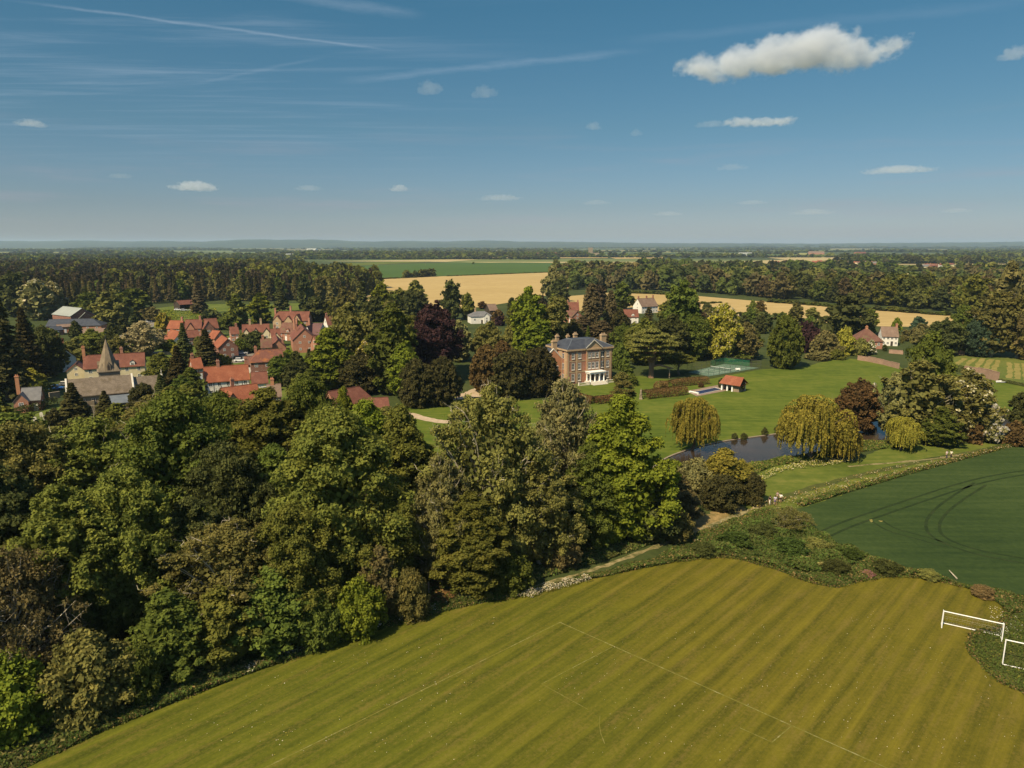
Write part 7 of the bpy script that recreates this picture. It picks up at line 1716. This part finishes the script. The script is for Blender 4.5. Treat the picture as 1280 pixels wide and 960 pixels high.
# ------------------------------------------------------------------ the far village and barns, a few pixels each
vr = random.Random(4)
def far_house(px, py, w, d, h, roof, wall, label, group, name='far_house'):
    g = G(px, py); r = empty(name, g, vr.uniform(-.5, .5)); tag(r, label, 'house', group); rh = h+min(w, d)*.32
    wl = MB(); wl._add([(-w/2, -d/2, 0), (w/2, -d/2, 0), (w/2, d/2, 0), (-w/2, d/2, 0), (-w/2, -d/2, h), (w/2, -d/2, h), (w/2, d/2, h), (-w/2, d/2, h), (-w/2, 0, rh-.1), (w/2, 0, rh-.1)], [(0, 1, 5, 4), (2, 3, 7, 6), (3, 0, 4, 8, 7), (1, 2, 6, 9, 5)]); wl.build('wall', MT[wall], r)
    rf = MB(); rf._add([(-w/2-.4, -d/2-.5, h-.3), (w/2+.4, -d/2-.5, h-.3), (w/2+.4, 0, rh), (-w/2-.4, 0, rh), (-w/2-.4, d/2+.5, h-.3), (w/2+.4, d/2+.5, h-.3)], [(0, 1, 2, 3), (3, 2, 5, 4)]); ro = rf.build('roof', MT[roof], r)
    MB().box(-w*.3-.5, -w*.3+.5, -.4, .4, rh-.8, rh+1.4).build('chimney', MT['brick'], ro)
for i in range(34):
    rf = ['red_tile', 'orange_tile', 'brown_tile', 'slate_grey'][vr.randrange(4)]; wl = ['white', 'cream', 'brick'][vr.randrange(3)]
    wn = {'red_tile': 'red', 'orange_tile': 'orange', 'brown_tile': 'brown', 'slate_grey': 'grey'}[rf]
    px = vr.uniform(955, 1105) if i < 24 else vr.uniform(1150, 1190); far_house(px, vr.uniform(329, 332.5) if i < 24 else vr.uniform(333, 336), vr.uniform(10, 18), 8, 5, rf, wl, f"{wn} roofed {'brick' if wl == 'brick' else 'pale'} house in the far village on the right", f"{wn} roofed {'brick' if wl == 'brick' else 'pale'} houses in the far village")
for i in range(22):
    px = vr.uniform(660, 710); far_house(px, vr.uniform(319, 320.4), vr.uniform(22, 34), 16, 9, ['red_tile', 'orange_tile'][i % 2], ['brick_orange', 'white'][i % 2], 'red house in the distant village beyond the green field', 'red houses in the distant village beyond the green field')
for px, py, w, h, lb in [(872, 310.5, 80, 14, 'white shed on the horizon, left of two'), (888, 309.6, 70, 24, 'taller white shed on the horizon, right of two'), (932, 319.5, 60, 6, 'grey farm sheds in the far right fields'), (360, 321.8, 70, 7, 'long pale shed in the plain beyond the conifer wood'), (390, 312.6, 100, 10, 'white shed in the blue distance on the left'), (625, 308.8, 220, 16, 'line of pale buildings on the hazy horizon')]:
    far_house(px, py, w, 30, h*.6, 'sheet', 'white', lb, None, 'far_shed')
far_house(1075, 319, 60, 20, 8, 'red_tile', 'brick', 'long red roofed barn in the far right fields', None, 'far_barn')
far_house(1020, 318, 70, 20, 8, 'brown_tile', 'brick', 'brown roofed farm range in the far right fields', None, 'far_barn')
g = G(738, 320.5); t_ = empty('far_church', g); tag(t_, 'distant church tower rising out of the trees beyond the fields', 'church'); MB().box(-8, 8, -8, 8, 0, 34).build('tower', MT['stone'], t_); MB().box(8.01, 34, -7, 7, 0, 14).build('nave', MT['stone'], t_)
g = G(532, 331.5); pl = empty('utility_pole', g); tag(pl, 'thin pole standing in the far green field', 'pole'); MB().tube([(0, 0, 0), (0, 0, 13)], [.22, .16], 6).build('mast', MT['wood'], pl); MB().box(-1.2, 1.2, -.1, .1, 12, 12.25).build('crossarm', MT['wood'], pl)

# ------------------------------------------------------------------ clouds: bodies of vapour high over the plain
def cloud(px, py, w, h, dist, dens, label, seed=0, flat=.5, pts=None):
    x = (px-640)/F_PX; y = -(py-480)/F_PX; d = Vector((x, math.cos(PITCH)+y*math.sin(PITCH), -math.sin(PITCH)+y*math.cos(PITCH))); c = Vector((0, 0, CAM_H))+d*dist
    a = w/2/F_PX*dist; b_ = a*flat; hh = h/2/F_PX*dist
    mb = MB(); mb.box(-1.15, 1.15, -1.15, 1.15, -1.25, 1.3)
    m = bpy.data.materials.new('cloud_vapour'); m.use_nodes = True; nt = m.node_tree; nt.nodes.clear(); out = N(nt, 'ShaderNodeOutputMaterial')
    v = nt.nodes.new('ShaderNodeTexCoord').outputs['Object']
    asp = a/hh
    nv = mapping(nt, v, (asp*.8, asp*.8*flat, 1.0), (0, 0, 0), (seed*3.1, seed*1.7, seed))
    n1 = noise(nt, nv, .55, 1, 0.5); n2 = noise(nt, nv, 1.35, 10, 0.64)
    # flat base, lumpy top: union of soft balls
    best = None
    for (bx_, bz_, br) in (pts or [(-.45, -.25, .5), (0, 0, .75), (.45, -.2, .5)]):
        mp = mapping(nt, v, (1/br, 1/max(br, .45), 1/(br*1.35)), (0, 0, 0), (-bx_/br, 0, -bz_/(br*1.35))); ln = N(nt, 'ShaderNodeVectorMath', operation='LENGTH'); nt.links.new(mp, ln.inputs[0])
        s = M_(nt, 'MULTIPLY', M_(nt, 'SUBTRACT', 1.0, ln.outputs['Value']), br); best = s if best is None else M_(nt, 'MAXIMUM', best, s)
    sp = N(nt, 'ShaderNodeSeparateXYZ'); nt.links.new(v, sp.inputs[0])
    base = M_(nt, 'MULTIPLY', M_(nt, 'ADD', sp.outputs['Z'], .78), 1.6)
    f = M_(nt, 'MINIMUM', best, base)
    f = M_(nt, 'ADD', f, M_(nt, 'ADD', M_(nt, 'MULTIPLY', M_(nt, 'SUBTRACT', n1, .5), .25), M_(nt, 'MULTIPLY', M_(nt, 'SUBTRACT', n2, .5), 1.25)))
    mr = N(nt, 'ShaderNodeMapRange', interpolation_type='SMOOTHSTEP'); nt.links.new(f, mr.inputs[0]); mr.inputs[1].default_value = .0; mr.inputs[2].default_value = .22
    vol = N(nt, 'ShaderNodeVolumePrincipled'); vol.inputs['Color'].default_value = (.88, .93, 1.0, 1); vol.inputs['Anisotropy'].default_value = .1
    nt.links.new(M_(nt, 'MULTIPLY', mr.outputs[0], dens), vol.inputs['Density'])
    nt.links.new(vol.outputs[0], out.inputs['Volume'])
    m.cycles.volume_sampling = 'DISTANCE' if hasattr(m.cycles, 'volume_sampling') else None
    o = mb.build('cloud', m); o.location = c; o.scale = (a, b_, hh); o.rotation_euler.z = math.atan2(-d.x, d.y)
    tag(o, label, 'cloud'); return o
cloud(986, 72, 244, 66, 3600, .013, 'large bright cumulus cloud high on the right', 1, .5, [(-.74, -.12, .30), (-.48, -.05, .45), (-.18, .05, .55), (.15, .18, .58), (.38, .0, .48), (.62, -.05, .36), (.84, .02, .24)])
cloud(950, 152, 96, 18, 4200, .010, 'small flat cloud below the large bright one', 2, .5, [(-.5, .1, .5), (0, -.1, .5), (.45, -.1, .5)])
cloud(890, 155, 46, 9, 4200, .003, 'faint wisp of cloud left of the small flat one', 3)
cloud(1124, 212, 92, 11, 5200, .005, 'thin grey cloud at the right above the horizon', 4)
cloud(244, 233, 64, 14, 6000, .007, 'low white cloud on the left above the horizon', 5)
cloud(499, 235, 28, 11, 6000, .007, 'tiny white cloud low in the centre', 6)
cloud(537, 110, 40, 20, 4200, .0030, 'faint puff high left of centre', 7)
cloud(606, 116, 40, 18, 4200, .0028, 'faint puff right of the other high one', 8)
cloud(38, 154, 40, 11, 4500, .006, 'small cloud at the left edge', 9)
cloud(742, 158, 24, 11, 4800, .004, 'tiny puff in the middle of the sky', 10)
cloud(795, 166, 16, 10, 4800, .004, 'second tiny puff in the middle of the sky', 11)
cloud(1268, 67, 44, 20, 4200, .006, 'pinkish cloud cut by the right edge', 12)
cloud(625, 247, 62, 9, 7000, .0022, 'grey streak of cloud low in the centre', 13)
cloud(1195, 263, 40, 7, 8000, .0018, 'faint streak low on the right', 14)
cloud(1015, 265, 60, 8, 8000, .0014, 'very faint grey streak under the small flat cloud', 15)
cloud(385, 235, 40, 8, 7000, .0018, 'faint grey streak between the two low white clouds', 17)
cloud(915, 209, 46, 9, 6000, .0016, 'faint smudge left of the thin grey cloud', 18)
cloud(940, 253, 42, 6, 8000, .0018, 'low faint streak under the faint smudge on the right', 19)
cloud(150, 220, 34, 7, 6500, .0016, 'faint smudge left of the low white cloud', 20)
cloud(835, 267, 44, 6, 8500, .0016, 'lowest faint streak right of centre', 21)
cloud(745, 253, 40, 7, 7500, .0016, 'faint grey smudge right of the low centre streak', 16)
for d_ in dbg:
    if d_[2] > 27 or d_[2] < 3: print('CHK', d_)
